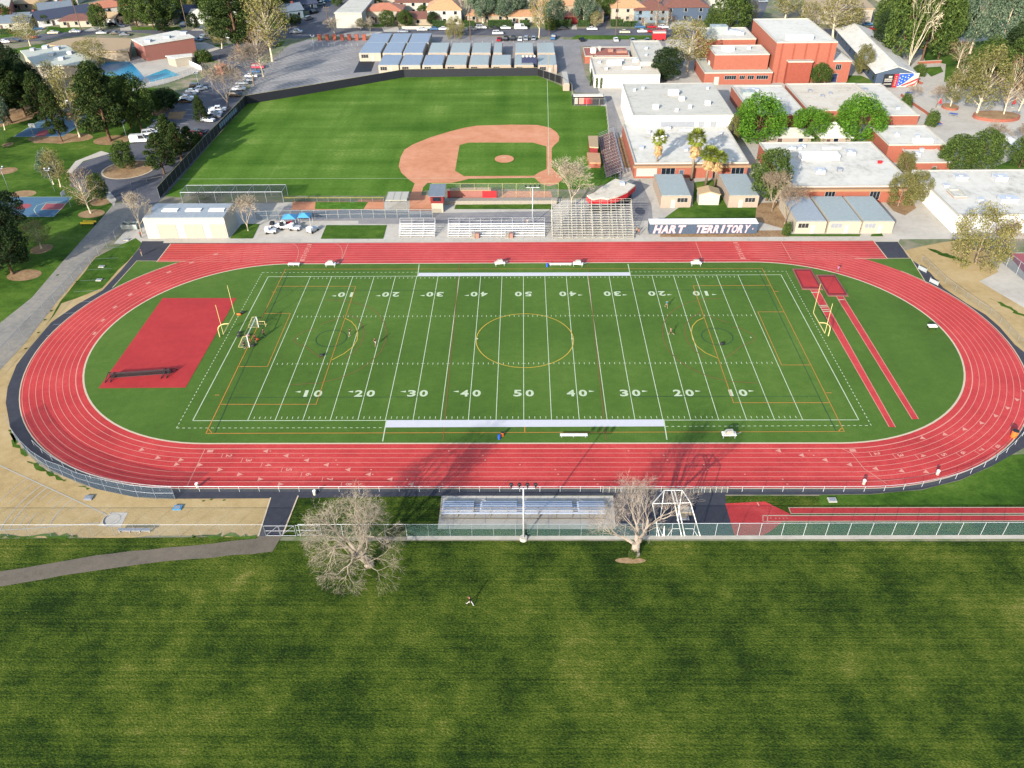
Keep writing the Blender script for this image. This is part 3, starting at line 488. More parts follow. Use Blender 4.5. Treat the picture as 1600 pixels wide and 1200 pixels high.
def make_tree(kind, seed):
    K = KINDS[kind]; R = random.Random(seed); t = thing('tree', (0, 0, 0), '', 'tree'); tk = MB(); cr = MB()
    lean = Vector((R.uniform(-.5, .5), R.uniform(-.5, .5), 0)); top = 10*(.9 if K['shape'] in ('pine', 'cone') else .72); r = K['tr']
    ax = limb(tk, (0, 0, -.1), Vector((0, 0, top))+lean, r, r*.25, .05, R, 7, 6)
    tk.tube((0, 0, -.1), (0, 0, .35), r*1.6, r, n=7)
    cs = [cluster_pos(K, R, i) for i in range(K['n'])]
    for i, c in enumerate(cs):
        rr = K['cr']*R.uniform(.7, 1.25)*(.6 if K['shape'] == 'cone' and c.z > 7.5 else 1)
        leaves(cr, c, rr*1.12, rr*1.12*K['cz'], int(K['nl']*(1.9 if kind not in ('rust',) else 1.3)*R.uniform(.7, 1.3)), K['s']*1.05, R, K.get('droop', 0))
        if i % max(1, K['n']//K.get('limbs', 14)) == 0:
            zz = max(.12, min(.95, (c.z/top)*.62)); k = zz*6; b0 = ax[int(k)].lerp(ax[min(6, int(k)+1)], k-int(k))
            q = limb(tk, b0, c, r*.42*(1.1-zz), r*.07, .12, R, 4, 3)
            for _ in range(3): limb(tk, q[2], c+Vector((R.uniform(-1, 1), R.uniform(-1, 1), R.uniform(-.3, 1)))*rr*.9, r*.1, r*.03, .15, R, 3, 2)
    tk.build('trunk', K['bark'], t, smooth=True); cr.build('crown', K['leaf'], t)
    return t
def grow(mb, p, d, L, r, dep, R, o, tips):
    n = 2 if dep > 1 else 1; seg = 3 if dep > 2 else 2; q = p
    for i in range(seg):
        d = (d+Vector((R.gauss(0, o['w']), R.gauss(0, o['w']), R.gauss(0, o['w']*.6)))+Vector((0, 0, o['up'] if dep > o['dd'] else -o['droop']))).normalized()
        e = q+d*(L/seg); r1 = r*(1-.38*(i+1)/seg); mb.tube(q, e, r*(1-.38*i/seg), r1, n=6 if dep > 4 else (4 if dep > 2 else 3), cap=False)
        if dep > 0 and dep <= o['dd']+1 and i < seg-1:
            for _ in range(o['side']):
                s = Vector((R.gauss(0, 1), R.gauss(0, 1), R.gauss(0, .7))); s = (s-d*s.dot(d)).normalized(); grow(mb, e, (d*.5+s*.9).normalized(), L*.55, r1*.5, min(dep-1, 1), R, o, tips)
        q = e
    if dep <= 0: return
    k = o['split'] if dep > 1 else 3
    for j in range(k):
        s = Vector((R.gauss(0, 1), R.gauss(0, 1), R.gauss(0, .6))); s = (s-d*s.dot(d)); s = s.normalized() if s.length > .01 else Vector((1, 0, 0))
        sp = o['sp']*R.uniform(.6, 1.3); grow(mb, q, (d*math.cos(sp)+s*math.sin(sp)).normalized(), L*R.uniform(.66, .86), max(r1*.72, .012*o.get('tw', 1)), dep-1, R, o, tips)
def make_bare(seed, h=10, dep=6, up=.12, droop=.1, dd=2, w=.14, sp=.55, split=3, side=1, bark='twig_pale', tr=.3, first=.27, tilt=(0, 0), tw=1.6, limbs=4):
    R = random.Random(seed); t = thing('bare_tree', (0, 0, 0), '', 'tree'); a = MB(); b = MB(); o = dict(up=up, droop=droop, dd=dd, w=w, sp=sp, split=split, side=side, tw=tw)
    top = Vector((tilt[0], tilt[1], h*first)); a.tube((0, 0, -.1), (0, 0, h*.05), tr*1.35, tr*1.02, n=9); a.tube((0, 0, h*.05), top, tr*1.02, tr*.85, n=9)
    for j in range(limbs):
        an = j*2*math.pi/limbs+R.uniform(-.4, .4); el = R.uniform(.55, 1.0) if j else 1.35
        d = Vector((math.cos(an)*math.cos(el), math.sin(an)*math.cos(el), math.sin(el))); grow(b, top-Vector((0, 0, R.uniform(0, h*.06))), d, h*.26, tr*.55, dep-1, R, o, [])
    a.build('trunk', bark if bark != 'twig_brown' else 'bark_grey', t, smooth=True); c = b.build('crown', bark, t)
    zs = max(v[2] for v in b.v); t['_h'] = zs; t['_r'] = sorted(math.hypot(v[0], v[1]) for v in b.v)[int(len(b.v)*.93)]
    return t
def make_palm(seed):
    R = random.Random(seed); t = thing('palm_tree', (0, 0, 0), '', 'palm tree'); tk = MB(); tk.tube((0, 0, 0), (.1, .05, 8.8), .26, .2, n=8); tk.build('trunk', 'bark_grey', t, smooth=True)
    fr = MB(); sk = MB()
    for mb, n, e0, e1, L in ((fr, 60, -.5, 1.3, 2.1), (sk, 64, -1.4, -.75, 2.0)):
        for i in range(n):
            az = i*2.4+R.uniform(-.2, .2); el = e0+(e1-e0)*R.random(); p = Vector((.1, .05, 8.9 if mb is fr else 8.6-R.random()*1.9)); d = Vector((math.cos(az)*math.cos(el), math.sin(az)*math.cos(el), math.sin(el)))
            s = Vector((-math.sin(az), math.cos(az), 0)); q = p+d*L*.5; hub = q
            mb.tube(p, q, .03, .02, n=3)
            for k in range(9):      # fan of leaflets
                f = (k-4)/4; dd_ = (d*(1-.35*abs(f))+s*f*.85-Vector((0, 0, .22+.2*abs(f)))).normalized(); e = hub+dd_*L*.62*(1-.2*abs(f)); nn = dd_.cross(Vector((0, 0, 1))); nn = nn.normalized() if nn.length > .05 else s
                mb.face([hub, hub+(e-hub)*.5+nn*.11, e, hub+(e-hub)*.5-nn*.11])
    fr.build('crown', 'leaf_palm', t); sk.build('dead_frond_skirt', 'palm_skirt', t); return t
TP = {}; USED = set(); NVAR = {'pine': 3, 'oak': 3, 'dark': 2, 'syc': 3, 'euc': 2, 'rust': 2, 'sycgreen': 2}
def _tpl(kind, v):
    if (kind, v) not in TP:
        if kind == 'palm': t = make_palm(50+v); hr = (10.4, 1.9)
        elif kind in ('bare', 'barebrown', 'barewhite', 'column'):
            t = make_bare(900+v*7+len(kind), dep={'column': 5, 'barewhite': 5}.get(kind, 6), up=.14 if kind != 'column' else .35, bark={'bare': 'twig_pale', 'barebrown': 'twig_brown', 'barewhite': 'bark_white', 'column': 'twig_pale'}[kind], tr=.22, first=.22 if kind != 'barewhite' else .12, sp=.5, tw=2.2, split=3 if kind != 'barewhite' else 2, side=0 if kind == 'barewhite' else 1, limbs=4 if kind != 'barewhite' else 5)
            hr = (t['_h'], t['_r']); del t['_h']; del t['_r']
        else: t = make_tree(kind, sum(map(ord, kind))+v*13); hr = (10.0, KINDS[kind]['r']*.85+KINDS[kind]['cr']*.5)
        TP[(kind, v)] = (t, hr)
    return TP[(kind, v)]
_tc = {}
def tree(kind, bx, by, ty, hw, label, group=None, name=None, h=None, cat=None):
    _tc[kind] = _tc.get(kind, 0)+1; v = _tc[kind] % NVAR.get(kind, 1 if kind in ('palm', 'shrub') else 2)
    t, (hn, rn) = _tpl(kind, v); p = W(bx, by); h = h or H(bx, by, ty); s = h/hn; r = hw/ppm(bx, by, h*.6); sx = r/rn
    rz = random.Random(bx*31+by).uniform(0, 6.28)
    if (kind, v) not in USED:
        USED.add((kind, v)); t.location = (p.x, p.y, 0); t.rotation_euler = (0, 0, rz); t.scale = (sx, sx, s); t['label'] = label; o = t
        if group: o['group'] = group
    else: o = dup(t, (p.x, p.y, 0), rz, label, group, (sx, sx, s))
    nm = name or {'palm': 'palm_tree', 'pine': 'pine_tree', 'cone': 'conifer_tree', 'euc': 'eucalyptus_tree', 'syc': 'sycamore_tree', 'sycgreen': 'sycamore_tree', 'shrub': 'shrub'}.get(kind, 'bare_tree' if kind.startswith('bare') or kind == 'column' else 'leafy_tree')
    o.name = nm; o['category'] = cat or {'palm': 'palm tree', 'shrub': 'shrub'}.get(kind, 'tree'); return o
# ---- vehicles (length along +X)
CARS = {}
def make_car(kind, paint):
    P = dict(sedan=(4.6, 1.8, 1.42), suv=(4.7, 1.9, 1.75), van=(5.6, 2.0, 2.3), pickup=(5.6, 2.0, 1.8))[kind]; L, Wd, Hh = P; a = L/2; y = Wd/2
    nm = {'sedan': 'parked_car', 'suv': 'parked_car', 'van': 'parked_van', 'pickup': 'pickup_truck'}[kind]
    t = thing(nm, (0, 0, 0), '', {'sedan': 'car', 'suv': 'car', 'van': 'van', 'pickup': 'pickup truck'}[kind])
    prof = {'sedan': [(-a, .35), (-a, .85), (-a+.9, .98), (a-1.5, .98), (a-.1, .78), (a, .35)], 'suv': [(-a, .4), (-a, 1.05), (a-1.35, 1.08), (a-.1, .9), (a, .4)],
            'van': [(-a, .4), (-a, 1.25), (a-1.1, 1.25), (a-.1, 1.0), (a, .4)], 'pickup': [(-a, .45), (-a, 1.0), (a-1.6, 1.08), (a-.1, .95), (a, .45)]}[kind]
    cab = {'sedan': ((-a+.55, a-1.25), (-a+1.25, a-2.1)), 'suv': ((-a+.05, a-1.2), (-a+.35, a-1.95)), 'van': ((-a+.02, a-.9), (-a+.1, a-1.6)), 'pickup': ((-a+1.9, a-1.3), (-a+2.1, a-2.0))}[kind]
    zb = prof[2][1] if kind != 'sedan' else .98; b = MB(); n = len(prof)
    ins = .07
    vs = [(x, -y+(ins if z > .8 else 0), z) for x, z in prof]+[(x, y-(ins if z > .8 else 0), z) for x, z in prof]
    b.add(vs, [tuple(range(n)), tuple(range(n, 2*n))[::-1]]+[(i, n+i, n+(i+1) % n, (i+1) % n) for i in range(n)])
    (x0, x1), (u0, u1) = cab; tp = Hh-.06; g_ = MB(); yi = y-.28
    g_.add([(x0, -y+.1, zb-.02), (x1, -y+.1, zb-.02), (x1, y-.1, zb-.02), (x0, y-.1, zb-.02), (u0, -yi, tp), (u1, -yi, tp), (u1, yi, tp), (u0, yi, tp)], [(4, 5, 6, 7), (0, 1, 5, 4), (1, 2, 6, 5), (2, 3, 7, 6), (3, 0, 4, 7)])
    b.box(u0-.05, u1+.05, -yi-.04, yi+.04, tp, Hh)
    for px in (x0+.08, (x0+x1)/2, x1-.1):
        for sgn in (-1, 1): b.tube((px, sgn*(y-.12), zb), (u0+(px-x0)/(x1-x0)*(u1-u0), sgn*(yi+.0), tp), .05, n=4)
    if kind == 'van': b.box(x0, x0+2.6, -y+.06, y-.06, zb-.05, Hh-.02)
    if kind == 'pickup':
        for sg in (-1, 1): b.box(-a+.05, -a+1.9, sg*(y-.12)-.05, sg*(y-.12)+.05, 1.0, 1.22)
        b.box(-a+.02, -a+.1, -y+.1, y-.1, 1.0, 1.22)
    b.build('body', paint, t); g_.build('window_glass', 'glass', t)
    for sx in (-a+.85, a-.9):
        for sy in (-1, 1): w_ = MB(); w_.tube((sx, sy*(y-.02), .34), (sx, sy*(y-.24), .34), .34, n=12); w_.build('wheel', 'tyre', t)
    for sy in (-1, 1): l = MB(); l.box(a-.12, a-.02, sy*(y-.35)-.16, sy*(y-.35)+.16, .6, .74); l.build('headlight', 'silver', t)
    return t
def car(kind, paint, px, py, deg, label, group='cars parked round the school and park'):
    p = W(px, py); rz = math.radians(deg)
    if (kind, paint) not in CARS: t = make_car(kind, paint); CARS[(kind, paint)] = t; t.location = (p.x, p.y, .04); t.rotation_euler = (0, 0, rz); t['label'] = label; t['group'] = group; return t
    o = dup(CARS[(kind, paint)], (p.x, p.y, .04), rz, label, group); o.name = CARS[(kind, paint)].name.split('.')[0]; return o
# ---- people
def skin(name, verts, edges, rad, m, parent, root=0):
    me = bpy.data.meshes.new(name); me.from_pydata(verts, edges, []); o = bpy.data.objects.new(name, me); COL.objects.link(o)
    md = o.modifiers.new('s', 'SKIN'); sv = me.skin_vertices[0].data if me.skin_vertices else None
    if sv is None:
        bm = bmesh.new(); bm.from_mesh(me); bm.verts.layers.skin.new(); bm.to_mesh(me); bm.free(); sv = me.skin_vertices[0].data
    for i, r in enumerate(rad): sv[i].radius = (r, r) if not isinstance(r, tuple) else r; sv[i].use_root = (i == root)
    sb = o.modifiers.new('b', 'SUBSURF'); sb.levels = 1; sb.render_levels = 1
    dg = bpy.context.evaluated_depsgraph_get(); dg.update(); nm = bpy.data.meshes.new_from_object(o.evaluated_get(dg)); nm.name = name
    bpy.data.objects.remove(o); bpy.data.meshes.remove(me)
    nm.materials.clear(); nm.materials.append(M[m])
    for p in nm.polygons: p.use_smooth = True
    o = bpy.data.objects.new(name, nm); COL.objects.link(o); o.parent = parent; return o
POSES = {  # per limb: (thigh fwd angle, knee bend) L/R, (upper arm fwd angle, elbow bend) L/R, torso lean
 'stand': ((4, 4), (-4, 4), (8, 15), (-6, 12), 2), 'walk': ((24, 8), (-20, 14), (-22, 20), (24, 25), 5), 'run': ((46, 40), (-26, 70), (-40, 80), (42, 85), 14),
 'stride': ((34, 4), (-30, 6), (-30, 30), (34, 40), 8), 'reach': ((10, 8), (-14, 10), (95, 20), (60, 50), 12), 'sit': ((88, 88), (86, 86), (30, 40), (34, 50), 2)}
def person(px, py, pose, deg, shirt, legs, label, hair='hair_dark', longlegs=False, z=0.1, group=None, world=None, hgt=1.76):
    p = W(px, py) if world is None else Vector(world); t = thing('person', (p.x, p.y, z), label, 'person', group, math.radians(deg)); k = hgt/1.76
    (tl_, kl), (tr_, kr), (al, el), (ar, er), lean = POSES[pose]; rd = math.radians; hip = .93
    def leg(s, a, kb):
        h = Vector((s*.09, 0, 0)); kn = h+Vector((s*.01, math.sin(rd(a))*.43, -math.cos(rd(a))*.43)); b2 = a-kb; an = kn+Vector((0, math.sin(rd(b2))*.42, -math.cos(rd(b2))*.42)); return h, kn, an, an+Vector((s*.02, .17, -.04))
    def arm(s, a, eb, sh):
        up = sh+Vector((s*.05, math.sin(rd(a))*.28, -math.cos(rd(a))*.28)); b2 = a+eb; wr = up+Vector((-s*.02, math.sin(rd(b2))*.25, -math.cos(rd(b2))*.25)); return up, wr, Vector((0, math.sin(rd(b2)), -math.cos(rd(b2))))
    ls = {-1: leg(-1, tl_, kl), 1: leg(1, tr_, kr)}; low = min(l[2].z for l in ls.values())-.07; base = Vector((0, 0, -low)) if pose != 'sit' else Vector((0, 0, .5))
    ly = Vector((0, math.sin(rd(lean)), math.cos(rd(lean)))); pel = base+Vector((0, 0, .02)); V = [pel, pel+ly*.2, pel+ly*.4, pel+ly*.5, pel+ly*.58, pel+ly*.70+Vector((0, .02, 0)), pel+ly*.82]; E = [(0, 1), (1, 2), (2, 3), (3, 4), (4, 5), (5, 6)]
    Rr = [(.14, .11), (.12, .09), (.15, .10), (.10, .08), (.052, .052), (.085, .10), (.075, .085)]
    Cs, Ce, Cr = [pel+ly*.0, pel+ly*.2, pel+ly*.42, pel+ly*.5], [(0, 1), (1, 2), (2, 3)], [(.155, .125), (.135, .105), (.165, .118), (.09, .08)]
    Ts, Te, Tr = [pel+ly*.05], [], [(.145, .12)]
    for s in (-1, 1):
        h, kn, an, ft = [q+base for q in ls[s]]; i = len(V); V += [h-Vector((0, 0, .06)), kn, an, ft]; E += [(0, i), (i, i+1), (i+1, i+2), (i+2, i+3)]; Rr += [.085, .055, .038, (.04, .03)]
        j = len(Ts); Ts += [h-Vector((0, 0, .07)), kn if longlegs else h.lerp(kn, .8)]; Te += [(0, j), (j, j+1)]; Tr += [.1, .075 if longlegs else .088]
        if longlegs: Ts.append(kn.lerp(an, .9)); Te.append((j+1, j+2)); Tr.append(.055)
        sh = pel+ly*.46+Vector((s*.17, 0, 0)); up, wr, hd = arm(s, al if s < 0 else ar, el if s < 0 else er, sh); i = len(V); V += [sh, up, wr, wr+hd*.07]; E += [(3, i), (i, i+1), (i+1, i+2), (i+2, i+3)]; Rr += [.055, .04, .028, (.036, .018)]
        for f, (off, ln_) in enumerate(((-.028, .075), (-.01, .085), (.01, .08), (.027, .06))):
            i2 = len(V); q = wr+hd*.09+Vector((0, off, 0)); V += [q+hd*ln_*.5, q+hd*ln_+Vector((-s*.02, 0, 0))]; E += [(i+3, i2), (i2, i2+1)]; Rr += [.009, .008]
        i2 = len(V); V += [wr+hd*.05+Vector((0, .045, 0)), wr+hd*.09+Vector((0, .06, 0))]; E += [(i+2, i2), (i2, i2+1)]; Rr += [.01, .008]
        j = len(Cs); Cs += [sh, up.lerp(sh, .15)]; Ce += [(2, j), (j, j+1)]; Cr += [.072, .062]
    i = len(V); hc = V[5]; V += [hc+Vector((0, .115, .0))]; E += [(5, i)]; Rr += [.016]                       # nose
    sc_ = lambda L: [tuple(v*k) for v in L]
    skin('body', sc_(V), E, [(a*k, b*k) if isinstance(q, tuple) else q*k for q in Rr for a, b in [q if isinstance(q, tuple) else (q, q)]], 'skin', t)
    skin('shirt', sc_(Cs), Ce, [(a*k, b*k) for q in Cr for a, b in [q if isinstance(q, tuple) else (q, q)]], shirt, t)
    skin('trousers' if longlegs else 'shorts', sc_(Ts), Te, [(a*k, b*k) for q in Tr for a, b in [q if isinstance(q, tuple) else (q, q)]], legs, t)
    hp = V[5].lerp(V[6], .7)*k; hb = MB(); hb.ell((hp.x, hp.y-.02, hp.z+.015), .098*k, .115*k, .105*k, 12, 8); hb.build('hair', hair, t, smooth=True)
    for s in (-1, 1):
        a = (ls[s][2]+base)*k; sh_ = MB(); sh_.ell((a.x, a.y+.06, a.z-.03), .055, .14, .05, 8, 6); sh_.build('shoe', 'shirt_white', t, smooth=True)
    return t
# ---- buildings
def win(o, wx0, wx1, y, z0, z1, m='glass', axis='x', frame=True, n=2, name='window', sgn=-1):
    b = MB(); e = .04
    def bx(mb, a0, a1, d0, d1, c0, c1): mb.box(*((a0, a1, min(y+sgn*d0, y+sgn*d1), max(y+sgn*d0, y+sgn*d1), c0, c1) if axis == 'x' else (min(y+sgn*d0, y+sgn*d1), max(y+sgn*d0, y+sgn*d1), a0, a1, c0, c1)))
    bx(b, wx0, wx1, .005, e, z0, z1); p = b.build(name, m, o, world=True)
    if frame:
        f = MB()
        for zz in (z0-.06, z1): bx(f, wx0-.06, wx1+.06, .006, .09, zz, zz+.06)
        for i in range(n+1): x = wx0+(wx1-wx0)*i/n; bx(f, x-.03, x+.03, .007, .085, z0, z1)
        g2 = f.build('frame', 'off_white', None); g2.parent = p
        g2.data.transform(Matrix.Translation(-o.location))
    return p
def hquad(fl, fr, bk, by=None, h=None):
    if h is None:
        b = W(fl[0], by); lo, hi = 0., 60.
        for _ in range(40):
            m = (lo+hi)/2
            if W(fl[0], fl[1], m).y > b.y: lo = m
            else: hi = m
        h = lo
    A, B, C = W(fl[0], fl[1], h), W(fr[0], fr[1], h), W(bk[0], bk[1], h); return A.x, max(B.x, A.x+1), (A.y+B.y)/2, C.y, h
def building(label, fl, fr, bk, by=None, h=None, wall='brick', roof='roof_white', cat='building', name='school_building', parapet=.45, wins=(), doors=(), units=(), skyl=(), group=None, band=None, z0=0, swins=()):
    x0, x1, y0, y1, h = hquad(fl, fr, bk, by, h); t = thing(name, ((x0+x1)/2, y0, z0), label, cat, group)
    b = MB(); b.box(x0, x1, y0, y1, z0, h-.25)
    b.build('wall', wall, t, True)
    MB().box(x0+.2, x1-.2, y0+.2, y1-.2, h-.25, h-.12).build('roof', roof, t, True)
    if parapet:
        r = MB(); k = .28; zt = h+parapet-.3
        for q in ((x0-.05, x1+.05, y0-.05, y0+k), (x0-.05, x1+.05, y1-k, y1+.05), (x0-.05, x0+k, y0+k, y1-k), (x1-k, x1+.05, y0+k, y1-k)): r.box(*q, h-.25, zt)
        r.build('parapet', 'off_white', t, True)
    if band: MB().box(x0-.5, x1+.5, y0-1.2, y0-.05, h-.9, h-.3).build('fascia', band, t, True)
    for u0, u1, a, b2, *mm in wins: win(t, x0+(x1-x0)*u0, x0+(x1-x0)*u1, y0, h*a, h*b2, mm[0] if mm else 'glass', n=mm[1] if len(mm) > 1 else 3)
    for u0, u1, b2, *mm in doors: win(t, x0+(x1-x0)*u0, x0+(x1-x0)*u1, y0, .05, b2, mm[0] if mm else 'slate_wall', n=1, name='door')
    for v0, v1, a, b2, *mm in swins: win(t, y0+(y1-y0)*v0, y0+(y1-y0)*v1, x0, h*a, h*b2, mm[0] if mm else 'glass', axis='y')
    for u, v, sx, sy, sz, *mm in units:
        ux, uy = x0+(x1-x0)*u, y0+(y1-y0)*v; q = MB(); q.box(ux-sx/2, ux+sx/2, uy-sy/2, uy+sy/2, h-.12, h+sz-.1); q.box(ux-sx/2-.1, ux+sx/2+.1, uy-sy/2-.1, uy+sy/2+.1, h+sz-.1, h+sz)
        if sx > 1.2: q.tube((ux, uy, h+sz), (ux, uy, h+sz+.15), min(sx, sy)*.3, n=10)
        q.build('rooftop_unit', mm[0] if mm else 'silver', t, True)
    return t
def house(px, py, wd, dp, hw, hr, deg, wall, roof, label, kind='gable', eave=.6, name='house', cat='house', group=None, wins=3, floors=1, chim=False, garage=False):
    p = W(px, py); t = thing(name, (p.x, p.y, 0), label, cat, group, math.radians(deg)); b = MB(); x, y = wd/2, dp/2
    b.box(-x, x, -y, y, 0, hw)
    if kind == 'gable':          # ridge along local X
        for s in (-1, 1): b.add([(s*x, -y, hw), (s*x, y, hw), (s*x, 0, hw+hr*.97)], [(0, 1, 2)])
    b.build('wall', wall, t); r = MB(); e = eave; k = hr/(y)*e
    if kind == 'gable':
        for s in (-1, 1): r.add([(-x-e, s*(y+e), hw-k), (x+e, s*(y+e), hw-k), (x+e, 0, hw+hr), (-x-e, 0, hw+hr), (-x-e, s*(y+e), hw-k+.2), (x+e, s*(y+e), hw-k+.2), (x+e, 0, hw+hr+.2), (-x-e, 0, hw+hr+.2)], [(0, 1, 2, 3), (4, 5, 6, 7), (0, 1, 5, 4), (1, 2, 6, 5), (3, 0, 4, 7)])
    elif kind == 'hip':
        rx = max(.1, x-y) if x > y else .1; ry = max(.0, y-x) if y > x else 0; X, Y = x+e, y+e; z = hw-.1
        r.add([(-X, -Y, z), (X, -Y, z), (X, Y, z), (-X, Y, z), (-rx, -ry, hw+hr), (rx, -ry, hw+hr), (rx, ry, hw+hr), (-rx, ry, hw+hr), (-X, -Y, z-.15), (X, -Y, z-.15), (X, Y, z-.15), (-X, Y, z-.15)], [(0, 1, 5, 4), (1, 2, 6, 5), (2, 3, 7, 6), (3, 0, 4, 7), (4, 5, 6, 7), (8, 9, 1, 0), (9, 10, 2, 1), (10, 11, 3, 2), (11, 8, 0, 3), (11, 10, 9, 8)])
    else: r.box(-x-.2, x+.2, -y-.2, y+.2, hw, hw+.35)
    ro = r.build('roof', roof, t)
    if chim: c = MB().box(x*.4, x*.4+.9, -.4, .5, hw+hr*.3, hw+hr+.9).build('chimney', 'brick', None); c.parent = ro
    for f in range(floors):
        zz = hw/floors*f
        for i in range(wins):
            wx = -x+wd*(i+.5)/wins; w_ = MB().box(wx-.65, wx+.65, -y-.05, -y+.02, zz+1.0, zz+min(2.3, hw/floors-.3)).build('window', 'glass', t)
            fr_ = MB()
            for s in (-1, 1): fr_.box(wx+s*.7-.06, wx+s*.7+.06, -y-.09, -y-.001, zz+.95, zz+min(2.35, hw/floors-.25))
            fr_.box(wx-.76, wx+.76, -y-.1, -y-.002, zz+.88, zz+.95); q = fr_.build('frame', 'off_white', None); q.parent = w_
    if garage: MB().box(-1.4, 1.4, -y-.12, -y-.06, 0, 2.2).build('garage_door', 'off_white', t)
    else: MB().box(-x*.5-.5, -x*.5+.5, -y-.12, -y-.06, 0, 2.1).build('door', 'wood_dark', t)
    if deg: pass
    return t
# ---- fences
def fence(label, pts, h, step, panel='mesh', post='silver', name='chain_link_fence', group=None, rail=None, r=.033, mid=False, z=0):
    P = [Vector((a[0], a[1])) for a in pts]; t = thing(name, (P[0].x, P[0].y, z), label, 'fence', group); pm = MB(); rl = MB(); D = 0; pos = []
    tot = sum((b-a).length for a, b in zip(P, P[1:])); n = min(100, max(1, round(tot/step))); st = tot/n; nxt = 0
    for a, b in zip(P, P[1:]):
        L = (b-a).length; pm.face([(a.x, a.y, z+.05), (b.x, b.y, z+.05), (b.x, b.y, z+h), (a.x, a.y, z+h)]); rl.tube((a.x, a.y, z+h), (b.x, b.y, z+h), r, n=5)
        if mid: rl.tube((a.x, a.y, z+h*.5), (b.x, b.y, z+h*.5), r*.8, n=5)
        while nxt <= D+L+1e-3 and len(pos) <= n: q = a+(b-a)*max(0, min(1, (nxt-D)/L)); pos.append(q); nxt += st
        D += L
    if panel: pm.build('mesh_panel', panel, t, True)
    rl.build('top_rail', rail or post, t, True)
    base = MB().tube((0, 0, 0), (0, 0, h), r*1.1, n=6); first = None
    for q in pos[:100]:
        if first is None: first = base.build('post', post, t); o = first
        else: o = first.copy(); COL.objects.link(o); o.parent = t
        o.location = (q.x-P[0].x, q.y-P[0].y, 0)
    return t
# ================================================================= BUILDINGS
def polyb(label, pts, h, wall, roof, cat='building', name='school_building', group=None, units=(), over=0, z0=0, band=None):
    P = [W(x, y, h) for x, y in pts]; c = sum(P, Vector())/len(P); t = thing(name, (P[0].x, P[0].y, z0), label, cat, group); Q = [(p.x, p.y) for p in P]
    if (sum(a[0]*b[1]-b[0]*a[1] for a, b in zip(Q, Q[1:]+Q[:1]))) < 0: Q = Q[::-1]
    inn = [(c.x+(x-c.x)*(1-over), c.y+(y-c.y)*(1-over)) for x, y in Q]
    MB().prism(inn, z0, h-.35).build('wall', wall, t, True); MB().prism(Q, h-.35, h).build('roof', roof, t, True)
    if band: MB().prism([(c.x+(x-c.x)*1.015, c.y+(y-c.y)*1.015) for x, y in Q], h-1.5, h-.36).build('fascia', band, t, True)
    for (x, y, s, k, *mm) in units: p = W(x, y, h); MB().box(p.x-s/2, p.x+s/2, p.y-s/2, p.y+s/2, h-.02, h+k).build('rooftop_unit', mm[0] if mm else 'silver', t, True)
    return t
B = building
stor = B('white storage building with three beige roll-up doors and pale blue roof', (222, 339.7), (349, 339.7), (241, 317), 372.5, wall='off_white', roof='roof_blue', parapet=0, name='storage_building', doors=[(.16, .38, 3.5, 'cream'), (.49, .71, 3.5, 'cream'), (.81, .985, 3.5, 'cream')])
x0, x1, y0, y1, h = hquad((222, 339.7), (349, 339.7), (241, 317), 372.5)
for u in (.27, .56, .85): MB().box(x0+(x1-x0)*u-1.8, x0+(x1-x0)*u+1.8, y0+(y1-y0)*.42, y0+(y1-y0)*.6, h-.13, h+.1).build('skylight', 'white', stor, True)
B('flat white-roofed brick classroom block behind the four palms', (992, 254.7), (1170, 254.7), (973, 193), 278, band='fascia_tan', wall='salmon', units=[(.3, .62, 4, 2, .8, 'white'), (.1, .35, 1, 1, .6), (.62, .8, 6, .5, .4), (.5, .3, 1, 1, .5), (.22, .75, .8, .8, .6), (.75, .45, 1.2, 1.2, .6), (.9, .7, .8, .8, .5), (.42, .85, 1.5, 1, .6)], wins=[(.02, .2, .15, .8, 'off_white'), (.24, .36, .2, .75), (.86, .97, .2, .75)], doors=[(.4, .44, 2.2), (.7, .74, 2.2)])
B('large white flat-roofed brick block with rooftop duct, behind three blue-roofed portables', (1232.5, 291), (1430, 291), (1187, 223), h=4.3, band='fascia_tan', wall='salmon', units=[(.42, .62, 10, 3, 1.2, 'white'), (.72, .72, 2.2, 2.2, .8), (.33, .3, 2.4, 2, .8), (.5, .32, 1, 1, .8, 'steel'), (.25, .85, 2, 1, .5), (.32, .85, 1, 1, .6), (.36, .9, 1.4, .8, .5), (.6, .85, 5, .3, .3, 'white'), (.9, .5, 1, .6, .5, 'red')], wins=[(.02, .07, .2, .7), (.3, .38, .2, .75), (.66, .74, .2, .75)])
B('white-roofed brick building with a dark side doorway, upper right of the large block', (1389, 226), (1482, 226), (1373, 197), h=5, wall='salmon', units=[(.3, .5, 1.4, 1, .6), (.62, .4, 1, 1, .6), (.6, .1, 5, 1.6, 1.0, 'white')])
B('low brick annex with white roof beside the olive shrub', (1432, 253.5), (1488, 253.5), (1400, 228), h=3.8, wall='salmon', units=[(.2, .4, 1.6, 1.4, .9), (.5, .7, 1, 1, .6)], wins=[(.5, .6, .3, .7)])
B('long white-walled gymnasium at the right edge with flat pale roof', (1496, 335), (1740, 335), (1466, 266), 363, wall='white', roof='roof_white', units=[(.28, .8, 3, 2, .8), (.55, .78, 3, 2.4, .9), (.12, .62, 1.2, 1.2, .5), (.25, .3, 1.2, 1.2, .5), (.42, .28, 4, 2.2, 1)], wins=[(.34, .38, .05, .45), (.6, .66, .3, .6)])
B('tall brick entrance wing in front of the white gymnasium', (1491, 307), (1511, 307), (1480, 296), 336, wall='salmon', roof='roof_white', doors=[(.2, .5, 2.3)])
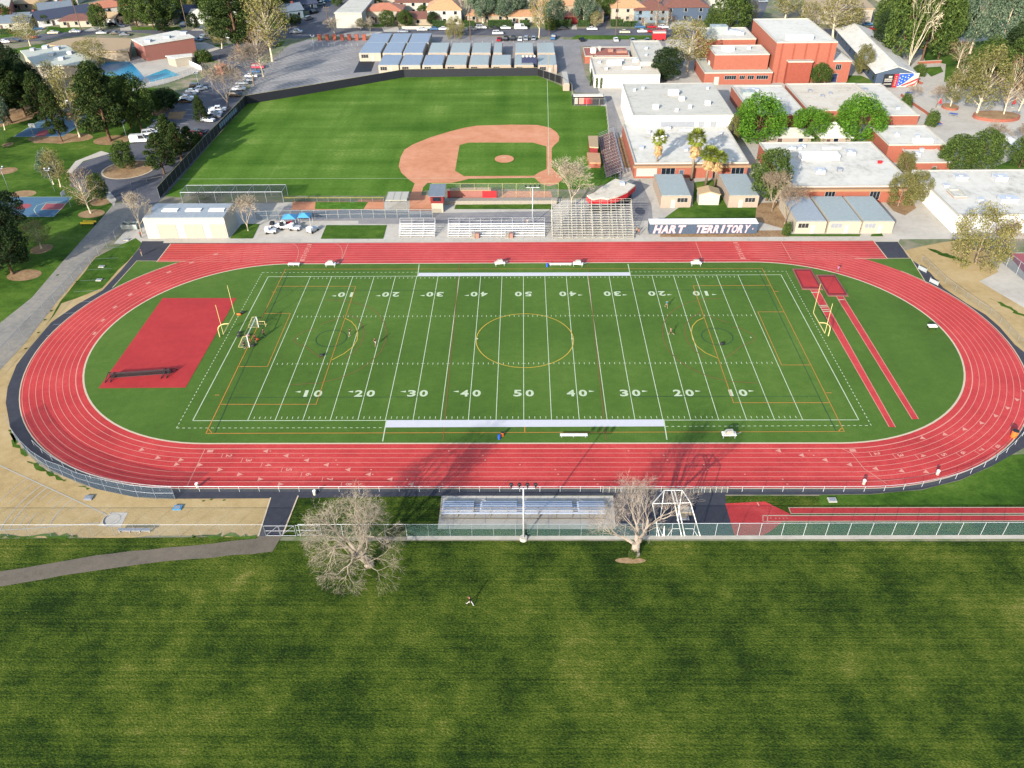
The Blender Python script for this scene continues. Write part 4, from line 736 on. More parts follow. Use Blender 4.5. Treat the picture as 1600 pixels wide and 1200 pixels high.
B('grey-roofed white gymnasium left of the bright green trees', (990, 180.5), (1146, 178.5), (977, 130), h=7.5, wall='white', roof='roof_grey', parapet=.3, units=[(.25, .2, 1.6, 1.2, 1.0, 'white'), (.1, .75, .8, .8, .7), (.2, .8, .8, .8, .7), (.5, .62, 3, 2, 1.2, 'white'), (.56, .45, 1.5, 1.5, .8, 'white'), (.8, .3, 1.4, 1.2, 1, 'white'), (.6, .2, .8, .8, .8, 'white'), (.45, .12, .8, .8, .6, 'white'), (.9, .8, .8, .8, .6)], wins=[(.28, .62, .45, .75, 'steel', 4), (.66, .72, .45, .75, 'steel'), (.78, .84, .45, .75, 'steel')])
B('brick wing with white roof behind the leftmost bright green tree', (1175, 179), (1262, 179), (1145, 134), h=4.4, wall='salmon', units=[(.2, .7, 4, 3, 1, 'roof_teal'), (.35, .8, 3, 2, .8, 'silver'), (.7, .5, 1, 1, .5), (.55, .3, 1, 1, .5)])
B('long brick classroom wing with tan gravel roof between bright green trees', (1264, 172), (1384, 172), (1228, 131), h=4.4, wall='salmon', roof='roof_cream', units=[(.35, .5, .9, .9, .5, 'steel'), (.5, .6, .9, .9, .5, 'steel'), (.25, .7, .9, .9, .5, 'steel')])
B('white-roofed end block of the brick wing with ribbed brick front', (1382, 180), (1437, 180), (1352, 131), 195, wall='salmon', units=[(.2, .8, 3, 1, .5, 'steel'), (.35, .55, 1, 1, .6, 'steel'), (.6, .2, 1.2, 1.2, .6)])
th = B('tall red brick theatre with large white roof and windowless stage tower', (1214.5, 66.5), (1309, 65.5), (1152, 30), 129.5, wall='salmon', units=[(.42, .12, 9, 1.6, 1.4, 'white')], doors=[(.32, .4, 1.6, 'dark')])
x0, x1, y0, y1, h = hquad((1214.5, 66.5), (1309, 65.5), (1152, 30), 129.5)
MB().box(x0+(x1-x0)*.22, x0+(x1-x0)*.62, y0-2.2, y0-.02, 0, 7.4).build('loading_dock', 'brick', th, True); MB().box(x0+(x1-x0)*.21, x0+(x1-x0)*.63, y0-2.3, y0-.01, 7.4, 7.8).build('dock_roof', 'off_white', th, True)
for u in (.1, .3, .5, .7, .9): MB().box(x0+(x1-x0)*u-.25, x0+(x1-x0)*u+.25, y0-.14, y0-.004, 0 if u in (.1, .7, .9) else 7.9, h-.3).build('pilaster', 'brick', th, True)
B('small brick wing with blue door at the right of the theatre', (1302, 95.4), (1331, 95.4), (1298, 82), 128.6, wall='salmon', wins=[(.2, .5, .6, .85)], doors=[(.1, .4, 3, 'navy')])
B('brick front wing of the theatre with a row of dark windows', (1101, 113.5), (1208, 113.5), (1090, 91), 132, wall='salmon', roof='roof_pale_green', units=[(.2, .6, 2.4, 2, 1, 'white'), (.35, .7, 2, 2, 1.2, 'white'), (.5, .6, 3, 2, 1.3, 'white'), (.66, .7, 4, 2, 1.2, 'white'), (.8, .5, 1.5, 1.5, .8, 'silver')], wins=[(.3, .47, .45, .75, 'glass', 5), (.52, .6, .45, .75, 'glass', 3), (.64, .73, .45, .75, 'glass', 3), (.77, .94, .45, .75, 'glass', 5)], doors=[(.15, .22, 2.6, 'off_white')])
B('middle brick wing of the theatre with low white parapet', (1117, 85), (1203, 85), (1112, 71), h=9, wall='salmon', units=[(.3, .5, 4, 2.5, 1, 'white'), (.7, .6, 1.2, 1.2, 1)])
B('rear brick wing of the theatre with pale green rooftop machinery', (1102, 61), (1182, 61), (1095, 43.5), h=9.5, wall='salmon', units=[(.35, .55, 6, 4, 2.6, 'roof_teal'), (.6, .5, 5, 3, 1.2, 'silver'), (.75, .4, 3, 2, 1, 'silver')])
B('white cafeteria building with climbing plants and rooftop fans', (929, 116.5), (1032, 117), (920, 90), 136.7, wall='white', roof='roof_cream', units=[(.2, .3, 1, 1, .8), (.35, .6, 5, 2.4, 1.2, 'white'), (.6, .35, 6, 1, .6, 'white'), (.7, .75, 2, 2, 1), (.12, .7, 1, 1, .6), (.5, .8, 1, .8, .6)])
B('pale back block of the cafeteria beside the dark pine', (1000, 97), (1048, 97), (988, 64), h=5.5, wall='off_white', roof='roof_grey', units=[(.4, .6, 1, 1, .8), (.3, .3, .8, .8, .6)])
B('low salmon walled service court behind the white cafeteria', (914, 87), (984, 87), (911, 74), h=2.8, wall='salmon', roof='salmon', parapet=.3, units=[(.2, .4, 2, 1.5, 1.4, 'white'), (.35, .6, 1, 1, 1.6, 'off_white'), (.6, .5, 2, 1.6, 1, 'rust'), (.85, .4, 4, 2, .8, 'rust')])
for i, (a, b2, c, k) in enumerate((((1033.5, 305), (1081, 305), (1024, 271), 'nearer the snack stand'), ((1140, 304.6), (1187, 304.6), (1124.5, 270.5), 'nearer the round oak'))):
    B('cream portable classroom with plain pale roof on the grass, '+k, a, b2, c, 324.5, wall='beige_wall', roof='roof_teal', parapet=0, name='portable_classroom', wins=[(.54, .88, .45, .78, 'dark')], doors=[(.34, .48, 2.1, 'off_white')], group='portable classrooms on the grass behind the painted container')
for i, (a, b2, c, k) in enumerate((((1245, 345), (1293, 345), (1216, 306), 'left'), ((1296, 345), (1347.5, 345), (1266, 305.5), 'middle'), ((1349.5, 345), (1399, 345), (1320, 305.5), 'right'))):
    B('cream portable classroom with blue metal roof beside the track, '+k+' of three', a, b2, c, 364.5, wall='cream', roof='roof_teal' if i else 'roof_blue', parapet=0, name='portable_classroom', wins=[(.08, .42, .45, .8, 'dark' if i == 0 else 'steel')], doors=[(.5, .64, 2.1, 'off_white')], group='three blue-roofed portables by the straight')
# classroom village behind the outfield
rows = [('front', 101, 85, [(590, 623), (624, 657), (659, 692), (695, 729), (732, 764), (767, 799), (803, 834.5), (840, 871)]),
        ('middle', 82, 66, [(560, 595), (597, 628), (629, 661), (668, 699), (702, 734), (736, 767), (770, 785), (804, 834.5), (839, 868)]), ('back', 66, 51.5, [(572, 606), (607, 637), (637.5, 670)])]
ordn = ['first', 'second', 'third', 'fourth', 'fifth', 'sixth', 'seventh', 'eighth', 'ninth']
for rn, yf, yb, xs in rows:
    for i, (a, c) in enumerate(xs):
        vx = 823; sh = (a-vx)*(1-(yb+318)/(yf+318)); late = a > 660
        B('portable classroom with %s roof, %s from left in the %s row behind the outfield' % ('grey-green' if late else 'blue-grey', ordn[i], rn), (a+.6, yf), (c-.6, yf), (a-sh, yb), h=3.3, wall='beige_wall' if late else 'cream', roof='roof_teal' if late else 'roof_steel', parapet=0, name='portable_classroom',
          wins=[(.1, .42, .4, .78, 'dark')], doors=[(.55, .68, 2.1, 'off_white')], group='portable classrooms behind the outfield')
# pool buildings and apartments
polyb('pink two-storey pool building with white flat roof', [(205, 61), (222.5, 70.6), (304, 57.5), (290, 50), (275, 47.5)], 6.2, 'pink_wall', 'roof_white', name='pool_building', over=.04, units=[(232, 65, 2.2, .8), (262, 59, 2.2, .8), (288, 53, 2.2, .8)])
polyb('flat pale green roofed recreation building beside the dark pines', [(31, 79), (56, 103), (122, 101), (152, 94), (102, 70)], 4.5, 'cream', 'roof_pale_green', name='recreation_building', over=.06, units=[(52, 79, 1.6, 1, 'steel'), (72, 75, 2, 1), (90, 77, 2, 1), (82, 86, 2, .9), (110, 84, 1.8, 1), (97, 93, 1.8, 1)])
polyb('tan shingle roofed wing of the recreation building', [(72, 69), (98, 61), (125, 58), (206, 60), (202, 79), (148, 81), (116, 76)], 4.2, 'tan_wall', 'roof_khaki', name='recreation_building', over=.05)
polyb('small flat canopy building by the pool deck with teal door', [(258, 87), (300, 83), (300, 87), (272, 91)], 3.4, 'cream', 'roof_white', name='pool_building', over=.1)
polyb('brown brick hut beside the park road', [(334, 103), (346, 104), (355, 100), (343, 98)], 3, 'brick', 'roof_terracotta', name='brick_hut', over=.12)
polyb('two-storey apartment block with long pale grey roof and arches', [(521.5, 20), (565, 20), (585, -4), (550, -4)], 6.4, 'off_white', 'roof_grey', name='apartment_building', over=.04)
polyb('long cream two-storey apartment block with grey roof behind the pale sycamore', [(1252, 13), (1368, 13), (1352, -2), (1258, -2)], 6.5, 'cream', 'roof_khaki', name='apartment_building', over=.04)
polyb('large pale warehouse at the top left corner', [(-60, 12), (14, 10), (18, -6), (-40, -6)], 6, 'salmon', 'roof_grey', name='warehouse', over=.02)
hs = [ # px,py ground centre, w,d,hw,hr,deg, wall, roof, label, kind, wins
 (26, 42, 16, 11, 3, 2, 8, 'off_white', 'roof_slate', 'grey gabled house behind the hedge at the left edge', 'gable'), (48, 37, 12, 9, 3, 1.8, 10, 'light_blue_wall', 'roof_slate', 'pale blue house with low grey roof by the driveway', 'gable'),
 (90, 22, 14, 10, 3, 2.4, 28, 'off_white', 'roof_slate', 'white house with slate gable roof above the navy roofed one', 'gable'), (100, 33, 24, 11, 3, 2.6, 42, 'white', 'roof_dark', 'white gabled house with long navy shingle roof', 'gable'),
 (128, 38, 15, 11, 3, 1.6, 5, 'cream', 'roof_brown', 'cream bungalow with brown roof beside the lamp pole', 'hip'), (100, 4, 18, 11, 3, 2, 5, 'off_white', 'roof_white', 'white roofed house at the top edge', 'gable'), (50, 12, 15, 10, 3, 1.6, 4, 'tan_wall', 'roof_khaki', 'tan roofed house at the top left', 'hip'),
 (170, 18, 16, 11, 3, 2, 30, 'off_white', 'roof_terracotta', 'house with red-brown roof right of the palm-like tree', 'hip'), (176, 36, 9, 9, 3, 1.6, -10, 'white', 'roof_khaki', 'white garage with rounded tan roof beside a driveway', 'gable'), (215, 34, 20, 11, 3, 2, 3, 'tan_wall', 'roof_khaki', 'tan bungalow half hidden by tall trunks', 'hip'),
 (250, 35, 16, 11, 3, 1.8, 3, 'cream', 'roof_brown', 'cream bungalow behind the tall trunks', 'hip'), (286, 26, 18, 12, 3, 2, 0, 'slate_wall', 'roof_dark', 'dark roofed house in the shade of tall trees', 'gable'), (322, 33, 11, 9, 3, 2, -8, 'white', 'roof_grey', 'white garage at the end of a concrete driveway', 'gable'),
 (355, 30, 12, 9, 3, 2, 0, 'off_white', 'roof_grey', 'small white house behind the big pine', 'gable'), (450, 26, 12, 10, 3.4, 2, 30, 'light_blue_wall', 'roof_slate', 'pale blue house at the street corner', 'gable'), (470, 14, 14, 10, 3, 2, 25, 'slate_wall', 'roof_dark', 'slate house beyond the corner lawn', 'gable'),
 (604, 30, 16, 12, 5, 2, 0, 'cream', 'roof_terracotta', 'two-storey house with orange tile roof beside the apartments', 'hip'), (618, 8, 20, 10, 4, 2, 0, 'cream', 'roof_terracotta', 'yellow walled house at the top edge', 'hip'),
 (648, 20, 16, 8, 5.5, 1.6, 0, 'off_white', 'roof_brown', 'white house with low brown roof', 'gable'), (655, 36, 18, 9, 3, 1.8, 0, 'tan_wall', 'roof_brown', 'brown roofed bungalow behind a white fence', 'gable'),
 (697, 32, 15, 15, 6.2, 5, 0, 'off_white', 'roof_tan', 'tall white house with steep tan hip roof', 'hip'), (762, 30, 18, 11, 3, 2, 0, 'tan_wall', 'roof_tan', 'tan roofed house behind grey-green trees', 'hip'), (822, 33, 16, 10, 3.4, 1.6, 0, 'cream', 'roof_tan', 'cream wall house behind the white van', 'hip'),
 (872, 20, 26, 11, 4.5, 2.4, 0, 'tan_wall', 'roof_tan', 'long house with tan tile roof above the red porch', 'hip'), (897, 35, 9, 6, 3.2, 1.2, 0, 'dark_red', 'roof_terracotta', 'dark red timber porch between two hedges', 'hip'), (924, 32, 10, 10, 4, 1.5, 0, 'tan_wall', 'roof_khaki', 'narrow tan building beside the dark driveway', 'flat'),
 (978, 30, 14.5, 11, 6.2, 3, 0, 'cream', 'roof_tan', 'cream two-storey house with tan hip roof', 'hip'), (1014, 30, 15, 14, 5.4, 3, 0, 'light_blue_wall', 'roof_brown', 'pale blue two-storey house with brown roof', 'hip'), (1066, 28, 20, 13, 6, 3.4, 0, 'slate_wall', 'roof_brown', 'slate blue two-storey house with brown roof', 'hip'),
 (1110, 10, 16, 12, 5, 3, 0, 'off_white', 'roof_brown', 'white house at the top behind the big oak', 'hip'), (1420, 2, 30, 12, 5, 3, 0, 'cream', 'roof_tan', 'house at the top edge behind the dense oak', 'hip'), (560, -6, 16, 12, 4, 2, 0, 'cream', 'roof_terracotta', 'tile roofed house at the very top', 'hip'),
 (730, -4, 22, 12, 4, 2, 0, 'tan_wall', 'roof_brown', 'brown roofed house beyond the eucalyptus', 'hip'), (830, -2, 26, 12, 4, 2, 0, 'off_white', 'roof_slate', 'grey roofed house beyond the tall poplar', 'hip'), (950, 2, 18, 12, 4, 2, 0, 'cream', 'roof_brown', 'brown roofed house up the dark driveway', 'hip'), (10, -4, 0, 0, 0, 0, 0, '', '', '', '')]
for (px, py, wd, dp, hw, hr, dg, wl_, rf, lb, kd) in hs:
    if wd: house(px, py, wd, dp, hw, hr, dg, wl_, rf, lb, kd, wins=3 if wd > 11 else 2, floors=2 if hw > 5 else 1, chim=(px % 3 == 0), group='houses beyond the main road')
# small pavilions and shed
house(1228, 221, 12, 7, 2.6, 1.5, 0, 'beige_wall', 'roof_grey', 'small hip roofed kiosk between two bright trees', 'hip', name='kiosk', cat='kiosk', wins=2)
house(1297, 221, 8.5, 8, 2.8, 3, 0, 'beige_wall', 'roof_white', 'kiosk with white pyramid roof behind the large block', 'hip', name='kiosk', cat='kiosk', wins=1)
house(1105, 316, 3.6, 5, 2.8, .7, 88, 'off_white', 'roof_khaki', 'small weathered white shed between two portables', 'gable', eave=.2, name='shed', cat='shed', wins=1)
# long gabled hall with the flag mural on its near end
a, c = W(1396, 133), W(1330, 62); dv = c-a; LG = dv.length; hall_deg = math.degrees(math.atan2(dv.y, dv.x)); mid = (a+c)/2
t = thing('school_hall', (mid.x, mid.y, 0), 'long white-roofed gabled hall with a flag mural on its near end', 'building', None, math.radians(hall_deg)); x, y = LG/2, 6.4
b = MB(); b.box(-x, x, -y, y, 0, 4); [b.add([(s*x, -y, 4), (s*x, y, 4), (s*x, 0, 6)], [(0, 1, 2)]) for s in (-1, 1)]; b.build('wall', 'slate_wall', t)
r = MB(); [r.add([(-x-.4, s*(y+.8), 3.75), (x+.4, s*(y+.8), 3.75), (x+.4, 0, 6.1), (-x-.4, 0, 6.1), (-x-.4, s*(y+.8), 3.95), (x+.4, s*(y+.8), 3.95), (x+.4, 0, 6.3), (-x-.4, 0, 6.3)], [(0, 1, 2, 3), (4, 5, 6, 7), (0, 1, 5, 4), (1, 2, 6, 5), (3, 0, 4, 7)]) for s in (-1, 1)]; r.build('roof', 'roof_white', t)
for i in range(9): MB().box(-x+3+i*(2*x-6)/8-.8, -x+3+i*(2*x-6)/8+.8, y+.01, y+.08, 1, 2.8).build('window', 'glass', t)
ca, sa = math.cos(math.radians(hall_deg)), math.sin(math.radians(hall_deg))
mu = thing('mural', (a.x-.0, a.y-3.2, 0), 'stars and stripes mural board with black and red panels at the end of the hall', 'mural')
for nm, x0, x1, m_ in (('black_panel', -5.4, -1.9, 'dark'), ('red_panel', -1.9, -.4, 'red'), ('flag_panel', -.4, 6.4, 'off_white')): MB().box(x0, x1, -.1, .1, .2, 4.6 if m_ != 'off_white' else 4.9).build(nm, m_, mu)
cn = MB(); cn.add([(-.4, -.13, .4), (1.6, -.13, 1.4), (4.6, -.13, 4.2), (4.2, -.13, 4.85), (-.4, -.13, 4.6)], [(0, 1, 2, 3, 4)]); cn.build('star_field', 'blue', mu)
st = MB(); [st.add([(sx+.17*(1 if k % 2 else .42)*math.sin(k*math.pi/5)*1.4, -.15, sz+.17*(1 if k % 2 else .42)*math.cos(k*math.pi/5)*1.4) for k in range(10)], [tuple(range(10))]) for sx, sz in ((.1, 1.3), (.1, 2.3), (.1, 3.3), (.9, 1.9), (.9, 2.9), (.9, 3.9), (1.9, 2.6), (1.9, 3.6), (2.9, 3.4), (2.9, 4.2))]; st.build('stars', 'white', mu)
sr = MB(); [sr.add([(q, -.14, w0), (q+2.6, -.14, w0+1.1), (6.4, -.14, w0+2.4 if w0+2.4 < 4.8 else 4.8), (6.4, -.14, w0+1.8 if w0+1.8 < 4.6 else 4.6), (q+2.6, -.14, w0+.5), (q, -.14, w0-.45 if w0 > .7 else .22)], [(0, 1, 2, 3, 4, 5)]) for q, w0 in ((1.2, 1.0), (3.0, .5))]; sr.build('stripes', 'red', mu)
lt = MB(); [lt.box(-5.0, -2.4, -.13, -.11, z_, z_+.3) for z_ in (1.2, 2.2, 2.8)]; lt.box(-3.8, -2.6, -.135, -.11, 3.4, 4.0); lt.build('panel_lettering', 'off_white', mu)
lt = MB(); [lt.box(-1.45, -.9, -.13, -.11, z_, z_+.35) for z_ in (.8, 1.5, 2.2, 2.9, 3.6)]; lt.build('panel_lettering', 'pale_line', mu)
# ================================================================= TRACKSIDE THINGS
a, c = W(1014, 366.5), W(1180, 362.5); t = thing('shipping_container', (a.x, a.y, 0), 'long grey steel container with big white and pink painted lettering beside the track', 'container', None, math.atan2(c.y-a.y, c.x-a.x)*0)
Lc = c.x-a.x; MB().box(0, Lc, 0, 2.6, .15, 2.65).build('body', 'slate_wall', t); MB().box(-.05, Lc+.05, -.05, 2.65, 2.65, 2.75).build('roof', 'white', t)
b = MB(); [b.box(i*Lc/70, i*Lc/70+.16, -.05, -.001, .2, 2.6) for i in range(70)]; b.build('corrugation', 'slate_wall', t)
for s_, u0, u1 in (('HART', .04, .33), ('TERRITORY.', .43, .985)):
    n_ = len(s_); wx = Lc*(u1-u0)/n_
    for nm, m_, yy, bd, gw in (('lettering_outline', 'letter_edge', -.07, .06, 1.08), ('lettering', 'letter_pink', -.1, .055, 1.0)):
        b = MB()
        for j, ch in enumerate(s_): text_on(b, ch, (Lc*u0+wx*(j+.5), yy, 1.38), (1, 0, .02), (.22, 0, 1), (wx*.98 if ch not in 'I.' else wx*(.45 if ch == 'I' else .2))*gw, (2.0 if ch != '.' else .35)*(1 if gw < 1 else 1.06), bd)
        b.build(nm, m_, t)
def bleacher(label, x0, x1, y0, rows, rise, run, name='bleachers', dirn=1, z0=.35, aisles=(), group=None, rot=0, loc=None, seatm='silver', gaps=(), frame='silver', rails=True):
    L = x1-x0; t = thing(name, (x0, y0, 0) if loc is None else loc, label, 'bleachers', group, rot)
    ys = [dirn*run*i for i in range(rows)]
    for i in range(rows):
        z = z0+rise*i+.1; segs = []; cur = 0
        for g0, g1 in sorted(gaps):
            segs.append((cur, g0*L)); cur = g1*L
        segs.append((cur, L)); b = MB()
        for s0, s1 in segs: b.box(s0, s1, min(ys[i], ys[i]+dirn*.28), max(ys[i], ys[i]+dirn*.28), z, z+.06)
        b.build('seat', seatm, t)
    b = MB(); [b.box(0, L, min(y+dirn*.3, y+dirn*run*.98), max(y+dirn*.3, y+dirn*run*.98), z0+rise*(i+1)-.28-.04*rise, z0+rise*(i+1)-.24) for i, y in enumerate(ys)]; b.build('footboards', seatm, t)
    b = MB(); n = max(2, round(L/2.4))
    for k in range(n+1):
        X = L*k/n; top = z0+rise*rows; b.tube((X, 0, z0), (X, dirn*run*rows, top), .05, n=4)
        for i in range(0, rows+1, 2): b.tube((X, dirn*run*i, 0), (X, dirn*run*i, z0+rise*i), .05, n=4)
        b.tube((X, dirn*run*rows, 0), (X, 0, z0), .035, n=4); b.tube((X, dirn*run*rows, top), (X, 0, .1), .03, n=4)
    [b.tube((0, dirn*run*q_, .12), (L, dirn*run*q_, .12), .035, n=4) for q_ in (0, rows)]; b.build('frame', frame, t)
    if rails:
        b = MB(); yb = dirn*(run*rows+.05); zt = z0+rise*rows
        for k in (.45, 1.0): b.tube((0, yb, zt+k), (L, yb, zt+k), .035, n=4)
        for s in (0, L): b.tube((s, yb, zt+1), (s, 0, z0+1.0), .035, n=4); b.tube((s, yb, zt+.5), (s, 0, z0+.5), .03, n=4)
        for k in range(n+1): b.tube((L*k/n, yb, zt), (L*k/n, yb, zt+1), .03, n=4)
        for u in aisles: b.tube((L*u, yb, zt+.9), (L*u, 0, z0+.9), .035, n=4); b.box(L*u-.4, L*u+.4, 0, .05, z0, z0+.05); [b.tube((L*u, dirn*run*i, z0+rise*i), (L*u, dirn*run*i, z0+rise*i+.9), .025, n=4) for i in range(0, rows, 3)]
        b.build('guard_rail', frame, t)
    return t
wN = W(690, 812); bleacher('low aluminium bleachers seen from behind on a concrete pad, nearest the camera', W(692, 790).x, W(944, 790).x, W(820, 787).y, 5, .2, .62, dirn=-1, gaps=((.195, .235), (.46, .5), (.80, .83)), seatm='alum', frame='khaki', rails=True)
bleacher('short white bleachers left of the long ones on the far side', W(624, 370).x, W(679, 370).x, W(650, 371).y, 6, .3, .62, seatm='white', frame='silver')
bleacher('long white bleachers beneath the far light pole', W(700, 370).x, W(851, 370).x, W(780, 371).y, 6, .3, .62, seatm='white', frame='silver')
bleacher('tall many-row white grandstand with nine aisles of rails', W(863, 373).x, W(990, 373).x, W(925, 373.5).y, 14, .32, .66, name='grandstand', aisles=(.1, .2, .3, .4, .5, .6, .7, .8, .9), seatm='off_white', frame='off_white')
p0, p1 = W(978, 276), W(962, 214); bleacher('weathered reddish bleachers facing the baseball diamond', 0, (p1-p0).length, 0, 7, .25, .62, rot=math.atan2(p1.y-p0.y, p1.x-p0.x), loc=(W(947, 278).x, W(947, 278).y, 0), seatm='rust', frame='steel', dirn=-1)
def light_pole(px, py, h, label, name='light_pole', lamps=4, arm=1.6, base=True, z=0, m='silver', r=.14, lampm='dark'):
    p = W(px, py); t = thing(name, (p.x, p.y, z), label, 'light pole')
    MB().tube((0, 0, 0), (0, 0, h), r, r*.6, n=8).build('pole', m, t, smooth=True)
    if base: MB().tube((0, 0, 0), (0, 0, .5), .55, .5, n=14).build('concrete_base', 'conc', t)
    MB().box(-arm, arm, -.07, .07, h-.14, h).build('crossarm', m, t)
    for i in range(lamps):
        X = -arm+2*arm*i/max(1, lamps-1); b = MB(); b.tube((X, .1, h+.35), (X, .45, h+.15), .2, .28, n=10); b.box(X-.06, X+.06, -.1, .12, h-.05, h+.4); b.build('floodlight', lampm, t)
        MB().tube((X, .455, h+.15), (X, .47, h+.14), .25, .25, n=10).build('lens', 'silver', t)
    return t
light_pole(818, 843, 9.9, 'tall white light pole with four floodlights in front of the near bleachers')
light_pole(832, 350, 9.3, 'white light pole with four dark floodlights behind the long bleachers', base=False)
# near fences
FN = 'chain link fences of the sports ground'
fence('chain link fence between the throwing sector and the lawn, lower left', PX((-120, 838.5), (416, 838.5)), 2.4, 3.0, 'mesh', post='steel', group=FN, r=.025)
fence('green screened chain link fence between the weeping bare tree and the lamp post base', PX((470, 838), (636, 838)), 2.4, 3.0, 'mesh', group=FN)
fence('green screened chain link fence behind the near bleachers', PX((636, 838), (1010, 837.6)), 2.4, 3.0, 'mesh_green', post='steel', group=FN, r=.026)
fence('green screened chain link fence along the long jump runways', PX((1014, 837.6), (1740, 835.5)), 2.5, 3.0, 'mesh_green', group=FN)
fence('blue screened curved fence outside the left bend', PX((14, 664), (26, 688), (40, 707), (58, 724), (80, 738), (102, 746), (126, 757), (150, 764), (180, 771), (210, 777), (240, 780), (274, 780)), 2.5, 2.9, 'mesh_blue', mid=True, group=FN, post='steel', r=.026)
g1 = thing('gate', tuple(W(416, 838).xy)+(0,), 'pale tube double gate standing at the end of the asphalt path', 'gate')
for nm, xa, xb, ya in (('gate_leaf', 0, 2.0, 0), ('gate_leaf', 2.1, 4.2, 0), ('side_panel', 4.4, 7.6, .1)):
    b = MB(); [b.tube((xa, ya, z_), (xb, ya, z_), .03, n=5) for z_ in (.15, 1.1, 2.1)]; [b.tube((q, ya, 0), (q, ya, 2.15), .035, n=5) for q in (xa, xb)]; b.tube((xa, ya, .15), (xb, ya, 2.1), .03, n=4); b.build(nm, 'steel', g1)
rp = stadium(40.95); nr = [p for p in rp if p[1] < -26]; R1 = arc(CRt, 0, 40.95, -90, -44, 16); L1 = arc(CL, 0, 40.95, 228, 270, 16)
fence('low white rail fence along the near edge of the track', L1+R1, 1.1, 3.0, 'mesh', name='rail_fence', post='silver', group='low rail fences')
for (xa, xb, lb) in ((941, 990, 'left of the bare tree shadow'), (1081, 1134, 'right of the white cage')):
    pa, pb = W(xa, 763), W(xb, 763); fence('white crowd barrier panel on the track edge, '+lb, [(pa.x, -41.15), (pb.x, -41.15)], 1.2, .9, 'net_white', name='barrier', post='off_white', group='crowd barriers')['category'] = 'barrier'
fence('rail fence outside the right bend beside the tan dirt', [tuple(p.xy) for p in (W(1440, 408), W(1478, 444), W(1514, 470), W(1544, 490), W(1566, 509), W(1590, 536), W(1620, 566))], 1.3, 3.2, 'mesh', name='rail_fence', post='steel', group='low rail fences', r=.024)
for (x, y) in ((1440, 424), (1458, 444)):
    q = W(x, y); t = thing('sign_board', (q.x, q.y, 0), 'small white board leaning on the right bend fence, '+('farther one' if y < 430 else 'nearer one'), 'sign', 'white boards on the right bend fence', math.radians(-60)); MB().box(-1.0, 1.0, -.04, .04, .2, 1.0).build('panel', 'roof_blue', t); b = MB(); [b.tube((s, .1, 0), (s, .1, 1.2), .04, n=4) for s in (-1, 1)]; b.build('post', 'silver', t)
fence('thin chain link fence on the path beyond the left bend', PX((-40, 610), (18, 547), (91, 471), (161, 394), (206, 350)), 2.2, 4.2, 'mesh', post='steel', group=FN)
fence('screened fence behind the equipment yard and bullpens', PX((400, 344), (560, 341), (600, 341), (676, 341)), 2.3, 2.9, 'mesh_blue', post='off_white', group=FN, mid=True)
fence('dark screened outfield fence climbing the left side of the diamond', PX((250, 310), (320, 232), (372, 178), (386, 163)), 3.0, 3.2, 'screen_dark', post='steel', rail='goal_yellow', name='outfield_fence', group='outfield fences')
fence('dark screened outfield fence in front of the portable village', PX((386, 163), (465, 150), (540, 137), (632, 121), (784, 119), (840, 118.5)), 2.9, 3.2, 'screen_blue', post='screen_dark', rail='goal_yellow', name='outfield_fence', group='outfield fences')
fence('short slanting outfield fence ending at the white container', PX((840, 118.5), (877, 131), (893, 143)), 2.6, 3.2, 'screen_dark', post='steel', name='outfield_fence', group='outfield fences')
fence('chain link fence along the first base side', PX((893, 143), (896, 166), (946, 166), (950, 205), (952, 240)), 2.4, 4, 'mesh', post='off_white', group=FN)
fence('yellow topped bullpen fence beside the foul line', PX((444, 316), (478, 316), (486, 316), (600, 316)), 1.2, 3, 'net_dark_green', post='steel', rail='yellow', group=FN)
fence('tall backstop netting behind home plate', PX((677, 311), (774, 311), (872, 311)), 4.2, 3.4, 'net_white', post='goal_yellow', rail='goal_yellow', name='backstop', group=None)
fence('white picket fence before the tan bungalow', PX((628, 46), (674, 46)), 1.3, 1.2, 'off_white', post='off_white', name='picket_fence')
fence('low barrier gate across the park road', PX((205, 291), (255, 281)), 1.1, 4, None, post='cream', name='barrier_gate')
fence('fence around the swimming pool', PX((205, 143), (262, 131), (322, 109)), 2.4, 2.4, 'mesh', post='silver', group=FN)
fence('white wall-like screen by the pool deck', PX((284, 96), (316, 111)), 1.8, 3, 'white', post='off_white', name='screen_wall')['category'] = 'wall'
fence('thin chain link fence beside the tennis court', PX((1556, 404), (1572, 416), (1620, 455)), 3, 3.4, 'mesh_blue', post='silver', group=FN)
fence('chain link fence between the lot and the park road', PX((384, 164), (398, 136), (444, 80)), 1.8, 4, 'mesh', post='steel', group=FN)
# pale banner on the climbing outfield fence
pa, pb = W(344, 207), W(371, 179); t = thing('fence_banner', (pa.x+.25, pa.y-.1, 1.2), 'long white banner hung on the left outfield fence', 'banner'); d_ = (pb-pa); b = MB()
for i in range(9): f0, f1 = i/9, (i+.75)/9; b.face([(d_.x*f0, d_.y*f0, 0), (d_.x*f1, d_.y*f1, 0), (d_.x*f1, d_.y*f1, 1.4), (d_.x*f0, d_.y*f0, 1.4)])
b.build('banner_letters', 'light_blue_wall', t)
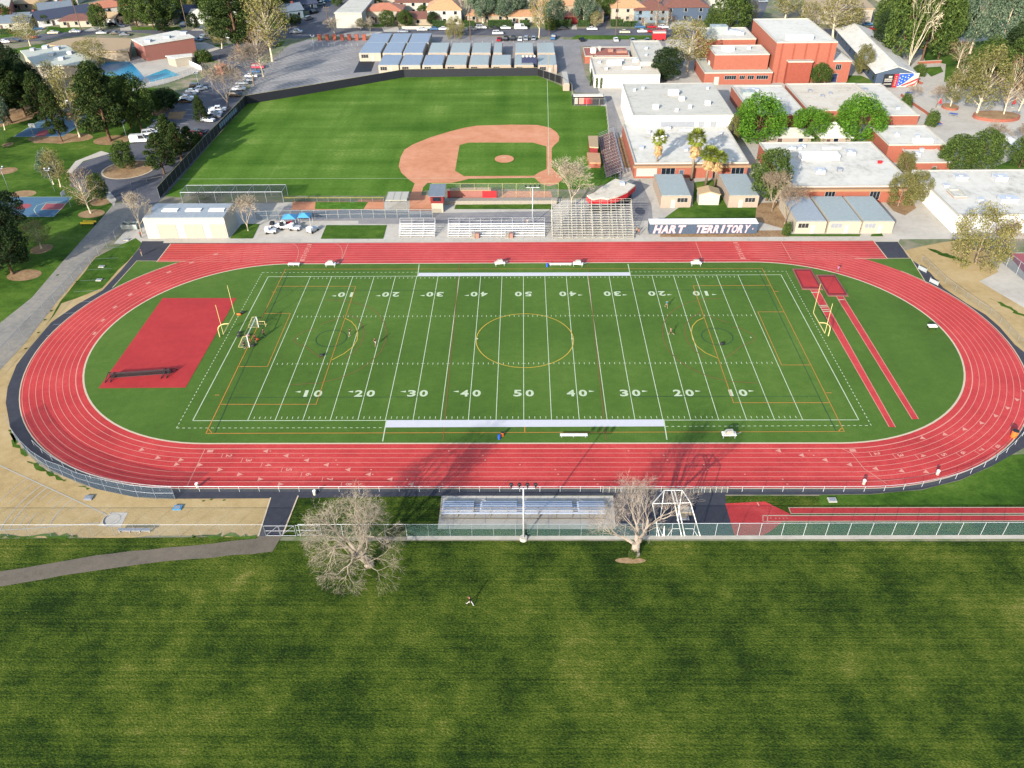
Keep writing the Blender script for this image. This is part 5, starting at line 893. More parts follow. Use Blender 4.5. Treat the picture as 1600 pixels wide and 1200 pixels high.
# baseball structures
t = B('long dugout with cream roof and red padding behind home plate', (703, 297), (768, 297), (704, 292), h=2.6, wall='pink_wall', roof='roof_khaki', parapet=0, name='dugout', cat='dugout')
for xa, xb in ((700, 722), (754, 776)): u, v = W(xa, 311), W(xb, 311); MB().box(u.x, v.x, u.y-.5, u.y-.2, 0, 2.3).build('red_padding', 'red', t, True)
u, v = W(690, 320), W(871, 319); t = thing('planter_wall', (u.x, u.y, 0), 'long low grey concrete planter wall below the backstop', 'wall'); MB().box(0, v.x-u.x, 0, 1.9, 0, 1.0).build('wall', 'conc_wall', t); b = MB(); [b.box(i*2.2, i*2.2+.08, -.03, 0, 0, 1.02) for i in range(12)]; b.build('joints', 'steel', t)
t = thing('press_box', tuple(W(684, 332).xy)+(0,), 'small dark two-level scorer booth with grey sloping roof', 'booth'); MB().box(-1.6, 1.6, 0, 3.2, 2.4, 4.4).build('cabin', 'dark_red', t); MB().box(-1.0, 1.0, -.06, -.01, 3.0, 4.0).build('window', 'glass', t); b = MB(); b.add([(-2, -.6, 4.4), (2, -.6, 4.4), (2, 5, 5.2), (-2, 5, 5.2), (-2, -.6, 4.55), (2, -.6, 4.55), (2, 5, 5.35), (-2, 5, 5.35)], [(0, 3, 2, 1), (4, 5, 6, 7), (0, 1, 5, 4), (1, 2, 6, 5), (2, 3, 7, 6), (3, 0, 4, 7)]); b.build('roof', 'roof_slate', t); MB().box(-1.4, 1.4, 0, 2, 0, 2.4).build('base', 'cream', t)
t = thing('shade_canopy', tuple(W(604, 329).xy)+(0,), 'cream shade canopy with three roof panels over the bullpen benches', 'canopy'); L_ = W(637, 329).x-W(604, 329).x; MB().box(0, L_, 0, 5.2, 2.6, 2.75).build('canopy_top', 'off_white', t); b = MB(); [b.box(i*L_/3-.04, i*L_/3+.04, 0, 5.2, 2.75, 2.8) for i in range(4)]; b.build('ribs', 'cream', t); [MB().tube((x_, y_, 0), (x_, y_, 2.6), .08, n=6).build('post', 'steel', t) for x_ in (.2, L_-.2) for y_ in (.2, 5)]
polyb('snack stand with curved pale roof and bright red fascia behind the grandstand', [(917, 305), (926, 311), (938, 309), (951, 310), (966, 306), (981, 299), (993, 289), (975, 283), (961.5, 279), (940, 292), (928, 301)], 4.0, 'dark', 'roof_cream', name='snack_stand', over=.12, band='red', units=[(972, 288, 1.2, .6)])
for x_ in (929, 954): q = W(x_, 321); t = thing('red_pillar', (q.x, q.y, 0), 'red pillar under the snack stand roof, '+('left one' if x_ < 940 else 'right one'), 'pillar', 'red pillars of the snack stand'); MB().box(-.55, .55, -.5, .3, 0, 3.3).build('shaft', 'red', t); MB().box(-.65, .65, -.6, .4, 0, .3).build('base', 'off_white', t)
polyb('first base dugout with tan roof', [(919, 212), (934, 212), (935, 230), (921, 229)], 2.6, 'dark_red', 'roof_khaki', cat='dugout', name='dugout', over=.1)
polyb('low tan equipment box beside the first base dugout', [(917, 238), (937, 239), (939, 254), (921, 254)], 1.6, 'salmon', 'roof_tan', cat='shed', name='storage_box', over=.02)
t = B('bullpen shelter with pale roof and red and white banners beneath', (895, 150), (944, 150), (894, 146), 164, wall='dark', roof='roof_white', parapet=0, name='bullpen_shelter', cat='shelter')
u = W(896, 164); [MB().box(u.x+xa, u.x+xb, u.y-.12, u.y-.05, .3, 2.3).build('banner_panel', m_, t, True) for xa, xb, m_ in ((.4, 1.4, 'off_white'), (1.8, 3.4, 'pale_line'), (3.5, 5.2, 'red'), (5.3, 6.2, 'dark_red'))]
B('plain white storage container beside the outfield fence', (880, 130), (890, 130), (877, 111), h=2.6, wall='beige_wall', roof='off_white', parapet=0, name='storage_container', cat='container', doors=[(.2, .8, 2.2, 'beige_wall')])
q = W(826, 112); t = thing('scoreboard', (q.x, q.y, 0), 'dark scoreboard with four white discs in front of the portables', 'scoreboard'); MB().box(-2.6, 3, -.2, .2, 2.3, 5.2).build('board', 'navy', t); b = MB(); [b.tube((x_, -.22, 5.5), (x_, .2, 5.5), .42, n=12) for x_ in (-2.1, -.7, .7, 2.1)]; b.build('disc', 'off_white', t); MB().box(-2.2, 1.4, -.26, -.21, 2.4, 3.0).build('white_strip', 'off_white', t); [MB().box(x_-.12, x_+.12, -.1, .1, 0, 2.3).build('post', 'steel', t) for x_ in (-2, 2.4)]
q = W(856, 120); t = thing('foul_pole', (q.x, q.y, 0), 'thin yellow foul pole at the far outfield fence', 'pole'); MB().tube((0, 0, 0), (0, 0, 8), .06, n=6).build('pole', 'khaki', t); MB().box(.06, .22, -.02, .02, 2.5, 7.8).build('wing', 'khaki', t)
# batting cage at the end of the bullpen
u, v = W(286, 318), W(443, 318); t = thing('batting_cage', (u.x, u.y, 0), 'long netted batting cage with pale frame above the storage building', 'batting cage'); L_ = v.x-u.x; b = MB(); n_ = 7
for i in range(n_): X = L_*i/(n_-1); b.tube((X, 0, 3), (X, 4.5, 3), .05, n=5); [MB().tube((X, y_, 0), (X, y_, 3), .06, n=5).build('post', 'steel', t) for y_ in (0, 4.5)]
[b.tube((0, y_, 3), (L_, y_, 3), .05, n=5) for y_ in (0, 4.5)]; b.build('frame', 'steel', t); b = MB(); b.face([(0, 0, 0), (L_, 0, 0), (L_, 0, 3), (0, 0, 3)]); b.face([(0, 4.5, 0), (L_, 4.5, 0), (L_, 4.5, 3), (0, 4.5, 3)]); b.face([(0, 0, 3.02), (L_, 0, 3.02), (L_, 4.5, 3.02), (0, 4.5, 3.02)]); b.build('netting', 'net_dark_green', t)
# equipment yard clutter
def canopy(px, py, w_, d_, h_, m_, label): q = W(px, py); t = thing('pop_up_canopy', (q.x, q.y, 0), label, 'canopy', 'pop-up canopies in the equipment yard'); b = MB(); b.add([(-w_/2, -d_/2, h_), (w_/2, -d_/2, h_), (w_/2, d_/2, h_), (-w_/2, d_/2, h_), (0, 0, h_+.8)], [(0, 1, 4), (1, 2, 4), (2, 3, 4), (3, 0, 4), (3, 2, 1, 0)]); b.build('canopy_top', m_, t); [MB().tube((sx*w_/2*.95, sy*d_/2*.95, 0), (sx*w_/2*.95, sy*d_/2*.95, h_), .05, n=5).build('leg', 'silver', t) for sx in (-1, 1) for sy in (-1, 1)]
canopy(455, 352, 3.4, 2.8, 2.2, 'sky_blue', 'blue pop-up canopy in the equipment yard, left of two'); canopy(478, 350, 3, 2.6, 2.2, 'sky_blue', 'blue pop-up canopy in the equipment yard, right of two')
def cart(px, py, deg, bm_, label, w_=1.4, l_=2.6): q = W(px, py); t = thing('utility_cart', (q.x, q.y, 0), label, 'cart', 'carts in the equipment yard', math.radians(deg)); MB().box(-l_/2, l_/2, -w_/2, w_/2, .4, .95).build('bed', bm_, t); MB().box(-l_/2, -l_/2+.9, -w_/2, w_/2, .95, 1.5).build('box', 'dark' if bm_ == 'white' else 'white', t); b = MB(); b.tube((l_/2, 0, .5), (l_/2+1, 0, .4), .04, n=4); b.build('handle', 'steel', t); [MB().tube((sx*l_*.35, sy*w_/2, .3), (sx*l_*.35, sy*(w_/2+.14), .3), .3, n=10).build('wheel', 'tyre', t) for sx in (-1, 1) for sy in (-1, 1)]
cart(447, 357, 10, 'white', 'white utility cart left of the red one'); cart(449, 354, 30, 'red', 'red utility cart in the middle of the yard'); cart(462, 359, -8, 'silver', 'silver flat utility cart on the concrete'); cart(432, 356, 0, 'white', 'white cart beside the grass square'); cart(489, 362, 60, 'silver', 'grey tarp covered cart next to the grass strip'); cart(424, 364, 4, 'silver', 'round grey cart at the yard edge')
# goal posts
def goalpost(px, py, side, label):
    q = W(px, py); t = thing('goal_post', (q.x, q.y, 0), label, 'goal post', 'yellow football goal posts'); d = side; b = MB(); pts = [(0, 0, 0), (0, 0, 1.6)]+[(d*1.9*(1-math.cos(a_)), 0, 1.6+1.45*math.sin(a_)) for a_ in (math.pi/2*i/6 for i in range(1, 7))]+[(d*2.4, 0, 3.05)]; b.path(pts, .11, 8); b.build('gooseneck', 'goal_yellow', t)
    MB().tube((d*2.4, -3.55, 3.05), (d*2.4, 3.55, 3.05), .085, n=8).build('crossbar', 'goal_yellow', t)
    for s in (-1, 1): MB().tube((d*2.4, s*3.55, 3.05), (d*2.4, s*3.55, 9.3), .055, n=6).build('upright', 'goal_yellow', t)
goalpost(344, 527, 1, 'yellow football goal post beside the red throwing pad'); goalpost(1294, 525.5, -1, 'yellow football goal post beside the red jump runways')
# soccer goal near the left end with its net, and small training goal
q = W(390, 543); q2 = W(404.5, 512); t = thing('soccer_goal', (q.x, q.y, .1), 'white and green soccer goal frame near the left goal post', 'soccer goal', None, math.atan2(q2.y-q.y, q2.x-q.x)); L_ = (q2-q).length
b = MB(); b.path([(0, 0, 0), (0, 0, 2.4), (L_, 0, 2.4), (L_, 0, 0)], .07, 6); b.build('goal_mouth', 'white', t); b = MB(); [b.path([(X, 0, 2.4), (X, .8, 2.3), (X, 2.1, 0), (X, 0, 0)], .045, 5) for X in (0, L_)]; b.tube((0, 2.1, 0), (L_, 2.1, 0), .045, n=5); b.build('rear_frame', 'goal_yellow', t); b = MB(); b.face([(0, .8, 2.3), (L_, .8, 2.3), (L_, 2.1, 0), (0, 2.1, 0)]); [b.face([(X, 0, 0), (X, 0, 2.4), (X, .8, 2.3), (X, 2.1, 0)]) for X in (0, L_)]; b.build('net', 'net_white', t)
q = W(402.5, 511); t = thing('training_goal', (q.x, q.y, .1), 'small yellow training goal by the soccer goal', 'soccer goal'); b = MB(); b.path([(0, 0, 0), (0, 0, 1.2), (1.6, 0, 1.2), (1.6, 0, 0)], .06, 5); b.path([(0, 0, 0), (0, .9, 0), (1.6, .9, 0), (1.6, 0, 0)], .05, 5); b.build('frame', 'goal_yellow', t)
# net frame on the throwing pad: long folded hurdle-like cage
u, v = W(173, 592), W(268, 585); t = thing('folded_net_cage', (u.x, u.y, .12), 'long low black folded net cage lying on the red pad', 'net cage', None, math.atan2(v.y-u.y, v.x-u.x)); L_ = (v-u).length; b = MB()
for z_, y_ in ((.9, 0), (.55, .25), (.25, -.2), (1.0, .12)): b.tube((0, y_, z_), (L_, y_, z_), .05, n=5)
b.build('rails', 'dark', t); [MB().path([(X-.6, -1.3, 0), (X, 0, 1.3), (X+.8, 1.3, 0), (X+.1, -.2, .5), (X-.6, -1.3, 0)], .06, 5).build('end_stand', 'dark', t) for X in (0, .9, L_-.9, L_)]; b = MB(); [b.add([(X, -.12, .2), (X+.35, .1, .95), (X+.7, .15, .2)], [(0, 1, 2)]) for X in [L_*i/28 for i in range(28)]]; b.face([(0, -.15, .25), (L_, -.15, .25), (L_, .02, .92), (0, .02, .92)]); b.build('netting', 'net', t)
# discus cage
t = thing('throwing_cage', tuple(W(1067, 838).xy)+(0,), 'tall white tube throwing cage on the dark asphalt pad', 'throwing cage'); o0 = t.location.copy(); hz = 6.0
def Pz(px, py, z_): v_ = W(px, py, z_)-o0; return (v_.x, v_.y, v_.z)
T1, T2, T3, T4 = Pz(1019.5, 787, hz), Pz(1038, 766, hz), Pz(1066, 766, hz), Pz(1079, 785.5, hz); b = MB(); b.path([T1, T2, T3, T4, T1], .065, 6); b.build('top_frame', 'white', t)
for T, F in ((T1, Pz(1030, 838, 0)), (T2, None), (T3, None), (T4, Pz(1094, 837.5, 0))): MB().tube(T, F or (T[0], T[1], 0), .065, n=6).build('post', 'white', t)
for px_ in (1065, 1070): f = Pz(px_, 837.5, 0); b = MB(); b.path([(f[0], f[1], 0), Pz(px_-11, 786, hz), Pz(px_-16, 767, hz)], .075, 6); b.build('centre_post', 'white', t)
b = MB(); b.path([Pz(1043, 837.5, 0), Pz(1051, 826, 1), Pz(1064, 826, 1)], .05, 6); b.path([Pz(1070, 826, 1), Pz(1083, 826, 1), Pz(1090, 837.5, 0)], .05, 6); b.path([Pz(1026, 838, 0), Pz(1026, 818, 2), Pz(1036, 838, 0), Pz(1038, 822, 2), Pz(1038, 838, 0)], .04, 6); b.build('foot_braces', 'white', t)
q = W(1071, 800); t = thing('foam_mat', (q.x, q.y, .05), 'folded tan landing mat under the white throwing cage', 'mat'); MB().box(-.9, .9, -.7, .7, 0, .3).build('lower_pad', 'khaki', t); MB().box(-.7, .95, -.6, .5, .3, .55).build('upper_pad', 'cream', t)
q = W(1068, 809); t = thing('foam_mat', (q.x, q.y, .05), 'small grey mat near the foot of the throwing cage', 'mat'); MB().box(-.7, .7, -.5, .5, 0, .22).build('pad', 'steel', t); MB().box(-.5, .5, -.3, .3, .22, .3).build('cover', 'khaki', t)
# pit covers
for (pts, lb) in ((((1240, 422.5), (1266, 422.5), (1283, 452), (1254, 451.5)), 'left'), (((1277, 432), (1304, 432), (1323, 462), (1294, 462)), 'right')):
    P = [W(*p) for p in pts]; c = sum(P, Vector())/4; t = thing('jump_pit_cover', (c.x, c.y, .1), 'red covered jump pit with dark rubber border, '+lb+' of two', 'pit cover', 'jump pits beside the right goal post')
    f = lambda k: [((p.x-c.x)*k, (p.y-c.y)*k) for p in P]
    def fr(k): Q = f(k); return Q if sum(a_[0]*b_[1]-b_[0]*a_[1] for a_, b_ in zip(Q, Q[1:]+Q[:1])) > 0 else Q[::-1]
    MB().prism(fr(1.12), 0, .08).build('surround', 'pink_wall', t); MB().prism(fr(1), .0, .14).build('border', 'dark_red', t); MB().prism(fr(.82), .0, .18).build('cover', 'redpad', t)
# small equipment round the field
def trolley(px, py, deg, label, w_=2.2, z=.1):
    q = W(px, py); t = thing('equipment_trolley', (q.x, q.y, z), label, 'trolley', 'white equipment trolleys on the infield edge', math.radians(deg)); MB().box(-w_/2, w_/2, -.5, .5, .55, .7).build('deck', 'white', t); b = MB(); b.box(-w_*.3, w_*.3, -.35, .35, .7, 1.15); b.box(-w_*.2, w_*.25, -.3, .3, 1.15, 1.35); b.build('stacked_boards', 'off_white', t)
    [MB().tube((sx*w_*.42, sy*.42, 0), (sx*w_*.42, sy*.42, .56), .05, n=5).build('leg', 'silver', t) for sx in (-1, 1) for sy in (-1, 1)]; b = MB(); b.tube((w_/2, 0, .6), (w_/2+.8, 0, .9), .04, n=4); b.build('handle', 'steel', t)
for (x_, y_, dg, lb) in ((517, 416.5, 0, 'white trolley on the far infield edge, between the table and the band'), (781, 415, 10, 'white trolley on the far sideline left of the bench'), (903, 416, -10, 'white trolley with red load at the right end of the far bench'), (1087, 415, 0, 'white trolley on the far infield edge above the right numbers'), (1138, 683, 0, 'white trolley with benches at the near right infield edge')): trolley(x_, y_, dg, lb)
def bench(px0, px1, py, label, m_='white', z=.1, name='bench', w_=.45, cat='bench', legs=3):
    u, v = W(px0, py), W(px1, py); L_ = v.x-u.x; t = thing(name, (u.x, u.y, z), label, cat); MB().box(0, L_, 0, w_, .42, .5).build('seat', m_, t); [MB().box(L_*(i+.15)/(legs-.7)-.04, L_*(i+.15)/(legs-.7)+.04, .05, w_-.05, 0, .42).build('leg', 'silver', t) for i in range(legs)]; b = MB(); b.tube((0, w_/2, .1), (L_, w_/2, .1), .03, n=4); b.build('stretcher', 'silver', t); return t
bench(875, 918, 684.5, 'long white bench on the near turf edge'); bench(858, 893, 416.5, 'long white bench on the far sideline'); bench(450, 468, 417, 'low white table at the far left infield edge', w_=.8); bench(185, 236, 833, 'long pale metal bench beside the lower left fence', m_='steel', z=.04, w_=.45, legs=4)
q = W(1455, 515); t = thing('starter_podium', (q.x, q.y, .1), 'white table with dark legs inside the right bend', 'table'); MB().box(-.8, .8, -.45, .45, .7, .85).build('top', 'white', t); [MB().box(sx*.65-.05, sx*.65+.05, sy*.35-.05, sy*.35+.05, 0, .7).build('leg', 'dark', t) for sx in (-1, 1) for sy in (-1, 1)]; MB().box(-.5, .4, .5, .7, .1, .9).build('box', 'dark', t)
def barrel(px, py, m_, label, h=.75, r=.25, z=.1, lid='white'): q = W(px, py); t = thing('trash_barrel', (q.x, q.y, z), label, 'trash barrel'); MB().tube((0, 0, 0), (0, 0, h), r*.9, r, n=14).build('drum', m_, t); MB().tube((0, 0, h), (0, 0, h+.08), r*1.05, r*.9, n=14).build('lid', lid, t); return t
barrel(780, 686.5, 'blue', 'blue barrel on the near turf edge', lid='blue'); barrel(785, 682, 'orange', 'orange barrel behind the blue one on the near turf edge', lid='dark'); barrel(855, 417.5, 'blue', 'blue barrel at the left end of the far bench', lid='blue'); barrel(1583, 683, 'orange', 'orange barrel on the apron at the right bend', r=.5, h=1.2, lid='dark')
barrel(1349, 757, 'off_white', 'white barrel by the rail fence right of the curved line'); barrel(1464, 742, 'off_white', 'white barrel by the rail fence on the right bend'); barrel(309, 762, 'off_white', 'white barrel by the rail fence near the lane one start'); barrel(492, 773, 'off_white', 'white barrel on the dark apron behind the weeping tree', z=.05)
for (x_, y_, m_, lb) in ((278, 794, 'sky_blue', 'blue utility lid on the tan dirt'), (139, 778.5, 'steel', 'grey utility lid on the tan dirt near the sector line'), (159, 417, 'off_white', 'pale utility box on the verge by the path'), (155, 438, 'off_white', 'small pale lid on the verge grass'), (198, 375, 'off_white', 'round white lid below the storage building corner'), (1300, 782, 'off_white', 'pale utility lid on the grass above the runways')):
    q = W(x_, y_); t = thing('utility_box', (q.x, q.y, .03), lb, 'utility box'); MB().box(-.6, .6, -.45, .45, 0, .18).build('housing', m_, t); MB().box(-.42, .42, -.3, .3, .18, .22).build('lid', 'steel', t)
q = W(162, 812); t = thing('toe_board', (q.x, q.y, .035), 'curved white toe board of the shot put ring', 'toe board'); b = MB(); pts = [(1.4*math.cos(a_)+1.3, 1.4*math.sin(a_)) for a_ in (math.radians(130+10*i) for i in range(11))]; [b.prism([pts[i], pts[i+1], (pts[i+1][0]+.16, pts[i+1][1]), (pts[i][0]+.16, pts[i][1])], 0, .12) for i in range(10)]; b.build('board', 'curb', t); b = MB(); b.ribbon([(1.3+1.1*math.cos(a_), 1.1*math.sin(a_)) for a_ in (i*math.pi/12 for i in range(24))], .07, .01, True); b.build('ring', 'steel', t)
# hoops, lamps, poles
for (x_, y_, dg, lb) in ((56, 214, 90, 'basketball hoop at the near end of the upper court'), (112, 176, -90, 'basketball hoop at the far end of the upper court'), (106, 323, 180, 'basketball hoop at the right end of the lower court')):
    q = W(x_, y_); t = thing('basketball_hoop', (q.x, q.y, 0), lb, 'basketball hoop', 'basketball hoops in the park', math.radians(dg)); b = MB(); b.path([(-.8, 0, 0), (-.8, 0, 2.8), (0, 0, 3.3)], .09, 6); b.build('pole', 'steel', t); MB().box(0, .08, -.95, .95, 2.9, 4.1).build('backboard', 'white', t); b = MB(); b.path([(.3+.23*math.cos(a_), .23*math.sin(a_), 3.05) for a_ in (i*math.pi/5 for i in range(11))], .03, 4); b.build('rim', 'orange', t)
for (x_, y_, h_, lb) in ((14, 297, 6, 'park lamp post left of the lower basketball court'), (86, 300, 6, 'park lamp post above the lower basketball court'), (200, 221, 6, 'park lamp post beside the white van'), (10, 224, 6, 'park lamp post on a round dirt patch'), (315, 152, 8, 'street lamp over the row of parked cars'), (492, 86, 7, 'short lamp post in the big parking lot'), (335, 152, 7, 'street lamp beside the slim conifer')):
    light_pole(x_, y_, h_, lb, 'lamp_post', lamps=2, arm=.6, base=False, r=.06, lampm='steel', m='steel')
def upole(px, py, ty, label, bars=2): q = W(px, py); h_ = H(px, py, ty); t = thing('utility_pole', (q.x, q.y, 0), label, 'utility pole', 'wooden utility poles'); MB().tube((0, 0, 0), (0, 0, h_), .2, .13, n=7).build('pole', 'pole_brown', t); [MB().box(-1.3, 1.3, -.08, .08, h_-.8-i*1.1, h_-.62-i*1.1).build('crossarm', 'pole_brown', t) for i in range(bars)]; b = MB(); [b.tube((s*1.1, 0, h_-.62), (s*1.1, 0, h_-.4), .06, n=5) for s in (-1, 0, 1)]; b.build('insulator', 'silver', t)
for a_ in ((127, 47, -12, 'wooden utility pole rising beside the white parked car'), (293, 46, -8, 'wooden utility pole in front of the dark roofed house'), (438, 62, 10, 'wooden utility pole with wide crossarms at the street corner'), (512, 32, 9, 'wooden utility pole along the side street'), (962, 55, -4, 'wooden utility pole beside the grass verge'), (1024, 62, -6, 'wooden utility pole by the red cars'), (735, 62, 22, 'pale utility pole behind the portables'), (858, 54, 25, 'blue-grey utility pole near the lot entrance')): upole(*a_)
for i in range(7):
    x_ = 500+11.6*i; q = W(x_, 63); t = thing('brick_pillar', (q.x, q.y, 0), 'brick gate pillar at the top of the parking lot, %s from the left' % ordn[i], 'pillar', 'brick pillars along the main road'); MB().box(-.7, .7, -.5, .5, 0, 2.2).build('shaft', 'brick', t); MB().box(-.85, .85, -.65, .65, 2.2, 2.4).build('cap', 'salmon', t)
q = W(1029, 63); t = thing('truck_box', (q.x, q.y, 0), 'bright red and white box trailer at the road side', 'trailer'); MB().box(-2.6, 2.6, -1.2, 1.2, .5, 3.0).build('box', 'red', t); MB().box(-2.6, 2.6, -1.2, 1.2, 3.0, 3.5).build('roof', 'off_white', t); [MB().tube((sx*1.6, sy*1.2, .45), (sx*1.6, sy*1.35, .45), .45, n=10).build('wheel', 'tyre', t) for sx in (-1, 1) for sy in (-1, 1)]
q = W(137, 353); t = thing('bike_rack', (q.x, q.y, 0), 'yellow double barrier rack on the park lawn', 'rack'); [MB().box(-1.6+k*.3, 1.6+k*.3, .9*k, .9*k+.1, .5, .95).build('board', 'yellow', t) for k in (0, 1)]; [MB().box(s-.05, s+.05, -.1, 1.1, 0, .5).build('leg', 'dark', t) for s in (-1.3, 1.5)]
q = W(205, 357); t = thing('dumpster', (q.x, q.y, 0), 'teal framed open dumpster beside the path', 'dumpster'); b = MB(); b.box(-1.9, 1.9, -.9, .9, .15, .25); [b.box(*s) for s in ((-1.9, 1.9, -.9, -.82, .25, 1.4), (-1.9, 1.9, .82, .9, .25, 1.4), (-1.9, -1.82, -.82, .82, .25, 1.4), (1.82, 1.9, -.82, .82, .25, 1.4))]; b.build('bin', 'roof_teal', t); MB().box(-1.7, 1.7, -.7, .7, .26, .9).build('contents', 'dark', t)
# plaza planters
for (x_, y_, rx, ry, h_, lb) in ((1556, 184, 36, 6.5, .9, 'long oval brick planter under two sycamores'), (1484, 168.5, 12, 4.2, .6, 'round brick planter under a small sycamore')):
    E_ = ellipse(x_, y_, rx, ry, 26); c = W(x_, y_); t = thing('brick_planter', (c.x, c.y, 0), lb, 'planter', 'brick planters in the plaza'); Q = [(a_[0]-c.x, a_[1]-c.y) for a_ in E_]; MB().prism(Q, 0, h_).build('wall', 'salmon', t); MB().prism([(a_*.93, b_*.9) for a_, b_ in Q], h_-.05, h_+.06).build('soil', 'soil', t)
for (pts, lb) in (((( 1408, 150), (1430, 166), (1448, 178), (1470, 196)), 'low slanting brick wall beside the plaza'), (((1434, 100), (1470, 98)), 'low pink wall behind the white sycamore'), (((1408, 118), (1440, 132)), 'low wall beside the plaza lawn')):
    P = [W(*p) for p in pts]; t = thing('low_wall', (P[0].x, P[0].y, 0), lb, 'wall'); b = MB(); c2 = MB()
    for a_, c_ in zip(P, P[1:]):
        d = (c_-a_); n_ = Vector((-d.y, d.x, 0)).normalized()*.25; q = [(v_.x-P[0].x, v_.y-P[0].y) for v_ in (a_-n_, c_-n_, c_+n_, a_+n_)]; b.prism(q, 0, .9); c2.prism(q, .9, 1.0)
    b.build('wall', 'salmon', t); c2.build('coping', 'off_white', t)
a, c = W(1556, 222), W(1608, 262); t = thing('covered_walkway', (a.x, a.y, 0), 'white roofed covered walkway at the right edge', 'walkway', None, math.atan2(c.y-a.y, c.x-a.x)); L_ = (c-a).length+14; MB().box(0, L_, -1.5, 1.5, 2.8, 3.0).build('roof', 'white', t); [MB().box(L_*i/6, L_*i/6+.15, -.08, .08, 0, 2.8).build('post', 'dark_red', t) for i in range(7)]; MB().box(0, L_, -1.55, -1.5, 2.4, 3.0).build('fascia', 'screen_blue', t)
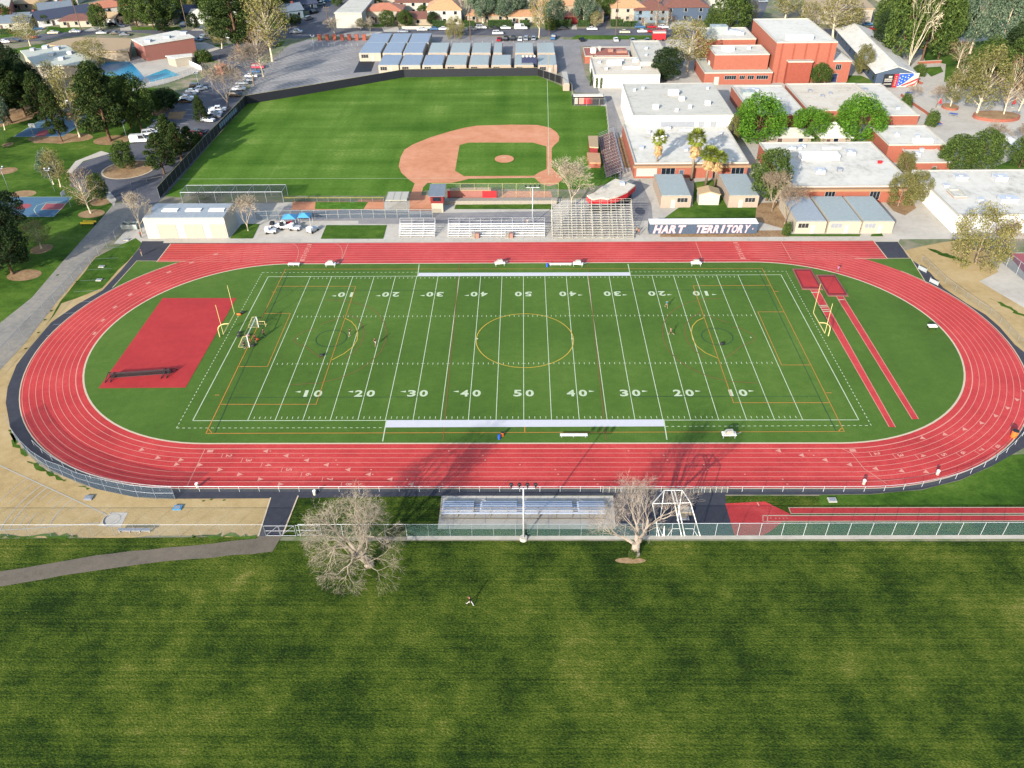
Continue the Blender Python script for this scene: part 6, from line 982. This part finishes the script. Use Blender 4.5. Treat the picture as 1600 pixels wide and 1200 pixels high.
# ================================================================= CARS
C_ = [('sedan', 'paint_white', 118, 51, 5, 'white sedan parked beside the utility pole on the left street'), ('sedan', 'paint_silver', 160, 53, 3, 'silver blue sedan at the left street kerb, behind a dark one'), ('sedan', 'paint_black', 181, 54, 2, 'dark sedan near the tan roof'), ('sedan', 'paint_white', 8, 67, 10, 'white sedan at the far left street'), ('sedan', 'paint_black', 22, 66, 10, 'black car behind the white one at the far left'),
 ('sedan', 'paint_blue', 58, 47, 30, 'dark blue car in a driveway under shade'), ('suv', 'paint_black', 174, 41, 60, 'black car in front of the rounded garage'), ('sedan', 'paint_silver', 190, 42, -50, 'silver car on the driveway beside the garage'), ('suv', 'paint_blue', 288, 41, 85, 'pale blue car parked beneath trees'), ('suv', 'paint_silver', 321, 61, -30, 'silver wagon parked beside the pink building'), ('sedan', 'paint_blue', 310, 64, -30, 'blue sedan half behind the silver wagon'),
 ('suv', 'paint_white', 356, 60, -20, 'white wagon parked left of the big pine trunk'), ('sedan', 'paint_black', 374, 61, -15, 'black sedan right of the big pine trunk'), ('suv', 'paint_white', 387, 61, 75, 'white car parked nose-in beyond the black sedan'), ('pickup', 'paint_silver', 463, 52, 5, 'silver pickup turning at the street corner'), ('sedan', 'paint_white', 479, 13, 0, 'white sedan in a driveway on the side street'), ('suv', 'paint_grey', 483, 31, 60, 'dark green car parked low on the side street'), ('suv', 'paint_black', 491, 21, 60, 'black car parked above it on the side street'), ('suv', 'paint_silver', 502, 8, 40, 'pale van-like wagon at the top of the side street'), ('sedan', 'paint_blue', 512, 3, 30, 'blue car at the very top of the side street'),
 ('sedan', 'paint_white', 405, 49, 2, 'white sedan behind the yellow-green tree'), ('sedan', 'paint_beige', 422, 50, 0, 'beige car left of the corner utility pole'), ('sedan', 'paint_white', 660, 48, 0, 'white low sedan left of the blue one at the kerb'), ('sedan', 'paint_blue', 680, 47, 0, 'bright blue sedan parked before the steep-roofed house'), ('sedan', 'paint_white', 694, 47, 0, 'white sedan half behind the round olive tree'), ('sedan', 'paint_grey', 737, 47, 0, 'grey green car right of the round olive tree'), ('suv', 'paint_white', 752, 45, 0, 'white wagon in the roadside row, first white one'), ('sedan', 'paint_black', 774, 46, 0, 'black sedan in the roadside row'), ('sedan', 'paint_white', 790, 45.5, 0, 'large white sedan left of the white van'), ('suv', 'paint_white', 778, 54, 0, 'white wagon driving on the main road'), ('van', 'paint_white', 814, 46, 0, 'white van parked left of the tall poplar'),
 ('suv', 'paint_black', 791, 63, 80, 'black car nose-in behind the portables, left of two'), ('suv', 'paint_black', 802, 62.5, 85, 'black car nose-in behind the portables, right of two'), ('sedan', 'paint_white', 813, 63, 85, 'white car nose-in behind the portables'), ('sedan', 'paint_silver', 834, 62, 85, 'grey green car nose-in behind the portables'), ('pickup', 'paint_blue', 865, 61, 80, 'pale blue pickup at the lot entrance'), ('sedan', 'paint_black', 909, 64, 100, 'black car pulling out beside the grass verge'), ('sedan', 'paint_white', 962, 64, 90, 'white car parked below the grass verge'), ('sedan', 'paint_beige', 976, 52, 0, 'beige sedan on the main road'), ('suv', 'paint_blue', 1000, 44, 0, 'blue suv at the kerb near the pale blue house'), ('sedan', 'paint_white', 1004, 51, 0, 'white sedan left of the red cars'), ('sedan', 'paint_red', 1019, 44, 0, 'red car at the kerb behind'), ('sedan', 'paint_red', 1019, 51, 0, 'red car on the road in front'), ('suv', 'paint_red', 1032, 50, 0, 'dark red suv beside the box trailer'), ('sedan', 'paint_white', 1036, 44, 0, 'white sedan right of the red cars'),
 ('sedan', 'paint_silver', 988, 65, 90, 'silver car half hidden behind the cafeteria'), ('sedan', 'paint_grey', 1011, 65, 90, 'grey car half hidden behind the cafeteria'), ('suv', 'paint_silver', 1192, 4, 0, 'silver car at the very top by the round oak'), ('pickup', 'paint_white', 1338, 36, 0, 'white pickup in front of the long apartments'), ('sedan', 'paint_blue', 1356, 40, 0, 'teal car beside the apartment hedge'), ('sedan', 'paint_white', 1341, 47, 0, 'white sedan above the hall roof, first'), ('sedan', 'paint_white', 1350, 49, 10, 'white sedan above the hall roof, second'), ('sedan', 'paint_red', 1363, 47.5, 0, 'maroon sedan beside the dense oak'), ('sedan', 'paint_white', 1365, 58, 20, 'white car under the dense oak edge'), ('sedan', 'paint_blue', 1594, 29, 80, 'blue car at the far right edge'),
 ('sedan', 'paint_silver', 379, 132, 5, 'silver sedan at the right kerb of the park road, farthest of three'), ('sedan', 'paint_white', 374, 141, 3, 'white sedan at the right kerb of the park road, middle of three'), ('suv', 'paint_black', 367, 151, 0, 'black suv at the right kerb of the park road, nearest of three'), ('pickup', 'paint_white', 341, 174, 8, 'white pickup under the brown bare tree'), ('sedan', 'paint_white', 337, 179, 0, 'white sedan in front of the white pickup'), ('sedan', 'paint_white', 325, 190, -10, 'white car beside the slim conifer'), ('sedan', 'paint_black', 311, 209, 5, 'black and white sedan near the outfield fence'), ('suv', 'paint_black', 299, 220, -5, 'black car nearest the outfield fence'), ('sedan', 'paint_white', 393, 121, 5, 'white sedan beneath the bare branches'), ('suv', 'paint_pink', 404, 107, 0, 'pink red suv at the top of the park road'),
 ('suv', 'paint_black', 308, 138, 5, 'black suv left kerb beneath the pool fence'), ('sedan', 'paint_silver', 314, 141, 30, 'silver black car overlapping the suv by the pool fence'), ('sedan', 'paint_white', 301, 145, 8, 'white sedan second from the pool fence'), ('sedan', 'paint_grey', 297, 150, 5, 'grey sedan third from the pool fence'), ('sedan', 'paint_white', 293, 155, 3, 'white sedan at the lower end of the left kerb row'), ('sedan', 'paint_white', 243, 203, 15, 'white sedan above the white van'), ('suv', 'paint_white', 235, 211, 15, 'white suv between the sedan and the van'), ('van', 'paint_white', 220, 222, 8, 'long white van parked beside the park lamp')]
C_ += [('sedan', 'paint_black', 290, 160, 4, 'black sedan at the very end of the left kerb row'), ('suv', 'paint_silver', 251, 196, 15, 'silver suv farthest of the cars by the white van'), ('sedan', 'paint_grey', 335, 184, 4, 'grey sedan between the white pickup and the slim conifer'), ('suv', 'paint_red', 304, 214, 0, 'dark red suv between two black cars near the outfield fence'), ('sedan', 'paint_silver', 386, 127, 4, 'silver sedan just behind the farthest kerb car'), ('sedan', 'paint_blue', 398, 114, 2, 'blue sedan below the pink red suv'), ('suv', 'paint_white', 274, 63, -25, 'white suv peeking from behind the pink building'), ('sedan', 'paint_grey', 196, 56, 2, 'grey sedan right of the dark one at the left street'), ('sedan', 'paint_beige', 84, 53, 6, 'beige sedan left of the white one on the left street'), ('sedan', 'paint_red', 50, 60, 8, 'dark red sedan in front of the clipped hedge street end'), ('sedan', 'paint_silver', 630, 51, 0, 'silver sedan before the white picket fence'), ('suv', 'paint_black', 716, 52, 0, 'black suv below the round olive tree'), ('sedan', 'paint_black', 880, 46, 0, 'black sedan before the clipped hedge left of the porch'), ('sedan', 'paint_white', 925, 47, 0, 'white sedan before the hedge right of the porch'), ('suv', 'paint_silver', 822, 62.5, 85, 'silver suv nose-in between white and grey green cars'), ('sedan', 'paint_red', 780, 63.5, 85, 'red sedan nose-in leftmost behind the portables'), ('sedan', 'paint_grey', 1060, 50, 0, 'grey sedan behind the wide sycamore by the theatre'), ('pickup', 'paint_grey', 400, 66, 10, 'grey pickup right of the giant pine lawn')]
for a_ in C_: car(*a_)

# plaza furniture and climbing plants
for (x_, y_, lb) in ((1467, 167, 'closed red parasol left of the round planter'), (1582, 168, 'closed red parasol right of the oval planter')):
    q = W(x_, y_); t = thing('parasol', (q.x, q.y, 0), lb, 'parasol', 'red parasols in the plaza'); MB().tube((0, 0, 0), (0, 0, 2.6), .05, n=6).build('pole', 'steel', t); MB().tube((0, 0, 1.2), (0, 0, 2.7), .5, .08, n=9).build('canopy', 'red', t); MB().tube((0, 0, 0), (0, 0, .12), .35, n=10).build('base', 'conc', t)
for (x_, y_, dg, lb) in ((1489, 181, -25, 'blue and grey picnic table in the middle of the plaza'), (1420, 148, 0, 'blue picnic table at the bend of the plaza wall'), (1423, 162, 20, 'blue picnic table by the flowering bushes'), (1588, 178, 0, 'grey picnic table at the right edge of the plaza'), (1464, 197, 10, 'blue picnic table at the lower end of the slanting wall')):
    q = W(x_, y_); t = thing('picnic_table', (q.x, q.y, 0), lb, 'picnic table', 'picnic tables in the plaza', math.radians(dg)); MB().box(-1.2, 1.2, -.4, .4, .7, .78).build('table_top', 'blue' if 'blue' in lb else 'steel', t); [MB().box(-1.2, 1.2, s*.75-.14, s*.75+.14, .42, .48).build('seat', 'steel', t) for s in (-1, 1)]; [MB().box(s*.8-.05, s*.8+.05, -.7, .7, 0, .7).build('leg', 'steel', t) for s in (-1, 1)]
R_ = random.Random(4)
for (x0_, x1_, y0_, y1_, hh_, lb) in ((930, 933.5, 137, 137, 3.6, 'clipped climbing plant on the white wall, left of two'), (937, 940.5, 137, 137, 3.6, 'clipped climbing plant on the white wall, right of two'), (922, 927, 135, 100, 3.4, 'long strip of climbing plants along the left side of the white building')):
    a_, c_ = W(x0_, y0_), W(x1_, y1_); t = thing('climbing_plant', (a_.x, a_.y-.3, 0), lb, 'climbing plant'); d = Vector((c_.x-a_.x, c_.y-a_.y)); L_ = d.length; m_ = MB(); st_ = MB()
    for i in range(int(L_*110)+120): f = R_.random(); leaves(m_, (d.x*f, d.y*f-R_.uniform(0, .35), R_.uniform(.2, hh_)), .15, .15, 1, .2, R_)
    [st_.tube((d.x*f, d.y*f, 0), (d.x*f, d.y*f-.1, hh_*.8), .05, n=4) for f in (.1, .5, .9)]; m_.build('foliage', 'leaf_oak', t); st_.build('stem', 'bark_brown', t)

for (x_, lb) in ((742, 'small tan and red step unit at the foot of the long bleachers, left one'), (795, 'small tan and red step unit at the foot of the long bleachers, right one')):
    q = W(x_, 371); t = thing('step_unit', (q.x, q.y-.6, .05), lb, 'steps', 'step units before the long bleachers'); [MB().box(-.8+.0, .0, .35*k, .35*k+.35, 0, .3+.3*k).build('step', 'conc_wall', t) for k in range(3)]; MB().box(.15, 1.0, 0, .9, 0, 1.2).build('red_box', 'rust', t); b = MB(); b.path([(-.85, 0, 0), (-.85, 0, 1.2), (-.85, 1.1, 1.9), (-.85, 1.1, 0)], .035, 4); b.build('hand_rail', 'silver', t)
# ================================================================= TREES
T_ = [('pine', 17, 192, 70, 30, 'big dark pine at the left edge above the dry soil'), ('pine', 40, 182, 92, 26, 'dark pine second from the left edge'), ('dark', 5, 178, 92, 26, 'very dark tree cut by the left edge'), ('dark', 58, 172, 95, 22, 'very dark bushy tree behind the upper court'), ('euc', 8, 203, 145, 15, 'pale crooked trunk tree at the left edge'), ('pine', 97, 221, 128, 17, 'slim dark pine in front of the upper basketball court'), ('syc', 125, 214, 103, 26, 'white forked sycamore beside the upper court'), ('syc', 92, 160, 95, 20, 'thin pale sycamore behind the upper court'),
 ('pine', 172, 220, 93, 36, 'largest pine right of the upper basketball court'), ('oak', 205, 200, 125, 22, 'broad airy tree in front of the pool'), ('oak', 222, 205, 118, 26, 'tall broad tree between the pool and the park lawn'), ('oak', 241, 180, 140, 13, 'slim tree with white trunk left of the dark round one'), ('dark', 263, 172, 138, 17, 'dark round tree beside the park road'), ('cone', 316, 190, 146, 10, 'slim green conifer on the park road'), ('cone', 270, 245, 176, 20, 'tall conifer right of the white van'), ('pine', 257, 272, 206, 20, 'shorter pine on the near side of the conifer'), ('pine', 284, 250, 190, 15, 'pine leaning over the outfield fence'),
 ('oak', 197, 264, 222, 17, 'tree growing on the roundabout island'), ('syc', 95, 292, 233, 18, 'thin leaning tree above the lower court'), ('euc', 84, 288, 236, 15, 'dark green tree left of the thin leaning one'), ('rust', 142, 333, 262, 27, 'leaning bare-topped sycamore right of the lower court'), ('oak', 158, 313, 272, 14, 'small green tree behind the bare-topped sycamore'), ('syc', 65, 388, 344, 20, 'thin yellow tree on the park lawn near the path'), ('dark', 20, 428, 315, 38, 'huge dark tree at the left edge beside the path'), ('dark', -20, 430, 330, 40, 'second dark tree cut off by the left edge'), ('pine', -30, 240, 120, 34, 'pine beyond the left edge'),
 ('syc', 48, 72, 22, 22, 'pale tree in front of the grey house on the left street'), ('syc', 155, 112, 60, 22, 'yellow green tree in front of the tan roof'), ('syc', 132, 98, 64, 16, 'pale tree behind the flat recreation roof'), ('oak', 159, 48, 6, 14, 'yellow green tree beside the street with slim trunks'), ('oak', 215, 42, -14, 20, 'tall tree with orange trunk in front of bungalows'), ('oak', 240, 44, -16, 20, 'tall tree second from the left above the pink roof'), ('oak', 268, 38, -18, 22, 'tall tree above the middle of the pink roof'), ('dark', 304, 46, 20, 9, 'dark small tree beside the driveway'), ('dark', 255, 50, 30, 10, 'dark bushy tree behind the pink building'), ('oak', 330, 25, -25, 22, 'large tree above the white garage'),
 ('pine', 374, 82, -38, 42, 'giant pine with leaning trunk at the top left'), ('syc', 347, 76, 32, 18, 'slim sycamore left of the giant pine'), ('syc', 426, 96, -22, 36, 'tall yellow green sycamore above the pink red car'), ('rust', 412, 120, 40, 24, 'brown twiggy tree below the tall sycamore'), ('barebrown', 358, 172, 92, 30, 'brown bare tree overhanging the park road'), ('barebrown', 397, 134, 66, 30, 'greyish bare tree beside the parking lot fence'), ('shrub', 318, 96, 82, 12, 'dark bush beside the pool building'), ('oak', 450, 14, -20, 20, 'tree behind the pale blue corner house'), ('oak', 415, 30, -20, 24, 'dark leafy tree at the street corner'), ('oak', 528, 10, -12, 9, 'orange leafed tree at the top of the side street'),
 ('column', 523, 55, 24, 13, 'bare tree at the parking lot entrance'), ('column', 579, 54, 24, 11, 'bare reddish tree beside the apartments'), ('syc', 564, 46, 28, 8, 'small yellow tree before the apartments'), ('oak', 606, 42, 16, 12, 'green tree before the tile roofed house'), ('oak', 634, 42, 16, 12, 'green tree between two houses'), ('oak', 662, 26, 8, 9, 'small green tree above the brown bungalow'), ('willow', 711, 60, 26, 15, 'round olive tree at the roadside'), ('barewhite', 727, 34, -26, 18, 'white trunked tree beside the steep-roofed house'), ('euc', 755, 36, -24, 20, 'grey green tree left of its twin by the hedge'), ('euc', 789, 36, -26, 22, 'grey green tree before the white van'), ('syc', 842, 60, -24, 15, 'tall thin poplar-like tree by the road'), ('euc', 866, 40, -2, 17, 'grey green tree left of the red porch'), ('euc', 912, 40, -8, 20, 'grey green tree right of the red porch'), ('oak', 952, 30, -8, 12, 'dark green tree by the dark driveway'), ('syc', 930, 46, 18, 10, 'thin young tree on the kerb'), ('bright', 995, 16, -6, 6, 'small bright tree beside the cream house'), ('rust', 1025, 38, 14, 12, 'brown twiggy tree before the pale blue house'), ('rust', 985, 40, 22, 8, 'brown shrubby tree at the hedge end'), ('willow', 1090, 20, -12, 9, 'yellow green tree right of the slate house'),
 ('syc', 1073, 112, 28, 36, 'wide yellow green sycamore left of the theatre'), ('dark', 1040, 126, 74, 24, 'dark pine like tree beside the cafeteria'), ('oak', 1139, 60, -22, 32, 'large round oak at the top of the road'), ('syc', 1226, 32, -24, 24, 'pale tree above the theatre roof'), ('syc', 1301, 60, -20, 36, 'pale sycamore between the theatre and the apartments'), ('oak', 1404, 100, -50, 38, 'dense dark green oak right of the hall'), ('oak', 1440, 96, -55, 38, 'second dense green oak behind the white sycamore'), ('barewhite', 1418, 110, -32, 34, 'white bare sycamore at the end of the hall'), ('euc', 1515, 84, -35, 30, 'grey green tree towering over the plaza'), ('euc', 1556, 90, -30, 32, 'large grey green tree at the upper right'), ('dark', 1598, 96, -10, 28, 'dark tree at the upper right edge'), ('sycgreen', 1525, 181, 72, 34, 'tall yellow green sycamore on the oval planter'), ('sycgreen', 1484, 169, 112, 17, 'smaller sycamore on the round planter'), ('rust', 1567, 183, 84, 28, 'reddish sycamore on the right of the oval planter'), ('rust', 1496, 106, 60, 22, 'brown twiggy tree behind the plaza sycamore'), ('barebrown', 1552, 230, 192, 26, 'grey bare tree in front of the oval planter'), ('dark', 1600, 150, 84, 20, 'dark green tree at the right edge of the plaza'), ('oak', 1592, 262, 214, 20, 'green tree behind the covered walkway'), ('barebrown', 1462, 168, 132, 14, 'small grey bare tree on the plaza, left of the round planter'), ('barebrown', 1425, 158, 130, 12, 'small grey bare tree beside the slanting wall'),
 ('bright', 1182, 219, 153, 40, 'bright green tree left of the trio'), ('bright', 1262, 219, 171, 30, 'bright green tree in the middle of the trio, the smallest'), ('bright', 1336, 221, 154, 38, 'bright green tree right of the trio'), ('olive', 1345, 116, 70, 16, 'olive green tree in front of the white hall roof'), ('oak', 1280, 132, 100, 15, 'small tree against the tall brick wall'), ('olive', 1144, 222, 182, 10, 'thin reddish tree beside the bright green one'), ('oak', 1198, 313, 234, 30, 'large round oak beside the palms'), ('barebrown', 1206, 330, 262, 22, 'grey bare tree in front of the round oak'), ('barebrown', 1226, 350, 285, 26, 'brown twiggy tree left of the three portables'), ('olive', 1403, 322, 270, 22, 'olive multi-stemmed tree in a gravel bed, left half'), ('olive', 1428, 318, 268, 20, 'olive multi-stemmed tree in a gravel bed, right half'), ('olive', 1412, 272, 238, 15, 'small olive tree beside the brick annex'), ('oak', 1490, 272, 212, 30, 'broad olive green tree above the white gymnasium, left crown'), ('oak', 1530, 270, 204, 28, 'broad olive green tree above the white gymnasium, right crown'), ('willow', 1524, 412, 326, 46, 'wide yellow green willow on the tan dirt'), ('barebrown', 1558, 408, 336, 26, 'brown twiggy tree right of the yellow willow'),
 ('palm', 1024, 275, 206, 13, 'fan palm leftmost of the four'), ('palm', 1080, 282, 205, 17, 'fan palm second from the left'), ('palm', 1102, 292, 232, 17, 'fan palm third from the left'), ('palm', 1116, 292, 238, 16, 'fan palm rightmost of the four'),
 ('bare', 388, 361, 304, 21, 'round bare tree beside the storage building'), ('bare', 222, 365, 296, 24, 'bare tree left of the storage building'), ('bare', 893, 324, 248, 38, 'wide bare white tree behind the grandstand')]
T_ += [('rust', 1500, 140, 96, 18, 'brown twiggy tree at the back of the plaza, left of the yellow green sycamore'), ('barebrown', 1540, 160, 110, 20, 'grey brown bare tree between the two tall sycamores'), ('rust', 1590, 176, 110, 22, 'reddish tree at the right edge by the plaza tables'), ('barebrown', 1590, 232, 186, 22, 'grey bare tree at the right edge near the walkway'), ('euc', 1470, 84, 0, 26, 'broad grey green tree behind the pink wall'), ('oak', 1586, 130, 60, 30, 'broad green tree at the right edge above the plaza'), ('dark', 1440, 60, -40, 30, 'dark oak behind the pair right of the hall'), ('oak', 1384, 60, -20, 26, 'green oak leaning over the hall ridge'),
 ('dark', 0, 130, 62, 30, 'dark tree at the left edge above the pines'), ('dark', 30, 150, 75, 28, 'dark tree filling the gap between the left pines'), ('pine', 75, 196, 110, 22, 'pine left of the upper basketball court'), ('oak', 190, 178, 118, 24, 'airy green tree hiding the left pool'), ('oak', 150, 190, 120, 22, 'green tree left of the largest pine'), ('pine', 300, 240, 196, 12, 'small pine beside the outfield fence'), ('dark', 20, 360, 300, 26, 'dark tree above the huge one at the left edge'), ('oak', 345, 56, -10, 28, 'tall leafy tree left of the giant pine'), ('dark', 400, 30, -30, 26, 'tall dark tree right of the giant pine'), ('oak', 8, 40, 8, 16, 'green tree at the top left corner'), ('oak', 196, 8, -22, 16, 'green tree at the top edge left of the tall trunks'), ('dark', 250, 10, -30, 22, 'dark tree at the top edge above the bungalows'),
 ('oak', 36, 34, 16, 11, 'green tree between the grey gabled house and the pale blue one'), ('oak', 72, 40, 24, 8, 'small green tree left of the navy roofed house'), ('syc', 66, 20, 2, 10, 'pale tree above the pale blue house'), ('oak', 112, 14, -4, 10, 'green tree behind the navy roofed house'), ('oak', 143, 26, 8, 9, 'green tree right of the cream bungalow'), ('dark', 198, 36, 14, 10, 'dark tree between the garage and the tall trunks'), ('oak', 186, 12, -10, 12, 'green tree at the top edge above the rounded garage'), ('oak', 288, 14, -14, 16, 'tall green tree above the dark roofed house'), ('willow', 312, 20, -10, 16, 'yellow green tree above the white garage'), ('dark', 344, 44, 26, 8, 'dark shrubby tree right of the concrete driveway'), ('syc', 396, 40, 4, 16, 'yellow green tree right of the giant pine'), ('oak', 436, 44, 18, 14, 'green tree on the corner lawn'), ('dark', 462, 40, 22, 9, 'dark tree on the corner lawn edge'), ('oak', 490, 8, -10, 9, 'green tree at the far end of the side street'),
 ('oak', 590, 16, -4, 9, 'green tree beyond the apartment block'), ('oak', 630, 12, -6, 9, 'green tree at the top between tiled roofs'), ('dark', 676, 40, 18, 8, 'dark narrow tree left of the steep-roofed house'), ('dark', 668, 8, -10, 9, 'dark tree at the top edge above the brown bungalow'), ('euc', 740, 14, -26, 14, 'grey green tree at the top behind the hedge'), ('euc', 812, 30, -16, 12, 'grey green tree right of the twins by the hedge'), ('dark', 770, 20, -18, 14, 'dark tree behind the grey green twins'), ('euc', 890, 16, -20, 14, 'grey green tree above the long tan house'), ('oak', 938, 16, -14, 10, 'olive tree beyond the dark driveway'), ('rust', 1042, 40, 16, 9, 'brown twiggy tree before the slate blue house'), ('rust', 1006, 44, 26, 8, 'brown twiggy shrub tree beside the blue suv'), ('oak', 1112, 54, 20, 14, 'green tree at the left foot of the large round oak'), ('willow', 1168, 50, 0, 14, 'olive tree at the right foot of the large round oak'), ('syc', 1260, 44, 2, 18, 'pale tree right of the theatre roof'), ('syc', 1330, 48, 12, 14, 'pale tree before the right end of the apartments'), ('dark', 1376, 84, 16, 18, 'dark oak foliage touching the hall roof'), ('oak', 1466, 92, -20, 26, 'full green oak right of the white sycamore'), ('euc', 1490, 70, -30, 24, 'grey green tree left of its plaza companion'), ('dark', 1572, 120, 40, 26, 'dark evergreen behind the reddish sycamore'), ('oak', 1540, 124, 60, 24, 'green tree behind the yellow green sycamore'), ('dark', 1590, 60, -20, 22, 'dark evergreen at the top right corner')]
for k in T_: tree(*k, group='trees around the school and park')
for (x_, y_, ty, hw, lb) in ((1228, 367, 352, 6, 'small round green bush at the portable corner'), (860, 46, 32, 8, 'roadside bush before the red porch'), (1255, 42, 30, 8, 'bush beside the apartments'), (1413, 172, 152, 8, 'flowering bush along the plaza wall, upper one'), (1455, 196, 178, 9, 'flowering bush along the plaza wall, lower one'), (1435, 118, 104, 9, 'green bush on the plaza lawn'), (1500, 132, 112, 14, 'dark bush at the back of the plaza'), (1456, 280, 268, 8, 'round bush by the brick annex'), (310, 228, 210, 7, 'bush along the outfield fence'), (988, 870, 862, 6, 'low green suckers at the foot of the stout bare tree')): tree('shrub', x_, y_, ty, hw, lb, group='bushes')
def hedge(x0, x1, y, ty, lb):
    a, b_ = W(x0, y), W(x1, y); h_ = H(x0, y, ty); t = thing('hedge', (a.x, a.y, 0), lb, 'hedge', 'clipped hedges'); L_ = b_.x-a.x; R = random.Random(int(x0)); MB().box(.15, L_-.15, .15, 1.45, 0, h_-.15).build('core', 'leaf_dark', t); m_ = MB()
    for i in range(int(L_*110)): leaves(m_, (R.uniform(0, L_), R.choice((R.uniform(0, 1.6), 0.05)), R.choice((h_-.05, R.uniform(0, h_)))), .2, .15, 1, .22, R)
    m_.build('foliage', 'hedge', t)
for a_ in ((676, 698, 44, 33, 'clipped hedge left of the round olive tree'), (725, 742, 42, 33, 'clipped hedge right of the round olive tree'), (762, 800, 42, 32, 'long clipped hedge behind the roadside cars'), (812, 828, 42, 32, 'clipped hedge behind the white van'), (862, 892, 43, 32, 'clipped hedge left of the red porch'), (902, 922, 42, 32, 'clipped hedge right of the red porch'), (954, 974, 42, 31, 'clipped hedge before the cream house'), (975, 996, 42, 34, 'thin hedge right of the cream house'), (0, 17, 54, 46, 'clipped hedge at the left edge of the street')): hedge(*a_)
# hero bare trees
def hero(px, py, ty, hw, ky, rz, name, label, **k):
    t = make_bare(**k); h_ = t['_h']; r_ = t['_r']; del t['_h']; del t['_r']; hh = H(px, py, ty); p = W(px, py); s = hh/h_; sx = hw/ppm(px, py, hh*.5)/r_
    for ch in t.children:      # wind-shaped crown: narrower across the fence than along it
        ch.data.transform(Matrix.Rotation(rz, 4, 'Z')); ch.data.transform(Matrix.Diagonal((sx, sx*ky, s, 1)))
    t.location = (p.x, p.y, .02); t['label'] = label; t.name = name; return t
hero(577, 884, 754, 94, .70, .6, 'weeping_tree', 'large weeping bare tree on the near lawn edge', seed=21, dep=7, up=.05, droop=.13, dd=2, w=.25, sp=.6, split=3, side=1, bark='twig_grey', tr=.58, first=.18, tilt=(-1.1, .5), tw=.75, limbs=6)
hero(992, 867, 744, 88, .62, 2.2, 'bare_tree', 'stout pale bare tree beside the white throwing cage', seed=52, dep=7, up=.13, droop=0, dd=1, w=.18, sp=.5, split=3, side=1, bark='twig_rosy', tr=.5, first=.2, tw=.5, limbs=4)
# ================================================================= PEOPLE
PEO = [(735, 945, 'stride', 60, 'shirt_black', 'shirt_white', 'person in dark top and white trousers striding across the foreground lawn', 1, .02), (547, 526, 'reach', -60, 'shirt_black', 'shirt_white', 'person in black top practising left of the yellow arc', 0, .1), (587, 540, 'walk', 160, 'shirt_black', 'shirt_white', 'person in black top and white shorts by the twenty line', 0, .1), (1048, 524, 'run', 40, 'khaki', 'dark', 'person in tan shirt running near the right twenty line', 0, .1), (1041, 481, 'walk', 200, 'shirt_blue', 'khaki', 'person in bright blue shirt near the right twenty numbers', 0, .1), (1308, 426, 'run', -60, 'shirt_pink', 'dark', 'jogger in pink top on the right bend', 0, .08), (413, 526, 'stand', 180, 'shirt_black', 'dark', 'person in black standing right of the soccer goal', 1, .1), (383, 545, 'stand', 60, 'shirt_black', 'dark', 'person in black at the near end of the soccer goal', 1, .1), (393, 540, 'walk', 100, 'orange', 'dark', 'person in orange shirt beside the soccer goal', 0, .1), (400, 536, 'reach', 10, 'dark_red', 'dark', 'person in dark red reaching over the bags', 0, .1), (222, 400, 'stand', -30, 'navy', 'khaki', 'person in navy at the left end of the straight', 1, .05), (221, 372, 'stand', 20, 'dark_red', 'dark', 'person in dark red by the storage building corner', 1, .05), (994, 366, 'stand', 0, 'khaki', 'dark', 'person in tan beside the grandstand, left of the pair', 1, .05), (998, 368, 'stand', 90, 'orange', 'dark', 'person in orange beside the grandstand, right of the pair', 1, .05), (824, 352, 'stand', 180, 'shirt_white', 'off_white', 'person in white at the top of the long bleachers', 1, .05)]
for (x_, y_, ps, dg, sh, lg, lb, ll, z_) in PEO: person(x_, y_, ps, dg, sh, lg, lb, longlegs=bool(ll), z=z_)
def bag(px, py, m_, lb): q = W(px, py); t = thing('sports_bag', (q.x, q.y, .1), lb, 'bag', 'bags round the soccer goal'); b = MB(); b.ell((0, 0, .2), .5, .26, .22, 10, 6); b.build('body', m_, t, smooth=True); b = MB(); b.path([(-.3, 0, .38), (-.12, 0, .52), (.12, 0, .52), (.3, 0, .38)], .03, 4); b.build('handle', 'dark', t)
for a_ in ((379.5, 490, 'dark', 'black bag behind the left goal post'), (374, 493, 'orange', 'orange bag behind the left goal post'), (374, 522, 'dark', 'black bag on the end line, upper of two'), (373.5, 527, 'dark', 'black bag on the end line, lower of two'), (387.5, 526, 'rust', 'rust bag beside the soccer goal post'), (395, 542, 'dark', 'black bag among the people by the goal'), (402, 532, 'orange', 'orange bag right of the soccer goal'), (503, 557, 'dark', 'dark bag on the ten yard line'), (1128, 539, 'dark', 'black ball bag in the right hockey circle')): bag(*a_)
